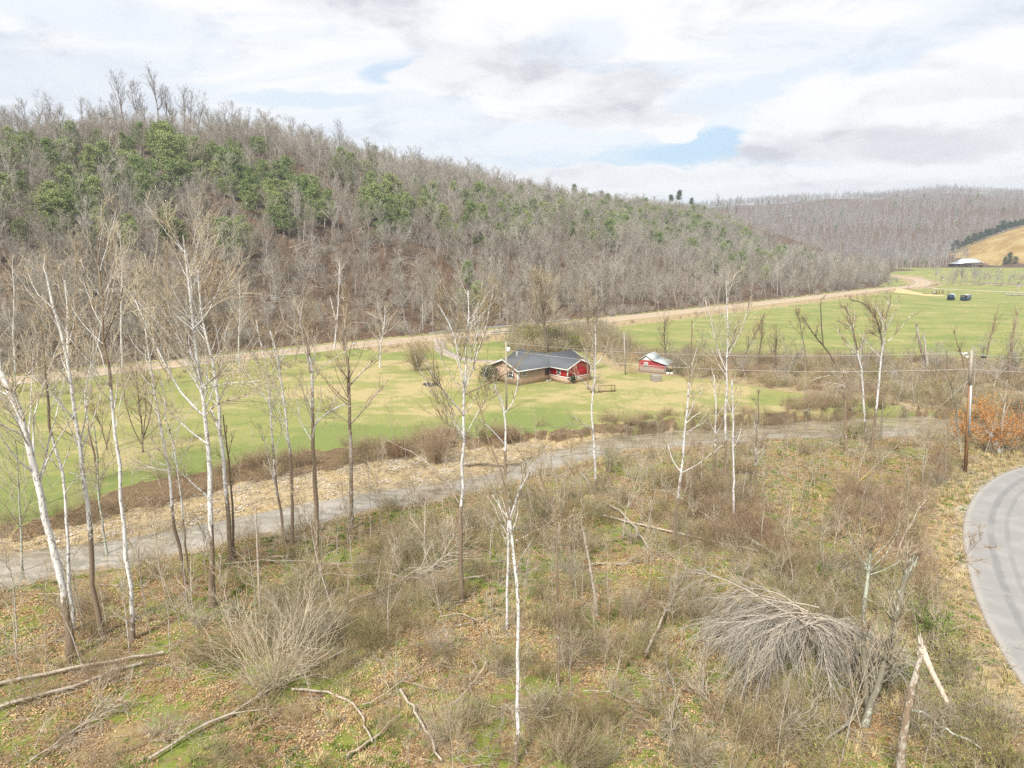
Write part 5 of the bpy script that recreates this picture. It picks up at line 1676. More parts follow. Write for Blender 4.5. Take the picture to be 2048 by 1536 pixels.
# weeping crown of the uprooted tree
gw = np.random.default_rng(77)
T, Cn = Acc(), Acc()
org = GT(1615, 1325)
hub = org + np.array([0, 0.0, 2.4])
NL = 40
az_ = gw.uniform(math.pi * 0.75, math.pi * 2.0, NL)
D = np.stack([np.cos(az_), np.sin(az_) * 0.9, gw.uniform(0.0, 0.75, NL)], 1)
L = gw.uniform(2.6, 5.6, NL) * np.where(np.cos(az_) < 0, 1.2, 0.6)
bp, br = grow(np.tile(hub[None], (NL, 1)) + gw.normal(0, 0.35, (NL, 3)), D, L, np.full(NL, 0.045), np.full(NL, 0.016), 8, 0.09, -0.125, gw)
T.tubes(bp, br, 5, 0.85)
s2, d2, r2, t2 = spawn(bp, br, 19, 0.15, 1.0, 0.25, 0.75, gw)
d2[:, 2] -= 0.25
L2 = gw.uniform(1.0, 2.7, len(t2))
b2, r2_ = grow(s2, d2, L2, np.full(len(t2), 0.016), np.full(len(t2), 0.008), 6, 0.10, -0.14, gw)
Cn.tubes(b2, r2_, 3, 0.9)
s3, d3, _, t3 = spawn(b2, r2_, 8, 0.15, 1.0, 0.2, 0.6, gw)
b3, r3_ = grow(s3, d3, gw.uniform(0.4, 1.2, len(t3)), np.full(len(t3), 0.009), np.full(len(t3), 0.005), 4, 0.10, -0.08, gw)
Cn.tubes(b3, r3_, 3, 0.9)
for A_ in (T, Cn):
    A_.V = [np.concatenate([v_[:, :2], np.maximum(v_[:, 2:], org[2] + 0.05)], 1) - org for v_ in A_.V]
e = empty('uprooted_tree', tuple(org), 0, 'uprooted tree whose dense grey weeping crown droops over the right foreground', 'fallen tree')
link(bpy.data.objects.new('trunk', T.mesh('trunk', M['bark_log'])), e)
link(bpy.data.objects.new('crown', Cn.mesh('crown', M['twig_pale'])), e)


def shrub(label, u_, v_, h, wpx=None, mats_='twig_tan', stems=60, spread=0.6, tw=0.014, leaves=0, leafm=None, ls=0.05, cat='shrub', g=gT, name='shrub', side=6, droop=0.02, rootr=1.0, group=None, s=1.0):
    g0 = GT(u_, v_)
    b, lv = brush(g, stems, h, tw, spread, side, droop, leaves, ls)
    e = empty(name, tuple(g0), 0, label, cat, group)
    e.scale = (s, s, s)
    link(bpy.data.objects.new('stems' if False else 'crown', b.mesh('crown', M[mats_])), e)
    if lv is not None:
        link(bpy.data.objects.new('foliage', lv.mesh('foliage', M[leafm], False)), e)
    return e


shrub('large radiating multi stem bush, lower left foreground', 548, 1378, 4.6, mats_='twig_tan', stems=70, spread=0.95, tw=0.018, side=6, droop=0.05)
shrub('second twiggy thicket right behind the radiating bush', 610, 1300, 3.6, mats_='twig_grey', stems=70, spread=0.9, tw=0.014)
shrub('reddish brown rounded bush on the creek bank before the lawn', 872, 925, 4.2, mats_='twig_red', stems=150, spread=0.75, tw=0.016, side=7)
shrub('low red brown thicket left of the rounded creek bush', 790, 915, 2.4, mats_='twig_red', stems=110, spread=0.9)
shrub('low brown thicket on the creek bank below the brick house', 1010, 880, 2.0, mats_='twig_red', stems=110, spread=0.95)
shrub('upright twiggy bush growing alone in the lawn near the highway', 834, 742, 5.2, mats_='twig_tan', stems=130, spread=0.42, tw=0.022, side=7)
shrub('dark green clipped shrub at the left corner of the brick house', 975, 764, 2.6, mats_='bark_dark', stems=50, spread=0.35, leaves=8, leafm='dark_evergreen', ls=0.10)
shrub('little dark shrub against the brick under the red corner', 1146, 767, 1.5, mats_='bark_dark', stems=24, spread=0.25, leaves=8, leafm='dark_evergreen', ls=0.09)
shrub('bright green low bush beside the lane brush', 1712, 1058, 0.9, mats_='twig_tan', stems=40, spread=1.0, leaves=12, leafm='green_leaf', ls=0.07)
shrub('small green bush above the weeping crown', 1648, 1150, 0.8, mats_='twig_tan', stems=30, spread=1.0, leaves=12, leafm='green_leaf', ls=0.06)
shrub('sprawling honeysuckle with yellow green leaves by the lane bend', 1870, 1265, 1.7, mats_='twig_tan', stems=70, spread=1.4, leaves=5, leafm='green_leaf', ls=0.06)
shrub('leafy vine tangle right of the snapped snag', 1900, 1330, 1.6, mats_='twig_tan', stems=70, spread=1.4, leaves=4, leafm='olive_leaf', ls=0.06)
shrub('green leaved tangle behind the snapped snag', 1790, 1350, 1.6, mats_='twig_tan', stems=70, spread=1.3, leaves=4, leafm='green_leaf', ls=0.06)
shrub('young green cedar bush beside the creek at centre right', 1215, 945, 2.4, mats_='bark_dark', stems=24, spread=0.4, leaves=6, leafm='cedar', ls=0.05)
shrub('dark green bush growing under the yellow crowned trees by the driveway', 1062, 696, 4.5, mats_='bark_dark', stems=90, spread=0.7, leaves=7, leafm='olive_leaf', ls=0.13)
shrub('dark olive thicket behind the brick house', 1105, 690, 4.2, mats_='bark_dark', stems=90, spread=0.8, leaves=7, leafm='olive_leaf', ls=0.13)
shrub('olive thicket at the right end behind the brick house', 1150, 700, 3.4, mats_='bark_dark', stems=80, spread=0.8, leaves=6, leafm='olive_leaf', ls=0.12)
shrub('green scrub growing on the bank between the two leaning white trunks', 1705, 880, 2.0, mats_='twig_tan', stems=70, spread=0.7, leaves=6, leafm='olive_leaf', ls=0.07)
shrub('yellow twigged bush left of the red shed', 1262, 748, 3.0, mats_='straw', stems=26, spread=0.4, tw=0.02)
shrub('overgrown bush leaning on the right side of the red shed', 1358, 748, 4.2, mats_='twig_grey', stems=110, spread=0.8, tw=0.02)
# beech with rust leaves
for (uu, vv, hh_, st, lb_) in [(1985, 905, 3.8, 70, 'rust leaved beech sapling beside the white broken stump'), (2035, 900, 4.6, 80, 'rust leaved beech at the right edge above the lane'), (1925, 885, 3.0, 60, 'thin rust leaved beech left of the tall pole'),
                               (1965, 850, 4.4, 60, 'paler rust leaved beech sapling behind the tall pole')]:
    shrub(lb_, uu, vv, hh_, mats_='twig_tan', stems=int(st * 0.7), spread=0.9, leaves=10, leafm='beech_leaf', ls=0.085, name='beech_sapling', cat='beech', side=7, droop=-0.02)
traced('bare_tree', 'smooth pale grey trunk rising among the rust beech leaves',
       [(2004, 905), (2003, 870), (2004, 845), (2010, 800), (2014, 760)], 9, 5, (1320, 1300), None, 'bark_log', limbs=6, c0=0.5, lim=2.0)
traced('broken_stump', 'broken white stump leaning left beside the pale beech trunk',
       [(1998, 905), (1990, 885), (1984, 868)], 14, 15, (1320, 1300), None, 'bark_white', limbs=0, cap=True, cat='stump')
traced('bare_tree', 'leaning vine hung tree before the creek right of the leaning white pair',
       [(1925, 905), (1915, 860), (1912, 820), (1905, 780), (1895, 750), (1880, 735)], 6, 3, None, None, 'bark_lichen', limbs=9, c0=0.4, lim=2.2)
traced('bare_tree', 'bushy green tinged tree at the right edge beyond the tall pole',
       [(2020, 770), (2018, 730), (2022, 690), (2030, 650), (2035, 625)], 7, 3, None, None, 'bark_brown', limbs=14, c0=0.3, lim=2.6)
shrub('green leaved vine climbing in the tree at the right edge', 2030, 745, 6.0, mats_='bark_brown', stems=44, spread=0.5, leaves=4, leafm='olive_leaf', ls=0.12, name='climbing_vine', cat='vine')

# trees along the fence row and behind the lawn
traced('bare_tree', 'crooked dark tree leaning left over the fence row, two tops',
       [(1675, 742), (1662, 710), (1645, 690), (1625, 665), (1612, 645), (1604, 634)], 9, 4, None, None, 'bark_dark', limbs=7, c0=0.45, lim=2.6, twigmat='twig_red',
       extra=[([(1648, 692), (1643, 650), (1642, 620), (1640, 598), (1652, 590)], 7, 4, 0.2)])
traced('bare_tree', 'thin dark tree left of the crooked one in the fence row',
       [(1616, 740), (1610, 700), (1602, 660), (1598, 635), (1592, 620)], 5, 2.5, None, None, 'bark_dark', limbs=8, c0=0.5, lim=2.4, twigmat='twig_red')
traced('bare_tree', 'broad dark crowned tree arching left above the fence row',
       [(1768, 745), (1766, 705), (1762, 670), (1755, 645), (1745, 625), (1732, 608), (1715, 602), (1700, 600)], 9, 4, None, None, 'bark_dark', limbs=16, c0=0.4, lim=3.4, twigmat='twig_red', subs=6,
       extra=[([(1764, 660), (1764, 630), (1768, 618)], 6, 3, 0.2), ([(1760, 680), (1745, 665), (1728, 668)], 4, 2, 0.2)])
traced('bare_tree', 'dark forked tree in the middle of the fence row, hooked left limb',
       [(1718, 745), (1714, 700), (1706, 660), (1700, 635), (1690, 612), (1682, 612)], 7, 3, None, None, 'bark_dark', limbs=9, c0=0.5, lim=2.6, twigmat='twig_red',
       extra=[([(1706, 660), (1690, 650), (1675, 640), (1672, 645)], 4, 2, 0.2)])
traced('dead_snag', 'taller of two jagged dead snags standing against the green field',
       [(1852, 740), (1845, 710), (1838, 680), (1833, 648)], 9, 6, None, None, 'bark_brown', limbs=0, cap=True, lbark=0.5, cat='dead tree')
traced('dead_snag', 'shorter grey snag touching the taller jagged snag',
       [(1856, 742), (1852, 705), (1847, 668)], 9, 6, None, None, 'bark_brown', limbs=0, cap=True, lbark=0.65, cat='dead tree')
traced('dead_snag', 'short dark snag left of the tall utility pole top',
       [(1896, 750), (1894, 725), (1893, 700)], 6, 3, None, None, 'bark_dark', limbs=0, cap=True, cat='dead tree')
traced('bare_tree', 'leaning tree with one bent top right of the jagged snags',
       [(1932, 745), (1925, 715), (1915, 690), (1908, 660)], 5, 2, None, None, 'bark_brown', limbs=9, c0=0.4, lim=2.2)
traced('bare_tree', 'slender tree at the right of the tall pole leaning right',
       [(1968, 745), (1975, 700), (1985, 660), (1998, 610)], 5, 2, None, None, 'bark_brown', limbs=9, c0=0.4, lim=2.4)
for q_, (uu, vv, ut, vt, lb_) in enumerate([(1480, 740, 1530, 625, 'curved dark tree arching right at the left part of the fence row'), (1445, 745, 1478, 640, 'thin dark tree behind the tall yellowish crowned trunk'), (1520, 745, 1525, 640, 'upright dark tree in the left part of the fence row'),
                                           (1555, 745, 1552, 660, 'small dark tree in the gap of the fence row')]):
    traced('bare_tree', lb_, [(uu, vv), ((uu * 2 + ut) / 3 - 4, (vv * 2 + vt) / 3), ((uu + ut * 2) / 3, (vv + vt * 2) / 3), (ut, vt)], 7, 3, None, None, 'bark_dark', limbs=10, c0=0.3, lim=2.6, twigmat='twig_red')
traced('bare_tree', 'dark limbed tree standing just behind the red shed', [(1332, 738), (1331, 700), (1328, 670), (1330, 640)], 8, 3, None, None, 'bark_dark', limbs=14, c0=0.25, lim=3.2, subs=5)
traced('bare_tree', 'large wide crowned tree with ivy trunk behind the brick house', [(1093, 706), (1092, 680), (1088, 655), (1086, 625), (1085, 590), (1084, 560)], 12, 4, None, None, 'bark_dark', limbs=26, c0=0.25, lim=6.5, subs=7, twigs=5, tw=0.026)
traced('bare_tree', 'bare tree over the end of the guard rails', [(1178, 690), (1176, 650), (1175, 610), (1172, 575)], 7, 3, None, None, 'bark_brown', limbs=16, c0=0.3, lim=4.5, subs=6, tw=0.022)
traced('bare_tree', 'tall slim white stem rising over the highway left of the wide crown', [(668, 700), (672, 660), (676, 620), (678, 560), (680, 520)], 5, 2, (1400, 1300), None, limbs=8, c0=0.5, lim=3.0, tw=0.02)
traced('bare_tree', 'thin pale tree standing in front of the driveway', [(948, 740), (950, 700), (955, 660), (962, 620)], 5, 2, (760, 740), None, limbs=14, c0=0.2, lim=4.2, subs=6, tw=0.02)
traced('bare_tree', 'dark bare tree between house and board pile', [(1186, 740), (1187, 715), (1188, 690)], 6, 3, None, None, 'bark_brown', limbs=10, c0=0.3, lim=3.0)
traced('bare_tree', 'brown trunked tree beside the grey board pile', [(1176, 780), (1175, 750), (1174, 710), (1172, 670)], 5, 2, None, None, 'bark_brown', limbs=14, c0=0.4, lim=3.2)

# dark multi stem tree on the far bank, left
for q_, (uu, vt, ut) in enumerate([(262, 800, 235), (278, 760, 262), (290, 740, 292), (300, 750, 330), (283, 780, 300), (306, 800, 345), (272, 770, 248)]):
    pass
traced('bare_tree', 'dark many stemmed tree on the left part of the lawn edge', [(286, 905), (284, 870), (281, 830), (276, 780), (272, 740)], 8, 3, None, None, 'bark_dark', limbs=14, c0=0.25, lim=3.4,
       extra=[([(285, 880), (300, 840), (305, 790), (320, 750)], 7, 3, 0.1), ([(285, 890), (262, 850), (250, 800), (245, 760)], 6, 3, 0.1), ([(286, 880), (292, 830), (290, 780), (296, 735)], 6, 3, 0.1), ([(288, 880), (320, 850), (335, 810)], 5, 2, 0.1)], twigmat='twig_red')
traced('bare_tree', 'smaller dark stem cluster left of the many stemmed tree', [(215, 900), (205, 860), (190, 820), (180, 790)], 6, 2, None, None, 'bark_dark', limbs=9, c0=0.3, lim=2.4, extra=[([(213, 890), (222, 850), (232, 800)], 5, 2, 0.1)], twigmat='twig_red')
traced('bare_tree', 'pale tree with yellow white upper stem between the second and fourth sycamores', [(195, 960), (190, 920), (182, 880), (168, 800), (172, 780), (180, 740), (195, 690), (205, 640)], 6, 3, (900, 850), None, limbs=12, c0=0.4, lim=3.4)
traced('bare_tree', 'grey greenish bare tree beyond the thick leaning sycamore', [(82, 1010), (76, 950), (60, 900), (40, 860), (30, 800), (28, 740)], 9, 4, None, None, 'bark_lichen', limbs=12, c0=0.4, lim=3.4, lbark=0.6)
traced('bare_tree', 'slender grey tree at the left edge of the gravel bar', [(45, 1150), (42, 1060), (38, 1000), (36, 930), (30, 880)], 7, 3, None, None, 'bark_lichen', limbs=12, c0=0.35, lim=2.8, lbark=0.6)
traced('bare_tree', 'slender grey tree with crooked stem between third and fourth sycamores', [(215, 1115), (207, 1060), (200, 1010), (196, 960), (195, 900), (188, 850)], 8, 4, None, None, 'bark_lichen', limbs=12, c0=0.4, lim=2.8, lbark=0.6)
for q_, (uu, vv, ut, vt, lb_) in enumerate([
        (98, 700, 92, 500, 'pale tree left of the ledges rising over the highway'), (30, 745, 25, 520, 'greenish stemmed tree at the left edge over the highway'), (155, 745, 150, 470, 'bare tree over the highway behind the third sycamore'),
        (245, 735, 240, 460, 'bare tree over the highway behind the white straight sycamore'), (330, 740, 335, 480, 'bare tree over the highway left of the largest crown'), (480, 745, 478, 560, 'bare tree over the highway right of the largest crown'),
        (620, 745, 612, 600, 'bare tree over the highway behind the stout brown trunk'), (760, 735, 770, 610, 'bare tree at the road edge left of the upright lawn bush')]):
    traced('bare_tree', lb_, [(uu, vv), ((uu * 2 + ut) / 3 - 3, (vv * 2 + vt) / 3), ((uu + ut * 2) / 3 + 3, (vv + vt * 2) / 3), (ut, vt)], 6, 2.5, (1000, 990) if q_ % 2 else None, None, 'bark_white' if q_ % 2 else 'bark_brown', limbs=16, c0=0.35, lim=4.0, subs=6, tw=0.018)

# ------------------------------------------------------------------ brick house
HA = math.atan2(0.65, 0.76)
house = empty('brick_house', (6.25, 110.0, gz(6.3, 110.0) - 0.1), HA, 'low brick ranch house with grey shingle roof and red siding wing', 'house')
EZ, RZ = 2.6, 3.85
mb = MB()
mb.box(-7.0, 8.0, 0, 6.6, 0, EZ)          # main
mb.box(0.0, 5.4, -4.0, 0.0 - 0.001, 0, 1.02)   # brick base of the front wing
mb.box(0.0, 5.4, 6.601, 10.5, 0, EZ)
mb.poly([(-7.0, 0, EZ), (-7.0, 6.6, EZ), (-7.0, 3.3, RZ - 0.05), (-6.8, 0, EZ), (-6.8, 6.6, EZ), (-6.8, 3.3, RZ - 0.05)], [(0, 2, 1), (3, 4, 5), (0, 1, 4, 3), (1, 2, 5, 4), (2, 0, 3, 5)])
mb.poly([(8.0, 0, EZ), (8.0, 6.6, EZ), (8.0, 3.3, RZ - 0.05), (7.8, 0, EZ), (7.8, 6.6, EZ), (7.8, 3.3, RZ - 0.05)], [(0, 1, 2), (3, 5, 4), (0, 3, 4, 1), (1, 4, 5, 2), (2, 5, 3, 0)])
mb.build('brick_wall', M['brick'], house)
mb = MB()
mb.box(0.0, 5.4, -4.0, -0.001, 1.14, EZ)
mb.poly([(0, -4.0, EZ), (5.4, -4.0, EZ), (2.7, -4.0, RZ - 0.15), (0, -3.8, EZ), (5.4, -3.8, EZ), (2.7, -3.8, RZ - 0.15)], [(0, 1, 2), (3, 5, 4), (1, 0, 3, 4), (2, 1, 4, 5), (0, 2, 5, 3)])
red = mb.build('red_siding_wall', M['siding_red'], house)
mb = MB()
for k in range(9):
    zz = 1.18 + k * 0.16
    mb.box(-0.018, -0.003, -3.9, -0.1, zz, zz + 0.012)
    mb.box(0.1, 5.3, -4.018, -4.003, zz, zz + 0.012)
b_ = mb.build('clapboard_ridges', M['siding_red'], red)
b_['kind'] = 'stuff'
mb = MB()
mb.box(-0.06, 5.46, -4.06, 0.0, 1.021, 1.139)
mb.build('band_trim', M['trim_white'], house)
for (x0, x1, y0, y1, z0) in ((-0.05, 0.14, -4.05, -3.86, 1.14), (5.26, 5.45, -4.05, -3.86, 1.14)):
    mb = MB()
    mb.box(x0, x1, y0, y1, z0, EZ)
    mb.build('corner_trim', M['trim_white'], house)
mb = MB()
mb.box(-7.07, -6.95, -0.07, 0.05, 0, EZ - 0.05)
mb.build('downspout', M['trim_white'], house)


def gable_roof(axis_, c, half, a0_, a1_, ez, rz, over, ends, nm='roof', m_=None):
    """two thick slopes; axis_ 'x' or 'y'"""
    mb = MB()
    sl = (rz - ez) / half
    for sgn in (-1, 1):
        e = (c + sgn * (half + over), ez - sl * over)
        r = (c, rz)
        if axis_ == 'x':
            quad = [(a0_, e[0], e[1]), (a1_, e[0], e[1]), (a1_, r[0], r[1]), (a0_, r[0], r[1])]
        else:
            quad = [(e[0], a0_, e[1]), (e[0], a1_, e[1]), (r[0], a1_, r[1]), (r[0], a0_, r[1])]
        mb.slab([(p[0], p[1], p[2] + 0.12) for p in quad], 0.12)
    return mb.build(nm, m_ or M['shingle'], house)


gable_roof('x', 3.3, 3.3, -7.45, 8.45, EZ, RZ, 0.45, True)
gable_roof('y', 2.7, 2.7, -4.4, 10.9, EZ + 0.02, RZ - 0.10, 0.45, True)
mb = MB()
s1 = (RZ - EZ) / 3.3
for xx in (-7.49, 8.47):
    mb.beam((xx, -0.45, EZ - s1 * 0.45 + 0.03), (xx, 3.3, RZ + 0.04), 0.05, 0.2)
    mb.beam((xx, 7.05, EZ - s1 * 0.45 + 0.03), (xx, 3.3, RZ + 0.04), 0.05, 0.2)
mb.build('rake_trim', M['trim_white'], house)
mb = MB()
mb.beam((-7.45, -0.49, EZ - s1 * 0.45 + 0.02), (-0.5, -0.49, EZ - s1 * 0.45 + 0.02), 0.09, 0.13)
mb.beam((-0.49, -0.5, EZ - 0.17), (-0.49, -4.4, EZ - 0.17), 0.09, 0.13)
mb.build('gutter', M['trim_white'], house)
mb = MB()
mb.beam((-0.45, -4.43, EZ - 0.15), (2.7, -4.43, RZ - 0.07), 0.05, 0.18)
mb.beam((5.85, -4.43, EZ - 0.15), (2.7, -4.43, RZ - 0.07), 0.05, 0.18)
mb.build('rake_trim', M['trim_white'], house)


def window(parent, side, c, z0, w_, h_, wall, fm='trim_white', shutters=None, name='window'):
    """side: '-y','-x'; recessed glass in a proud frame with sill and bars"""
    mb = MB()
    t = 0.08
    if side == '-y':
        f = lambda a, b, d0, d1, z_0, z_1: (a, b, wall - d1, wall - d0, z_0, z_1)
    else:
        f = lambda a, b, d0, d1, z_0, z_1: (wall - d1, wall - d0, a, b, z_0, z_1)
    a, b = c - w_ / 2, c + w_ / 2
    mb.box(*f(a - t, a, 0.002, 0.06, z0 - t, z0 + h_ + t))
    mb.box(*f(b, b + t, 0.002, 0.06, z0 - t, z0 + h_ + t))
    mb.box(*f(a, b, 0.002, 0.06, z0 + h_, z0 + h_ + t))
    mb.box(*f(a, b, 0.002, 0.06, z0 - t, z0))
    fr = mb.build(name, M[fm], parent)
    mb = MB()
    mb.box(*f(a, b, 0.004, 0.02, z0, z0 + h_ / 2 - 0.02))
    mb.build('pane', M['glass_dark'], fr)
    mb = MB()
    mb.box(*f(a, b, 0.004, 0.02, z0 + h_ / 2 + 0.02, z0 + h_))
    mb.build('pane', M['glass_dark'], fr)
    mb = MB()
    mb.box(*f(a, b, 0.004, 0.045, z0 + h_ / 2 - 0.02, z0 + h_ / 2 + 0.02))
    mb.build('meeting_rail', M[fm], fr)
    return fr


window(house, '-x', 1.7, 1.15, 1.0, 1.0, -7.0)
window(house, '-x', 5.2, 1.2, 0.8, 0.9, -7.0, 'maroon')
window(house, '-y', -0.75, 1.15, 0.75, 1.2, 0.0, 'maroon')
window(house, '-y', -5.6, 1.6, 0.8, 0.5, 0.0, 'trim_white')
window(house, '-x', -2.0, 1.35, 0.7, 0.85, 0.0)
for (a, b) in ((0.85, 1.1), (2.3, 2.55)):
    mb = MB()
    mb.box(-7.04, -7.002, a - 0.0, b, 1.1, 2.2)
    mb.build('shutter', M['maroon'], house)
mb = MB()
mb.cyl((-2.0, 6.0, 3.0), (-2.0, 6.0, 4.35), 0.13)
mb.build('vent_pipe', M['galv'], house)
mb = MB()
mb.box(-1.2, -0.8, -0.7, -0.2, 0, 0.35)
mb.cyl((-0.5, -0.6, 0.05), (-0.5, -0.6, 0.4), 0.18)
tag(mb.build('garden_pot', M['concrete']), 'small pale pots by the inner corner of the brick house', 'pot')
bpy.data.objects['garden_pot'].matrix_world = house.matrix_world
bpy.data.objects['garden_pot'].location = house.location
bpy.data.objects['garden_pot'].rotation_euler = house.rotation_euler

# ------------------------------------------------------------------ red shed
sb_ = GT(1278, 743)
shed = empty('red_shed', (sb_[0], sb_[1], sb_[2] - 0.05), R(-30), 'weathered red board shed with pale tin roof and open lean-to', 'shed')
W1, Dp, LE = 2.5, 3.8, 2.3
boards = []
mb = MB()
mb.box(0.03, W1 - 0.03, 0.03, Dp, 0, 2.1)
mb.build('dark_interior_fill', M['dark_void'], shed)  # solid block behind the boards, coloured near black for the shade inside
bw = 0.21
prev = None
nbd = int((W1 + LE) / bw)
bme = None
for k in range(nbd):
    xx = k * bw
    top = 2.15 if xx < W1 else 2.15 - (xx - W1) / LE * 0.55
    if bme is None:
        m2 = MB()
        m2.box(0.004, bw - 0.004, -0.02, 0.0, 0.05, 1.0)
        ob = m2.build('board', M['old_red'], shed)
        bme = ob.data
    else:
        ob = link(bpy.data.objects.new('board', bme), shed)
    ob.location = (xx, -0.004 * (k % 3), 0)
    ob.scale = (1, 1, top - 0.02)
mb = MB()
mb.poly([(0, 0, 2.14), (W1, 0, 2.14), (W1 / 2, 0, 3.0), (0, 0.06, 2.14), (W1, 0.06, 2.14), (W1 / 2, 0.06, 3.0)], [(0, 1, 2), (3, 5, 4), (1, 0, 3, 4), (2, 1, 4, 5), (0, 2, 5, 3)])
mb.build('gable_panel', M['trim_white'], shed)
mb = MB()
mb.box(-0.02, 0.02, 0.0, Dp, 0, 2.12)
mb.box(0, W1, Dp, Dp + 0.04, 0, 2.12)
mb.build('side_wall', M['old_red'], shed)
mb = MB()
mb.slab([(-0.5, -0.35, 1.90), (-0.5, Dp + 0.3, 1.90), (W1 / 2, Dp + 0.3, 3.12), (W1 / 2, -0.35, 3.12)], 0.05)
mb.slab([(W1 / 2, -0.35, 3.12), (W1 / 2, Dp + 0.3, 3.12), (W1 + 0.1, Dp + 0.3, 2.27), (W1 + 0.1, -0.35, 2.27)], 0.05)
mb.slab([(W1 + 0.1, -0.35, 2.26), (W1 + 0.1, Dp + 0.3, 2.26), (W1 + LE + 0.4, Dp + 0.3, 1.62), (W1 + LE + 0.4, -0.35, 1.62)], 0.05)
rf = mb.build('tin_roof', M['roof_tin'], shed)
mb = MB()
for k in range(12):
    yy = -0.3 + k * 0.42
    mb.beam((-0.5, yy, 1.925), (W1 / 2, yy, 3.145), 0.03, 0.04)
    mb.beam((W1 / 2, yy, 3.145), (W1 + 0.1, yy, 2.295), 0.03, 0.04)
    mb.beam((W1 + 0.1, yy, 2.285), (W1 + LE + 0.4, yy, 1.645), 0.03, 0.04)
sm_ = mb.build('roof_seam', M['roof_tin'], rf)
sm_['kind'] = 'stuff'
mb = MB()
for yy in (-0.1, Dp):
    mb.beam((W1 + LE, yy + 0.1, 0), (W1 + LE, yy + 0.1, 1.7), 0.12)
mb.beam((W1 + LE, 0, 1.6), (W1 + LE, Dp, 1.6), 0.1)
mb.build('lean_to_post', M['wood_grey'], shed)
mb = MB()
mb.box(-0.06, 0.06, -0.06, 0.02, 0, 2.1)
mb.build('corner_board', M['old_red'], shed)
fr = window(shed, '-y', 1.25, 0.95, 0.55, 0.8, -0.03)
mb = MB()
mb.box(1.2, 1.3, -0.1, -0.06, 0.95, 1.75)
mb.build('mullion', M['trim_white'], fr)
mb = MB()
mb.box(4.6, 5.3, 0.2, 0.9, 0.0, 0.28)
mb.cyl((5.5, 0.4, 0.15), (5.9, 0.6, 0.15), 0.16)
o = mb.build('feed_sack', M['trim_white'])
o.location, o.rotation_euler = shed.location, shed.rotation_euler
tag(o, 'white sacks dumped beside the open lean-to of the shed', 'sack')

# stone well box in front of the shed
wb = GT(1312, 762)
well = empty('stone_box', tuple(wb), R(12), 'square grey stone block box standing in the lawn before the shed', 'well')
bm_ = None
gB = np.random.default_rng(3)
for row_ in range(4):
    for side_ in range(4):
        for k in range(3):
            if bm_ is None:
                m2 = MB()
                m2.box(-0.2, 0.2, -0.1, 0.1, 0, 0.235)
                ob = m2.build('stone', M['concrete'], well)
                bm_ = ob.data
            else:
                ob = link(bpy.data.objects.new('stone', bm_), well)
            off = (k - 1) * 0.41 + (0.09 if row_ % 2 else -0.09)
            a = side_ * math.pi / 2
            ob.location = (off * math.cos(a) - 0.62 * math.sin(a), off * math.sin(a) + 0.62 * math.cos(a), row_ * 0.25)
            ob.rotation_euler = (0, 0, a + gB.normal(0, 0.03))
mb = MB()
mb.box(-0.5, 0.5, -0.5, 0.5, 0.7, 0.98)
mb.build('lid', M['concrete'], well)

# board pile and low rail frame
bp0 = GT(1192, 786)
pile = empty('board_pile', tuple(bp0), R(-15), 'upright grey weathered boards stacked round a stump in the lawn', 'board pile')
for k in range(9):
    mb = MB()
    x_ = -0.75 + k * 0.19
    mb.beam((x_, gB.normal(0, 0.1), 0), (x_ + gB.normal(0, 0.08), 0.1 + gB.normal(0, 0.08), 1.35 + gB.normal(0, 0.12)), 0.16, 0.05)
    mb.build('plank', M['wood_grey'], pile)
mb = MB()
mb.cyl((-0.6, 0.25, 0), (-0.6, 0.25, 1.2), 0.35, 0.3, 12)
mb.build('stump', M['bark_log'], pile)
rf0 = GT(1214, 784)
fr_ = empty('rail_frame', tuple(rf0), R(8), 'low dark wooden rail frame beside the grey boards', 'rail frame')
for (a, b, w_) in (((-1.3, 0, 1.0), (1.25, 0, 1.02), 0.1), ((-1.3, 0, 0), (-1.3, 0, 1.0), 0.1), ((1.2, 0, 0), (1.2, 0, 1.1), 0.12), ((0.7, 0, 0), (0.72, 0, 1.0), 0.09), ((-0.3, 0, 0), (-0.3, 0, 0.5), 0.08), ((-1.3, 0.05, 0.15), (1.2, 0.05, 0.15), 0.14)):
    mb = MB()
    mb.beam(a, b, w_)
    mb.build('rail', M['wood_brown'], fr_)
# burn scar
bs = GT(862, 769)
xs_ = []
Vv = [(bs[0], bs[1], bs[2] + 0.05)]
for i in range(24):
    a = 2 * math.pi * i / 24
    rr = 1.35 * (1 + 0.2 * math.sin(3 * a) + gB.normal(0, 0.07))
    q = (bs[0] + rr * math.cos(a), bs[1] + rr * 1.15 * math.sin(a))
    Vv.append((q[0], q[1], gz(*q) + 0.025))
mb = MB()
mb.poly(Vv, [(0, i + 1, (i + 1) % 24 + 1) for i in range(24)])
for k in range(60):
    a, rr = gB.uniform(0, 6.28), 1.2 * math.sqrt(gB.random())
    c0 = (bs[0] + rr * math.cos(a), bs[1] + rr * math.sin(a), gz(bs[0], bs[1]) + 0.04)
    l_ = gB.uniform(0.05, 0.2)
    mb.beam(c0, (c0[0] + l_, c0[1] + gB.normal(0, 0.1), c0[2] + gB.uniform(0, 0.08)), 0.05)
tag(mb.build('ash_heap', M['char']), 'round black burn scar in the lawn', kind='stuff')

# ------------------------------------------------------------------ utility poles and wires
def pole(label, u0, v0, u1, v1, r0, r1, mat_, tilt_px=True):
    g0 = GT(u0, v0)
    top = P(u1, v1, g0[1])
    e = empty('utility_pole', tuple(g0), 0, label, 'utility pole')
    T = MB()
    t_ = Vector(top) - Vector(g0)
    T.cyl((0, 0, -0.3), tuple(t_), r0, r1, 12)
    T.build('shaft', M[mat_], e, smooth=False)
    return e, g0, top


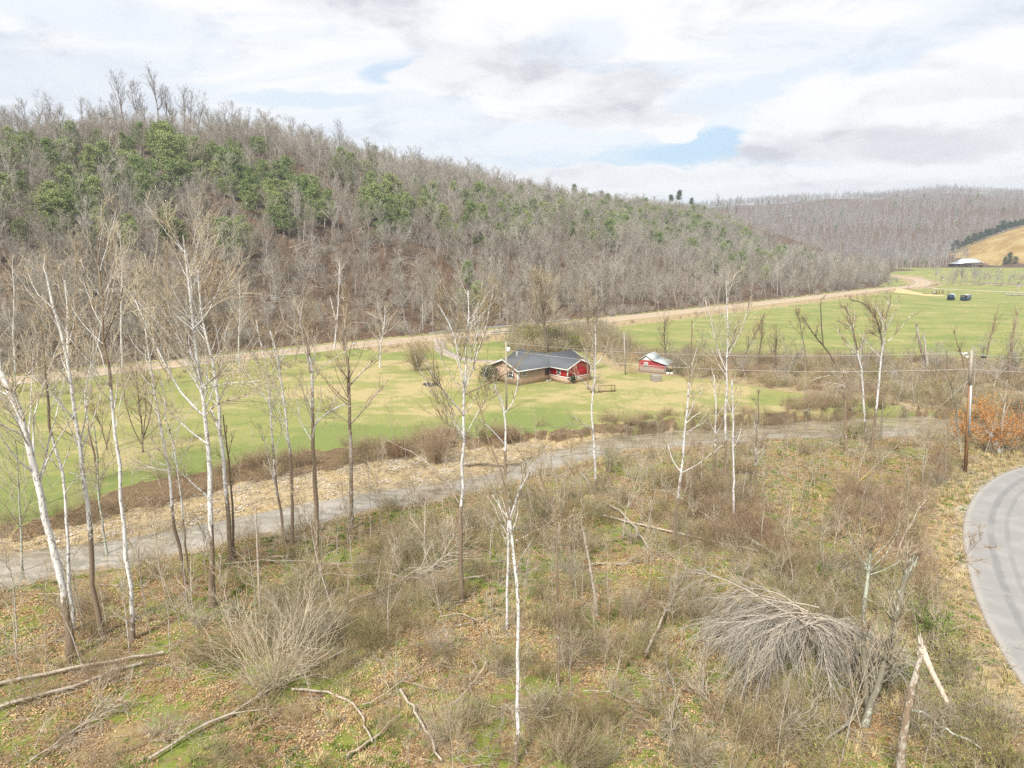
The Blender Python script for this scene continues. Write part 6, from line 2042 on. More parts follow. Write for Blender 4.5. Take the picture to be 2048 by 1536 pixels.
e1, p1, t1 = pole('tall leaning utility pole with grey conduit beside the lane', 1931, 946, 1943, 700, 0.17, 0.11, 'pole_wood')
d_ = Vector(t1) - Vector(p1)
at = lambda f: Vector((0, 0, 0)) + d_ * f
mb = MB()
side = Vector((0.13, -0.13, 0))
mb.cyl(at(0.31) + Vector((0.05, -0.16, 0)), at(0.72) + Vector((0.03, -0.14, 0)), 0.085, n=8)
mb.build('conduit', M['galv'], e1)
mb = MB()
mb.cyl(at(0.72), at(1.0), 0.135, 0.118, 12, True)
mb.build('grey_upper_shaft', M['pole_grey'], e1)
mb = MB()
pts = [at(0.12) + Vector((-0.15, 0, 0)), at(0.11) + Vector((-0.3, 0, 0)), at(0.08) + Vector((-0.36, 0, 0)), at(0.05) + Vector((-0.3, 0, 0))]
for a, b in zip(pts[:-1], pts[1:]):
    mb.cyl(a, b, 0.03, n=6)
mb.build('cable_stub', M['black'], e1)
for k, (dx, dz) in enumerate([(-0.75, 0.97), (-0.5, 0.975), (-0.38, 0.945)]):
    mb = MB()
    c = at(dz) + Vector((dx, -0.05, 0))
    mb.cyl(c + Vector((-0.11, 0, 0)), c + Vector((0.11, 0, 0)), 0.09, 0.07, 10)
    mb.cyl(c + Vector((-0.13, 0, 0)), c + Vector((-0.11, 0, 0)), 0.12, 0.12, 10)
    mb.build('insulator', M['porcelain'], e1)
mb = MB()
mb.beam(at(0.955) + Vector((-0.8, 0, 0)), at(0.955) + Vector((0, 0, 0)), 0.04)
mb.build('bracket', M['galv'], e1)
for k, dx in enumerate((1.05, 1.25)):
    mb = MB()
    c = at(0.945) + Vector((dx, 0, -0.02 * k))
    mb.cyl(c + Vector((-0.08, 0, 0)), c + Vector((0.08, 0, 0)), 0.10, 0.10, 10)
    mb.build('dark_insulator', M['black'], e1)

e2, p2, t2 = pole('thin light pole with transformer standing before the brick house', 1013, 822, 1012, 683, 0.14, 0.09, 'pole_grey')
d2_ = Vector(t2) - Vector(p2)
mb = MB()
c = d2_ * 0.89 + Vector((0.32, 0, 0))
mb.cyl(c + Vector((0, 0, -0.42)), c + Vector((0, 0, 0.28)), 0.22, 0.22, 14)
tf = mb.build('transformer', M['porcelain'], e2)
mb = MB()
mb.cyl(c + Vector((0, 0, 0.28)), c + Vector((0, 0, 0.62)), 0.06, 0.04, 8)
mb.build('bushing', M['black'], tf)
e3, p3, t3 = pole('slender dark pole standing between brick house and red shed', 1251, 749, 1248, 664, 0.12, 0.08, 'pole_grey')


def wire(label, a, b, sag, r_=0.016, group=None):
    a, b = Vector(a), Vector(b)
    n_ = 28
    q = [a.lerp(b, i / n_) - Vector((0, 0, sag * 4 * (i / n_) * (1 - i / n_))) for i in range(n_ + 1)]
    pts = np.array([[tuple(p) for p in q]])
    r_ = r_ * 0.75
    V_, F_ = tubes(pts, np.full((1, n_ + 1), r_), 5)
    me_ = make_mesh('power_line', V_, F_, M['wire'])
    return tag(link(bpy.data.objects.new('power_line', me_)), label, 'wire', group)


T1, T2, T3 = Vector(t1), Vector(t2), Vector(t3)
wire('upper wire from the tall pole top across to the light pole', T1 + Vector((-0.75, 0, -0.25)), T2 + Vector((0, 0, -0.15)), 0.9, 0.018)
wire('lower wire from the tall pole across to the transformer', P(1936, 738, p1[1]), P(1015, 700, p2[1]), 1.2, 0.022)
wire('upper wire leaving the tall pole to the right', T1 + Vector((0.1, 0, -0.4)), P(2300, 716, p1[1] + 6), 0.3, 0.018)
wire('lower wire leaving the tall pole to the right', P(1940, 738, p1[1]), P(2300, 742, p1[1] + 6), 0.3, 0.02)
wire('near slanting wire from the tall pole toward the viewer at right', P(1972, 740, p1[1]), P(2250, 905, 38), 0.2, 0.02)
wire('far slanting wire falling from the pole top toward the lane', P(1985, 718, p1[1]), P(2250, 800, 44), 0.2, 0.018)
wire('thin wire from the light pole to the slender dark pole', T2 + Vector((0, 0, -0.3)), T3 + Vector((0, 0, -0.3)), 0.3, 0.012)
wire('guy wire running down from the tall pole into the brush', P(1938, 760, p1[1]), GT(1700, 978), 0.0, 0.012)
ga, gb_ = np.array(GT(1703, 976)), np.array(P(1739, 945, GT(1720, 960)[1] + 0.9))
mb = MB()
mb.cyl(tuple(ga), tuple(gb_), 0.05, 0.05, 8)
tag(mb.build('guy_guard', M['yellow_plastic']), 'yellow plastic guard on the guy wire in the brown brush', 'wire guard')

# ------------------------------------------------------------------ guard rails
def hw_at(s_):
    """point and tangent of the highway line at arc length"""
    d = np.concatenate([[0], np.cumsum(np.linalg.norm(np.diff(HW, axis=0), axis=1))])
    p = np.array([np.interp(s_, d, HW[:, 0]), np.interp(s_, d, HW[:, 1])])
    q = np.array([np.interp(s_ + 1, d, HW[:, 0]), np.interp(s_ + 1, d, HW[:, 1])])
    t = (q - p) / np.linalg.norm(q - p)
    return p, t


dcum = np.concatenate([[0], np.cumsum(np.linalg.norm(np.diff(HW, axis=0), axis=1))])
uH, vH, _ = proj(HW[:, 0], HW[:, 1], np.full(len(HW), HZ))
sfor = lambda uu: float(np.interp(uu, uH[:np.argmax(uH)], dcum[:np.argmax(uH)]))


def guard_rail(label, u0, u1, off):
    s0, s1_ = sfor(u0), sfor(u1)
    n_ = max(4, int((s1_ - s0) / 2.2))
    p0, _ = hw_at(s0)
    e = empty('guard_rail', (p0[0], p0[1], HZ - 0.12), 0, label, 'guard rail')
    m2 = MB()
    m2.box(-0.08, 0.08, -0.08, 0.08, -0.3, 0.8)
    pme = None
    line = []
    for k in range(n_ + 1):
        p, t = hw_at(s0 + (s1_ - s0) * k / n_)
        q = p + np.array([-t[1], t[0]]) * off
        if pme is None:
            ob = m2.build('post', M['wood_grey'], e)
            pme = ob.data
        else:
            ob = link(bpy.data.objects.new('post', pme), e)
        ob.location = (q[0] - p0[0], q[1] - p0[1], 0)
        ob.rotation_euler = (0, 0, math.atan2(t[1], t[0]))
        line.append((q[0] - p0[0], q[1] - p0[1]))
    V_, F_ = [], []
    prof = [(0, 0.46), (0.05, 0.52), (0.0, 0.60), (0.05, 0.68), (0.0, 0.78), (-0.03, 0.78), (-0.03, 0.46)]
    for k, q in enumerate(line):
        a, b = line[max(0, k - 1)], line[min(len(line) - 1, k + 1)]
        t = np.array([b[0] - a[0], b[1] - a[1]])
        t /= np.linalg.norm(t)
        nn = np.array([-t[1], t[0]]) * (-1 if off > 0 else 1)
        for (o_x, z_) in prof:
            V_.append((q[0] + nn[0] * (o_x + 0.11), q[1] + nn[1] * (o_x + 0.11), z_))
    m_ = len(prof)
    for k in range(len(line) - 1):
        for i in range(m_):
            F_.append((k * m_ + i, k * m_ + (i + 1) % m_, (k + 1) * m_ + (i + 1) % m_, (k + 1) * m_ + i))
    mb = MB()
    mb.poly(V_, F_)
    mb.build('rail_beam', M['steel'], e)


guard_rail('steel guard rail on the hill side of the highway', 880, 1162, 4.6)
guard_rail('steel guard rail on the lawn side of the highway', 960, 1182, -4.5)

# bridge parapet on the side road
for k, off in enumerate((-3.3, 3.3)):
    q = offs(SIDE, off)
    i0, i1 = int(len(q) * 0.35), int(len(q) * 0.75)
    mb = MB()
    for a, b in zip(q[i0:i1], q[i0 + 1:i1 + 1]):
        mb.beam((a[0], a[1], 1.55), (b[0], b[1], 1.55), 0.12, 0.3)
    for a in q[i0:i1 + 1:2]:
        mb.beam((a[0], a[1], 0.5), (a[0], a[1], 1.5), 0.14)
    tag(mb.build('bridge_rail', M['wood_grey']), ('near' if off < 0 else 'far') + ' side rail of the little bridge on the side road', 'rail')

# mailboxes, road sign
def mailbox(label, u_, v_, c='steel'):
    g0 = GT(u_, v_)
    e = empty('mailbox', tuple(g0), 0.6, label, 'mailbox')
    mb = MB()
    mb.beam((0, 0, -0.2), (0, 0, 1.1), 0.12)
    mb.build('post', M['wood_brown'], e)
    mb = MB()
    mb.box(-0.3, 0.3, -0.13, 0.13, 1.1, 1.3)
    mb.cyl((-0.3, 0, 1.3), (0.3, 0, 1.3), 0.13, 0.13, 12)
    mb.build('box', M[c], e)


mailbox('black mailbox at the highway edge near the gravel track', 1817, 576, 'black')
mailbox('pale mailbox at the driveway entrance', 708, 700, 'steel')
g0 = GT(1885, 562)
e = empty('road_sign', tuple(g0), 0, 'small green and white road sign at the highway junction', 'sign')
mb = MB()
mb.cyl((0, 0, 0), (0, 0, 2.6), 0.05)
mb.build('post', M['galv'], e)
mb = MB()
mb.box(-0.6, 0.6, -0.03, 0.0, 2.1, 2.6)
mb.build('panel', M['sign_green'], e)
mb = MB()
mb.box(-0.6, 0.3, -0.08, -0.035, 0.6, 1.2)
mb.build('white_panel', M['trim_white'], e)

# ------------------------------------------------------------------ farm field: wagons, posts, gate, dish, barn, cow
def trailer(label, u_, v_, rz, col, top, L_=6.5, openf=False):
    g0 = GT(u_, v_)
    e = empty('stock_trailer', tuple(g0), rz, label, 'trailer')
    w_, h_ = 1.15, 2.1
    mb = MB()
    mb.box(-w_, -w_ + 0.06, 0.8, L_, 0.5, 1.35)
    mb.box(w_ - 0.06, w_, 0.8, L_, 0.5, 1.35)
    mb.box(-w_ + 0.061, w_ - 0.061, L_ - 0.06, L_, 0.5, 2.4)
    mb.box(-w_ + 0.061, w_ - 0.061, 0.8, 0.86, 0.5, 1.3 if openf else 2.3)
    mb.box(-w_ - 0.02, w_ + 0.02, 0.75, L_ + 0.02, 0.38, 0.499)
    mb.build('body', M[col], e)
    for k in range(3):
        for sx in (-1, 1):
            mb = MB()
            zz = 1.45 + k * 0.3
            mb.box(sx * (w_ - 0.03) - 0.03, sx * (w_ - 0.03) + 0.03, 0.8, L_, zz, zz + 0.16)
            mb.build('side_slat', M[col], e)
    mb = MB()
    for yy in np.linspace(0.85, L_ - 0.05, 6):
        for sx in (-1, 1):
            mb.box(sx * (w_ + 0.01) - 0.04, sx * (w_ + 0.01) + 0.04, yy - 0.04, yy + 0.04, 0.5, 2.4)
    mb.build('uprights', M['steel'], e)
    mb = MB()
    mb.slab([(-w_ - 0.05, 0.6, 2.42), (0, 0.6, 2.66), (0, L_ + 0.1, 2.66), (-w_ - 0.05, L_ + 0.1, 2.42)], 0.04)
    mb.slab([(0, 0.6, 2.66), (w_ + 0.05, 0.6, 2.42), (w_ + 0.05, L_ + 0.1, 2.42), (0, L_ + 0.1, 2.66)], 0.04)
    mb.build('roof', M[top], e)
    mb = MB()
    mb.beam((-w_, 0.8, 0.45), (0, -0.9, 0.45), 0.12)
    mb.beam((w_, 0.8, 0.45), (0, -0.9, 0.45), 0.12)
    mb.beam((-w_, 0.75, 0.9), (-w_, 0.75, 2.4), 0.08)
    mb.beam((w_, 0.75, 0.9), (w_, 0.75, 2.4), 0.08)
    mb.build('hitch', M['black'], e)
    for sx in (-1, 1):
        for yy in (L_ * 0.55, L_ * 0.55 + 0.85):
            mb = MB()
            mb.cyl((sx * (w_ + 0.04), yy, 0.36), (sx * (w_ + 0.26), yy, 0.36), 0.36, 0.36, 16)
            wh = mb.build('wheel', M['black'], e)
            mb = MB()
            mb.cyl((sx * (w_ + 0.262), yy, 0.36), (sx * (w_ + 0.28), yy, 0.36), 0.17, 0.17, 12)
            mb.build('rim', M['galv'], wh)


trailer('left navy stock trailer with white roof in the far field', 1900, 601, R(-38), 'navy', 'roof_bright', 5.6)
trailer('right longer navy stock trailer with grey roof and open front in the far field', 1925, 602, R(-48), 'navy', 'roof_tin', 7.5, True)
for k, (uu, vv, hh_, ww, cc) in enumerate([(1873, 588, 1.9, 0.5, 'wood_brown'), (1878, 588, 1.9, 0.3, 'wood_brown'), (1883, 587, 1.9, 0.25, 'pole_wood'), (1886, 587, 2.0, 0.25, 'wood_brown'), (1896, 592, 2.6, 0.25, 'wood_brown')]):
    g0 = GT(uu, vv)
    mb = MB()
    mb.beam((0, 0, -0.2), (0.05, 0, hh_), ww * 0.8, 0.3)
    o = mb.build('fence_post', M[cc])
    o.location = tuple(g0)
    tag(o, 'dark post standing beside the left trailer' if k == 4 else 'brown wooden post in the short row behind the trailers', 'post', None if k == 4 else 'wooden posts behind the trailers')
g0 = GT(1868, 588)
mb = MB()
mb.box(-0.7, 0.7, -0.5, 0.5, 0, 1.2)
mb.box(-0.75, 0.75, -0.55, 0.55, 1.2, 1.28)
o = mb.build('stone_trough', M['concrete'])
o.location = tuple(g0)
tag(o, 'pale square block beside the row of wooden posts', 'trough')
# straw patch
cpx = [(1782, 582), (1800, 580), (1830, 584), (1862, 589), (1893, 591), (1880, 593), (1850, 592), (1815, 588), (1790, 585)]
mb = MB()
cc_ = np.array([G(u, v) for u, v in cpx])
cen = cc_.mean(0)
Vv = [(cen[0], cen[1], gz(cen[0], cen[1]) + 0.06)] + [(p[0], p[1], gz(p[0], p[1]) + 0.05) for p in cc_]
mb.poly(Vv, [(0, i + 1, (i + 1) % len(cpx) + 1) for i in range(len(cpx))])
tag(mb.build('bare_soil', M['dirt_orange']), 'strip of orange bare soil by the trailers', kind='structure')
# panel gate at the right edge
g0 = GT(2012, 592)
e = empty('panel_gate', tuple(g0), R(-3), 'pale panel fence at the right edge of the far field', 'gate')
for k in range(3):
    mb = MB()
    mb.box(k * 3.2, k * 3.2 + 3.1, 0, 0.06, 0.15, 0.75)
    mb.build('panel', M['concrete'], e)
for k in range(4):
    mb = MB()
    mb.beam((k * 3.2 - 0.05, 0, -0.1), (k * 3.2 - 0.05, 0, 1.6), 0.1)
    mb.build('post', M['steel'], e)
for zz in (1.1, 1.5):
    mb = MB()
    mb.beam((0, 0, zz), (9.6, 0, zz), 0.05)
    mb.build('pipe_rail', M['steel'], e)
g0 = GT(2035, 582)
e = empty('satellite_dish', tuple(g0), 0.4, 'large mesh satellite dish on a post at the far right field', 'satellite dish')
mb = MB()
mb.cyl((0, 0, -0.2), (0, 0, 2.2), 0.12)
mb.build('post', M['galv'], e)
V_, F_ = [], []
for i in range(5):
    rr = 1.5 * i / 4
    for j in range(18):
        a = 2 * math.pi * j / 18
        V_.append((rr * math.cos(a), -0.5 * (1 - (i / 4) ** 2) * -1.0 - 0.2, 3.2 + rr * math.sin(a)))
F_ = [(i * 18 + j, i * 18 + (j + 1) % 18, (i + 1) * 18 + (j + 1) % 18, (i + 1) * 18 + j) for i in range(4) for j in range(18)]
V_ += [(x_, y_ + 0.04, z_) for (x_, y_, z_) in V_]
F_ += [tuple(90 + k for k in f[::-1]) for f in F_]
mb = MB()
mb.poly(V_, F_)
mb.build('dish', M['wood_grey'], e)
mb = MB()
mb.beam((0, -0.2, 3.2), (0, -1.3, 3.2), 0.06)
mb.build('feed_arm', M['galv'], e)

# barn
g0 = GT(1948, 534)
barn = empty('open_barn', tuple(g0), R(10), 'wide open sided barn with bright metal roof below the golden hill', 'barn')
BW, BD, BH = 23.0, 14.0, 3.6
mb = MB()
mb.slab([(-8, -1, BH + 0.5), (8, -1, BH + 0.5), (6.5, 7, BH + 4.0), (-6.5, 7, BH + 4.0)], 0.15)
mb.slab([(8, 15, BH + 0.5), (-8, 15, BH + 0.5), (-6.5, 7, BH + 4.0), (6.5, 7, BH + 4.0)], 0.15)
mb.slab([(8, -1, BH + 0.5), (8, 15, BH + 0.5), (6.5, 7.1, BH + 4.0), (6.5, 6.9, BH + 4.0)], 0.1)
mb.slab([(-8, 15, BH + 0.5), (-8, -1, BH + 0.5), (-6.5, 6.9, BH + 4.0), (-6.5, 7.1, BH + 4.0)], 0.1)
mb.slab([(8.05, -1, BH + 0.45), (15, -1, BH - 0.5), (15, 15, BH - 0.5), (8.05, 15, BH + 0.45)], 0.12)
mb.slab([(-15, -1, BH - 0.5), (-8.05, -1, BH + 0.45), (-8.05, 15, BH + 0.45), (-15, 15, BH - 0.5)], 0.12)
mb.build('roof', M['roof_bright'], barn)
for xx in (-14.5, -8, -3, 2.5, 8, 14.5):
    for yy in (-0.6, 14.4):
        mb = MB()
        mb.beam((xx, yy, 0), (xx, yy, BH - 0.62 if abs(xx) > 9 else BH + 0.3), 0.28)
        mb.build('post', M['wood_brown'], barn)
mb = MB()
mb.box(-14.3, 14.3, 14.0, 14.1, 0, 2.7)
mb.build('back_wall', M['wood_brown'], barn)
mb = MB()
for k in range(9):
    xx = -12 + k * 3
    mb.cyl((xx, 5, 0.8), (xx + 1.6, 5.4, 0.8), 0.8, 0.8, 12)
    mb.cyl((xx, 7, 0.8), (xx + 1.6, 7.4, 0.8), 0.8, 0.8, 12)
o = mb.build('hay_bales', M['wood_brown'])
o.location, o.rotation_euler = barn.location, barn.rotation_euler
tag(o, 'dark round bales heaped in the shade of the open barn', kind='stuff')

# cow: skinned body
def skin_body(name, verts, edges, radii, m_, root=0):
    me_ = bpy.data.meshes.new(name)
    me_.from_pydata(verts, edges, [])
    o = bpy.data.objects.new(name, me_)
    link(o)
    md = o.modifiers.new('skin', 'SKIN')
    for i, r_ in enumerate(radii):
        me_.skin_vertices[0].data[i].radius = (r_, r_) if not isinstance(r_, tuple) else r_
    me_.skin_vertices[0].data[root].use_root = True
    o.modifiers.new('sub', 'SUBSURF').levels = 1
    me_.materials.append(m_)
    return o


g0 = GT(2025, 556)
cv_ = [(-0.75, 0, 1.15), (-0.3, 0, 1.12), (0.3, 0, 1.12), (0.75, 0, 1.2), (1.1, 0, 1.25), (1.4, 0, 1.15), (1.65, 0, 0.95),
       (-0.7, 0.22, 0.85), (-0.82, 0.22, 0.45), (-0.75, 0.22, 0.03), (-0.7, -0.22, 0.85), (-0.78, -0.22, 0.45), (-0.7, -0.22, 0.03),
       (0.7, 0.2, 0.8), (0.72, 0.2, 0.42), (0.7, 0.2, 0.03), (0.7, -0.2, 0.8), (0.78, -0.2, 0.42), (0.78, -0.2, 0.03), (-1.0, 0, 1.1), (-1.05, 0, 0.6)]
ce_ = [(0, 1), (1, 2), (2, 3), (3, 4), (4, 5), (5, 6), (0, 7), (7, 8), (8, 9), (0, 10), (10, 11), (11, 12), (3, 13), (13, 14), (14, 15), (3, 16), (16, 17), (17, 18), (0, 19), (19, 20)]
cr_ = [0.3, 0.36, 0.38, 0.32, 0.2, 0.16, 0.1, 0.13, 0.08, 0.06, 0.13, 0.08, 0.06, 0.11, 0.07, 0.06, 0.11, 0.07, 0.06, 0.04, 0.03]
try:
    cow = skin_body('cow', cv_, ce_, cr_, M['hide_brown'], 1)
except Exception:
    me_ = bpy.data.meshes.new('cow')
    me_.from_pydata(cv_, ce_, [])
    cow = bpy.data.objects.new('cow', me_)
    link(cow)
    md = cow.modifiers.new('skin', 'SKIN')
    me_.materials.append(M['hide_brown'])
    for i, r_ in enumerate(cr_):
        me_.skin_vertices[0].data[i].radius = (r_, r_)
    cow.modifiers.new('sub', 'SUBSURF').levels = 1
cow.location = tuple(g0)
cow.rotation_euler = (0, 0, R(160))
tag(cow, 'brown cow grazing in the far pasture beyond the side road', 'cow')

# cedars along the golden hill and trees around the barn
ced_dark = []
for T_, K_ in CE:
    k_me = K_.mesh('crown', M['dark_evergreen'], False)
    ced_dark.append((ce_meshes[len(ced_dark)][0], k_me))
for k in range(32):
    f = k / 31
    uu, vv = 1900 + f * 180, 533 - f ** 1.25 * 92 + gT.normal(0, 1.5)
    for vv in np.arange(440, 545, 1.5):
        g0 = GT(uu, vv)
        if 1 - (math.hypot(g0[0] - 706, g0[1] - 720) / 235) ** 2 > 0.02 and g0[1] < 800:
            break
    z_ = g0[2]
    place(ced_dark[k % 4], ('trunk', 'crown'), 'cedar_tree', g0[0], g0[1], z_ - 0.3, 1.0 + 0.5 * gT.random(), gT.uniform(0, 6.28), 'dark cedar in the line along the golden hillside edge', 'cedar tree', 'cedars along the golden hill')
for k, (uu, vv, s_) in enumerate([(2018, 530, 1.4), (2030, 531, 1.1), (2008, 531, 0.9)]):
    g0 = GT(uu, vv)
    place(ced_dark[k], ('trunk', 'crown'), 'cedar_tree', g0[0], g0[1], g0[2] - 0.2, s_, k, 'dark cedar in the clump right of the barn', 'cedar tree', 'cedars right of the barn')
n_ = 0
for k in range(700):
    uu, vv = gT.uniform(1838, 2100), gT.uniform(543, 572)
    g0 = GT(uu, vv)
    dd = dist_poly(np.array([g0[0]]), np.array([g0[1]]), np.concatenate([SIDE]))[0][0]
    dh_ = dist_poly(np.array([g0[0]]), np.array([g0[1]]), HW)[0][0]
    if dd < 5 or dh_ < 8 or dd > 48:
        continue
    j = int(gT.integers(6))
    place(hb_meshes[j], ('trunk', 'crown'), 'scrub_tree', g0[0], g0[1], g0[2] - 0.1, gT.uniform(0.45, 0.95), gT.uniform(0, 6.28), 'leafless tree in the row behind the side road', 'tree', 'trees behind the side road')
    n_ += 1
    if n_ >= 64:
        break

# roadside and fence row trees from the shared kinds
LM = [('the thick leaning sycamore', 142, 1315), ('the straight bright white sycamore', 264, 1282), ('the largest sycamore', 425, 1212), ('the slim creek side sycamores', 575, 1090), ('the stout brown trunk', 633, 1118), ('the tall centre sycamore', 924, 1205),
      ('the long white bottom centre trunk', 1035, 1480), ('the bright white trunk before the boards', 1190, 985), ('the long thin fallen trunk', 1370, 1075), ('the pale trunk pair', 1460, 1045), ('the leaning white pair', 1740, 890), ('the weeping brush heap', 1600, 1330),
      ('the snapped snag', 1800, 1530), ('the yellow guy guard', 1720, 960), ('the radiating bush', 548, 1378), ('the tall utility pole', 1931, 946), ('the red shed', 1300, 745), ('the jagged snags', 1850, 740), ('the crooked dark tree', 1670, 740), ('the brick house', 1080, 765),
      ('the lawn bush', 834, 740), ('the many stemmed dark tree', 286, 905), ('the red brown creek bush', 872, 925), ('the left edge', 20, 900), ('the left edge', 20, 760), ('the driveway', 900, 700), ('the guard rails', 1050, 662)]


def near_lm(u_, v_):
    return min(LM, key=lambda t: (t[1] - u_) ** 2 + (2 * (t[2] - v_)) ** 2)[0]


def band_trees(n_, poly, label, group, smin, smax, meshes=hb_meshes, cond=None, root='scrub_tree', cat='tree', g=gT, sep=1.8):
    c = 0
    pl = np.array(poly, float)
    pts = []
    for _ in range(n_ * 60):
        uu, vv = g.uniform(pl[:, 0].min(), pl[:, 0].max()), g.uniform(pl[:, 1].min(), pl[:, 1].max())
        if not in_poly(np.array([uu]), np.array([vv]), poly)[0]:
            continue
        g0 = GT(uu, vv)
        if pts and min((g0[0] - a) ** 2 + (g0[1] - b) ** 2 for a, b in pts) < sep ** 2:
            continue
        if dist_poly(np.array([g0[0]]), np.array([g0[1]]), HW)[0][0] < 6 or (fS(g0[0]) < g0[1] < fN(g0[0]) + 0.2):
            continue
        pts.append((g0[0], g0[1]))
        place(meshes[int(g.integers(len(meshes)))], ('trunk', 'crown'), root, g0[0], g0[1], g0[2] - 0.1, g.uniform(smin, smax), g.uniform(0, 6.28), label + ' near ' + near_lm(uu, vv), cat, group + ' near ' + near_lm(uu, vv), g.normal(0, 0.06), g.normal(0, 0.06))
        c += 1
        if c >= n_:
            break


SP = [bare_tree(h, gT, limbs=10, subs=4, twigs=3, tr=0.045, tw=0.011, crown0=0.25, spread=0.28, lean=0.10) for h in (6, 7.5, 5, 8.5, 4)]
sp_m = [(T.mesh('trunk', M['bark_brown']), K_.mesh('crown', M['twig_tan'])) for T, K_ in SP]
sp_src = [proto('sapling_source', [T, K_], [M['bark_brown'], M['twig_tan']]) for T, K_ in SP]
band_trees(26, [(0, 770), (420, 738), (640, 715), (640, 745), (300, 800), (0, 830)], 'thin bare roadside tree', 'scrub trees below the highway', 0.35, 0.7)
band_trees(18, [(880, 665), (1190, 650), (1200, 690), (1060, 700), (900, 700)], 'bare tree in the embankment thicket', 'thicket behind the house', 0.4, 0.8)
band_trees(34, [(1200, 705), (1500, 715), (1900, 725), (2048, 725), (2048, 790), (1700, 775), (1480, 760), (1330, 745), (1240, 735)], 'scrubby bare fence row tree', 'fence row scrub trees', 0.3, 0.6)
band_trees(26, [(1600, 800), (2048, 800), (2048, 832), (1600, 832)], 'far bank sapling in brown scrub', 'saplings far bank right', 0.5, 1.0, sp_m, root='bare_sapling', cat='sapling')
band_trees(46, [(0, 1200), (350, 1130), (700, 1060), (1000, 980), (1000, 1130), (600, 1250), (0, 1400)], 'thin sapling in brown leaves', 'saplings near bank left', 0.5, 1.1, sp_m, root='bare_sapling', cat='sapling')
band_trees(56, [(1040, 980), (1500, 900), (1900, 890), (1900, 960), (1600, 1010), (1400, 1120), (1050, 1180)], 'thin sapling in tan scrub', 'saplings near bank centre', 0.35, 0.95, sp_m, root='bare_sapling', cat='sapling')
band_trees(26, [(300, 1000), (700, 900), (1100, 880), (1100, 900), (800, 960), (300, 1060)], 'thin sapling on the gravel bar', 'saplings on the gravel bar', 0.4, 0.9, sp_m, root='bare_sapling', cat='sapling')
band_trees(24, [(0, 960), (300, 900), (520, 900), (450, 935), (200, 1000), (0, 1050)], 'scrubby sapling above the cut bank', 'saplings at the lawn edge', 0.4, 0.9, sp_m, root='bare_sapling', cat='sapling')
band_trees(52, [(1050, 1180), (1350, 1150), (1500, 1240), (1350, 1536), (700, 1536), (900, 1300)], 'whippy sapling in grass', 'saplings middle foreground', 0.25, 0.6, sp_m, root='bare_sapling', cat='sapling')
band_trees(30, [(1560, 1080), (1880, 1000), (1900, 1250), (1960, 1400), (1980, 1536), (1450, 1536), (1700, 1420)], 'thin stem in dense lane side brush', 'stems in the lane side brush', 0.25, 0.55, sp_m, root='bare_sapling', cat='sapling')

# smaller fallen branches
gL = np.random.default_rng(97)
for k in range(40):
    uu, vv = gL.uniform(20, 1880), gL.uniform(1080, 1520)
    if uu > 1480 and vv < 1250 and gL.random() < 0.5:
        continue
    a_ = gL.normal(-0.35, 0.8)
    ln_ = gL.uniform(60, 190) * (vv / 1300)
    p0_ = (uu, vv)
    pts_ = [(uu + ln_ * t_ * math.cos(a_) + gL.normal(0, 4), vv + ln_ * t_ * math.sin(a_) * 0.6 + gL.normal(0, 3)) for t_ in (0, 0.3, 0.6, 1)]
    if max(p_[1] for p_ in pts_) > 1560 or min(p_[1] for p_ in pts_) < 1060 or max(p_[0] for p_ in pts_) > 1900:
        continue
    log('small fallen branch with dry twigs near ' + near_lm(uu, vv), pts_, gL.uniform(2.5, 5), 1.5, 'bark_log' if gL.random() < 0.6 else 'bark_brown', gL.uniform(0.3, 0.8), 0.15 + 0.3 * gL.random(), branches=int(gL.integers(5, 11)), bl=gL.uniform(0.8, 1.7),
        name='fallen_branch', cat='branch', twm='twig_tan' if gL.random() < 0.5 else 'twig_grey', g=gL, group='fallen branches near ' + near_lm(uu, vv))

# ------------------------------------------------------------------ ground clutter (stuff)
gC = np.random.default_rng(41)


def field(n_, x0, x1, y0, y1, cond):
    xx, yy = gC.uniform(x0, x1, n_), gC.uniform(y0, y1, n_)
    zz = hgt(xx, yy)
    uu, vv, dd = proj(xx, yy, zz)
    k = cond(xx, yy, zz, uu, vv, dd) & (uu > -200) & (uu < 2250) & (vv < 1750)
    return np.stack([xx[k], yy[k], zz[k]], 1), uu[k], vv[k]


road_ok = lambda xx, yy: (dist_poly(xx, yy, NEAR)[0] > 0.12) & ~((xx > np.interp(yy, NEAR[::-1, 1], NEAR[::-1, 0])) & (yy > 15) & (yy < 67))
near_bank = lambda xx, yy: (yy < fS(xx) - 0.3) & road_ok(xx, yy)
leaf_src = [proto('leaf_source', [leaf_patch(gC, 110, 1.0, 0.062)], [M['dead_leaf']]) for _ in range(4)]
leafn = lambda xx, yy: fbm(xx, yy, 9, 51, 3)
P_, uu, vv = field(6500, -48, 70, 20, 80, lambda xx, yy, zz, uu, vv, dd: near_bank(xx, yy) & (gC.random(len(xx)) < np.clip((leafn(xx, yy) - 0.36) * 6, 0.15, 1)))
scatter('leaf_litter', leaf_src, P_ + [0, 0, 0.01], gC.uniform(0.8, 1.2, len(P_)), 'orange brown fallen leaves covering the near bank', 0.03, gC)
tw_src = [proto('twig_litter_source', [twig_litter(gC)], [M['twig_grey']]) for _ in range(3)]
P_, uu, vv = field(2600, -48, 70, 20, 95, lambda xx, yy, zz, uu, vv, dd: road_ok(xx, yy) & ((yy < fS(xx)) | ((yy > fN(xx)) & (yy < fC(xx) + 2))))
scatter('twig_litter', tw_src, P_, gC.uniform(0.7, 1.3, len(P_)), 'small dead twigs strewn over the ground', 0.03, gC)
st_src = [proto('straw_source', [tuft(gC, 34, 0.5, 0.011, 0.9)], [M['straw']]) for _ in range(3)]
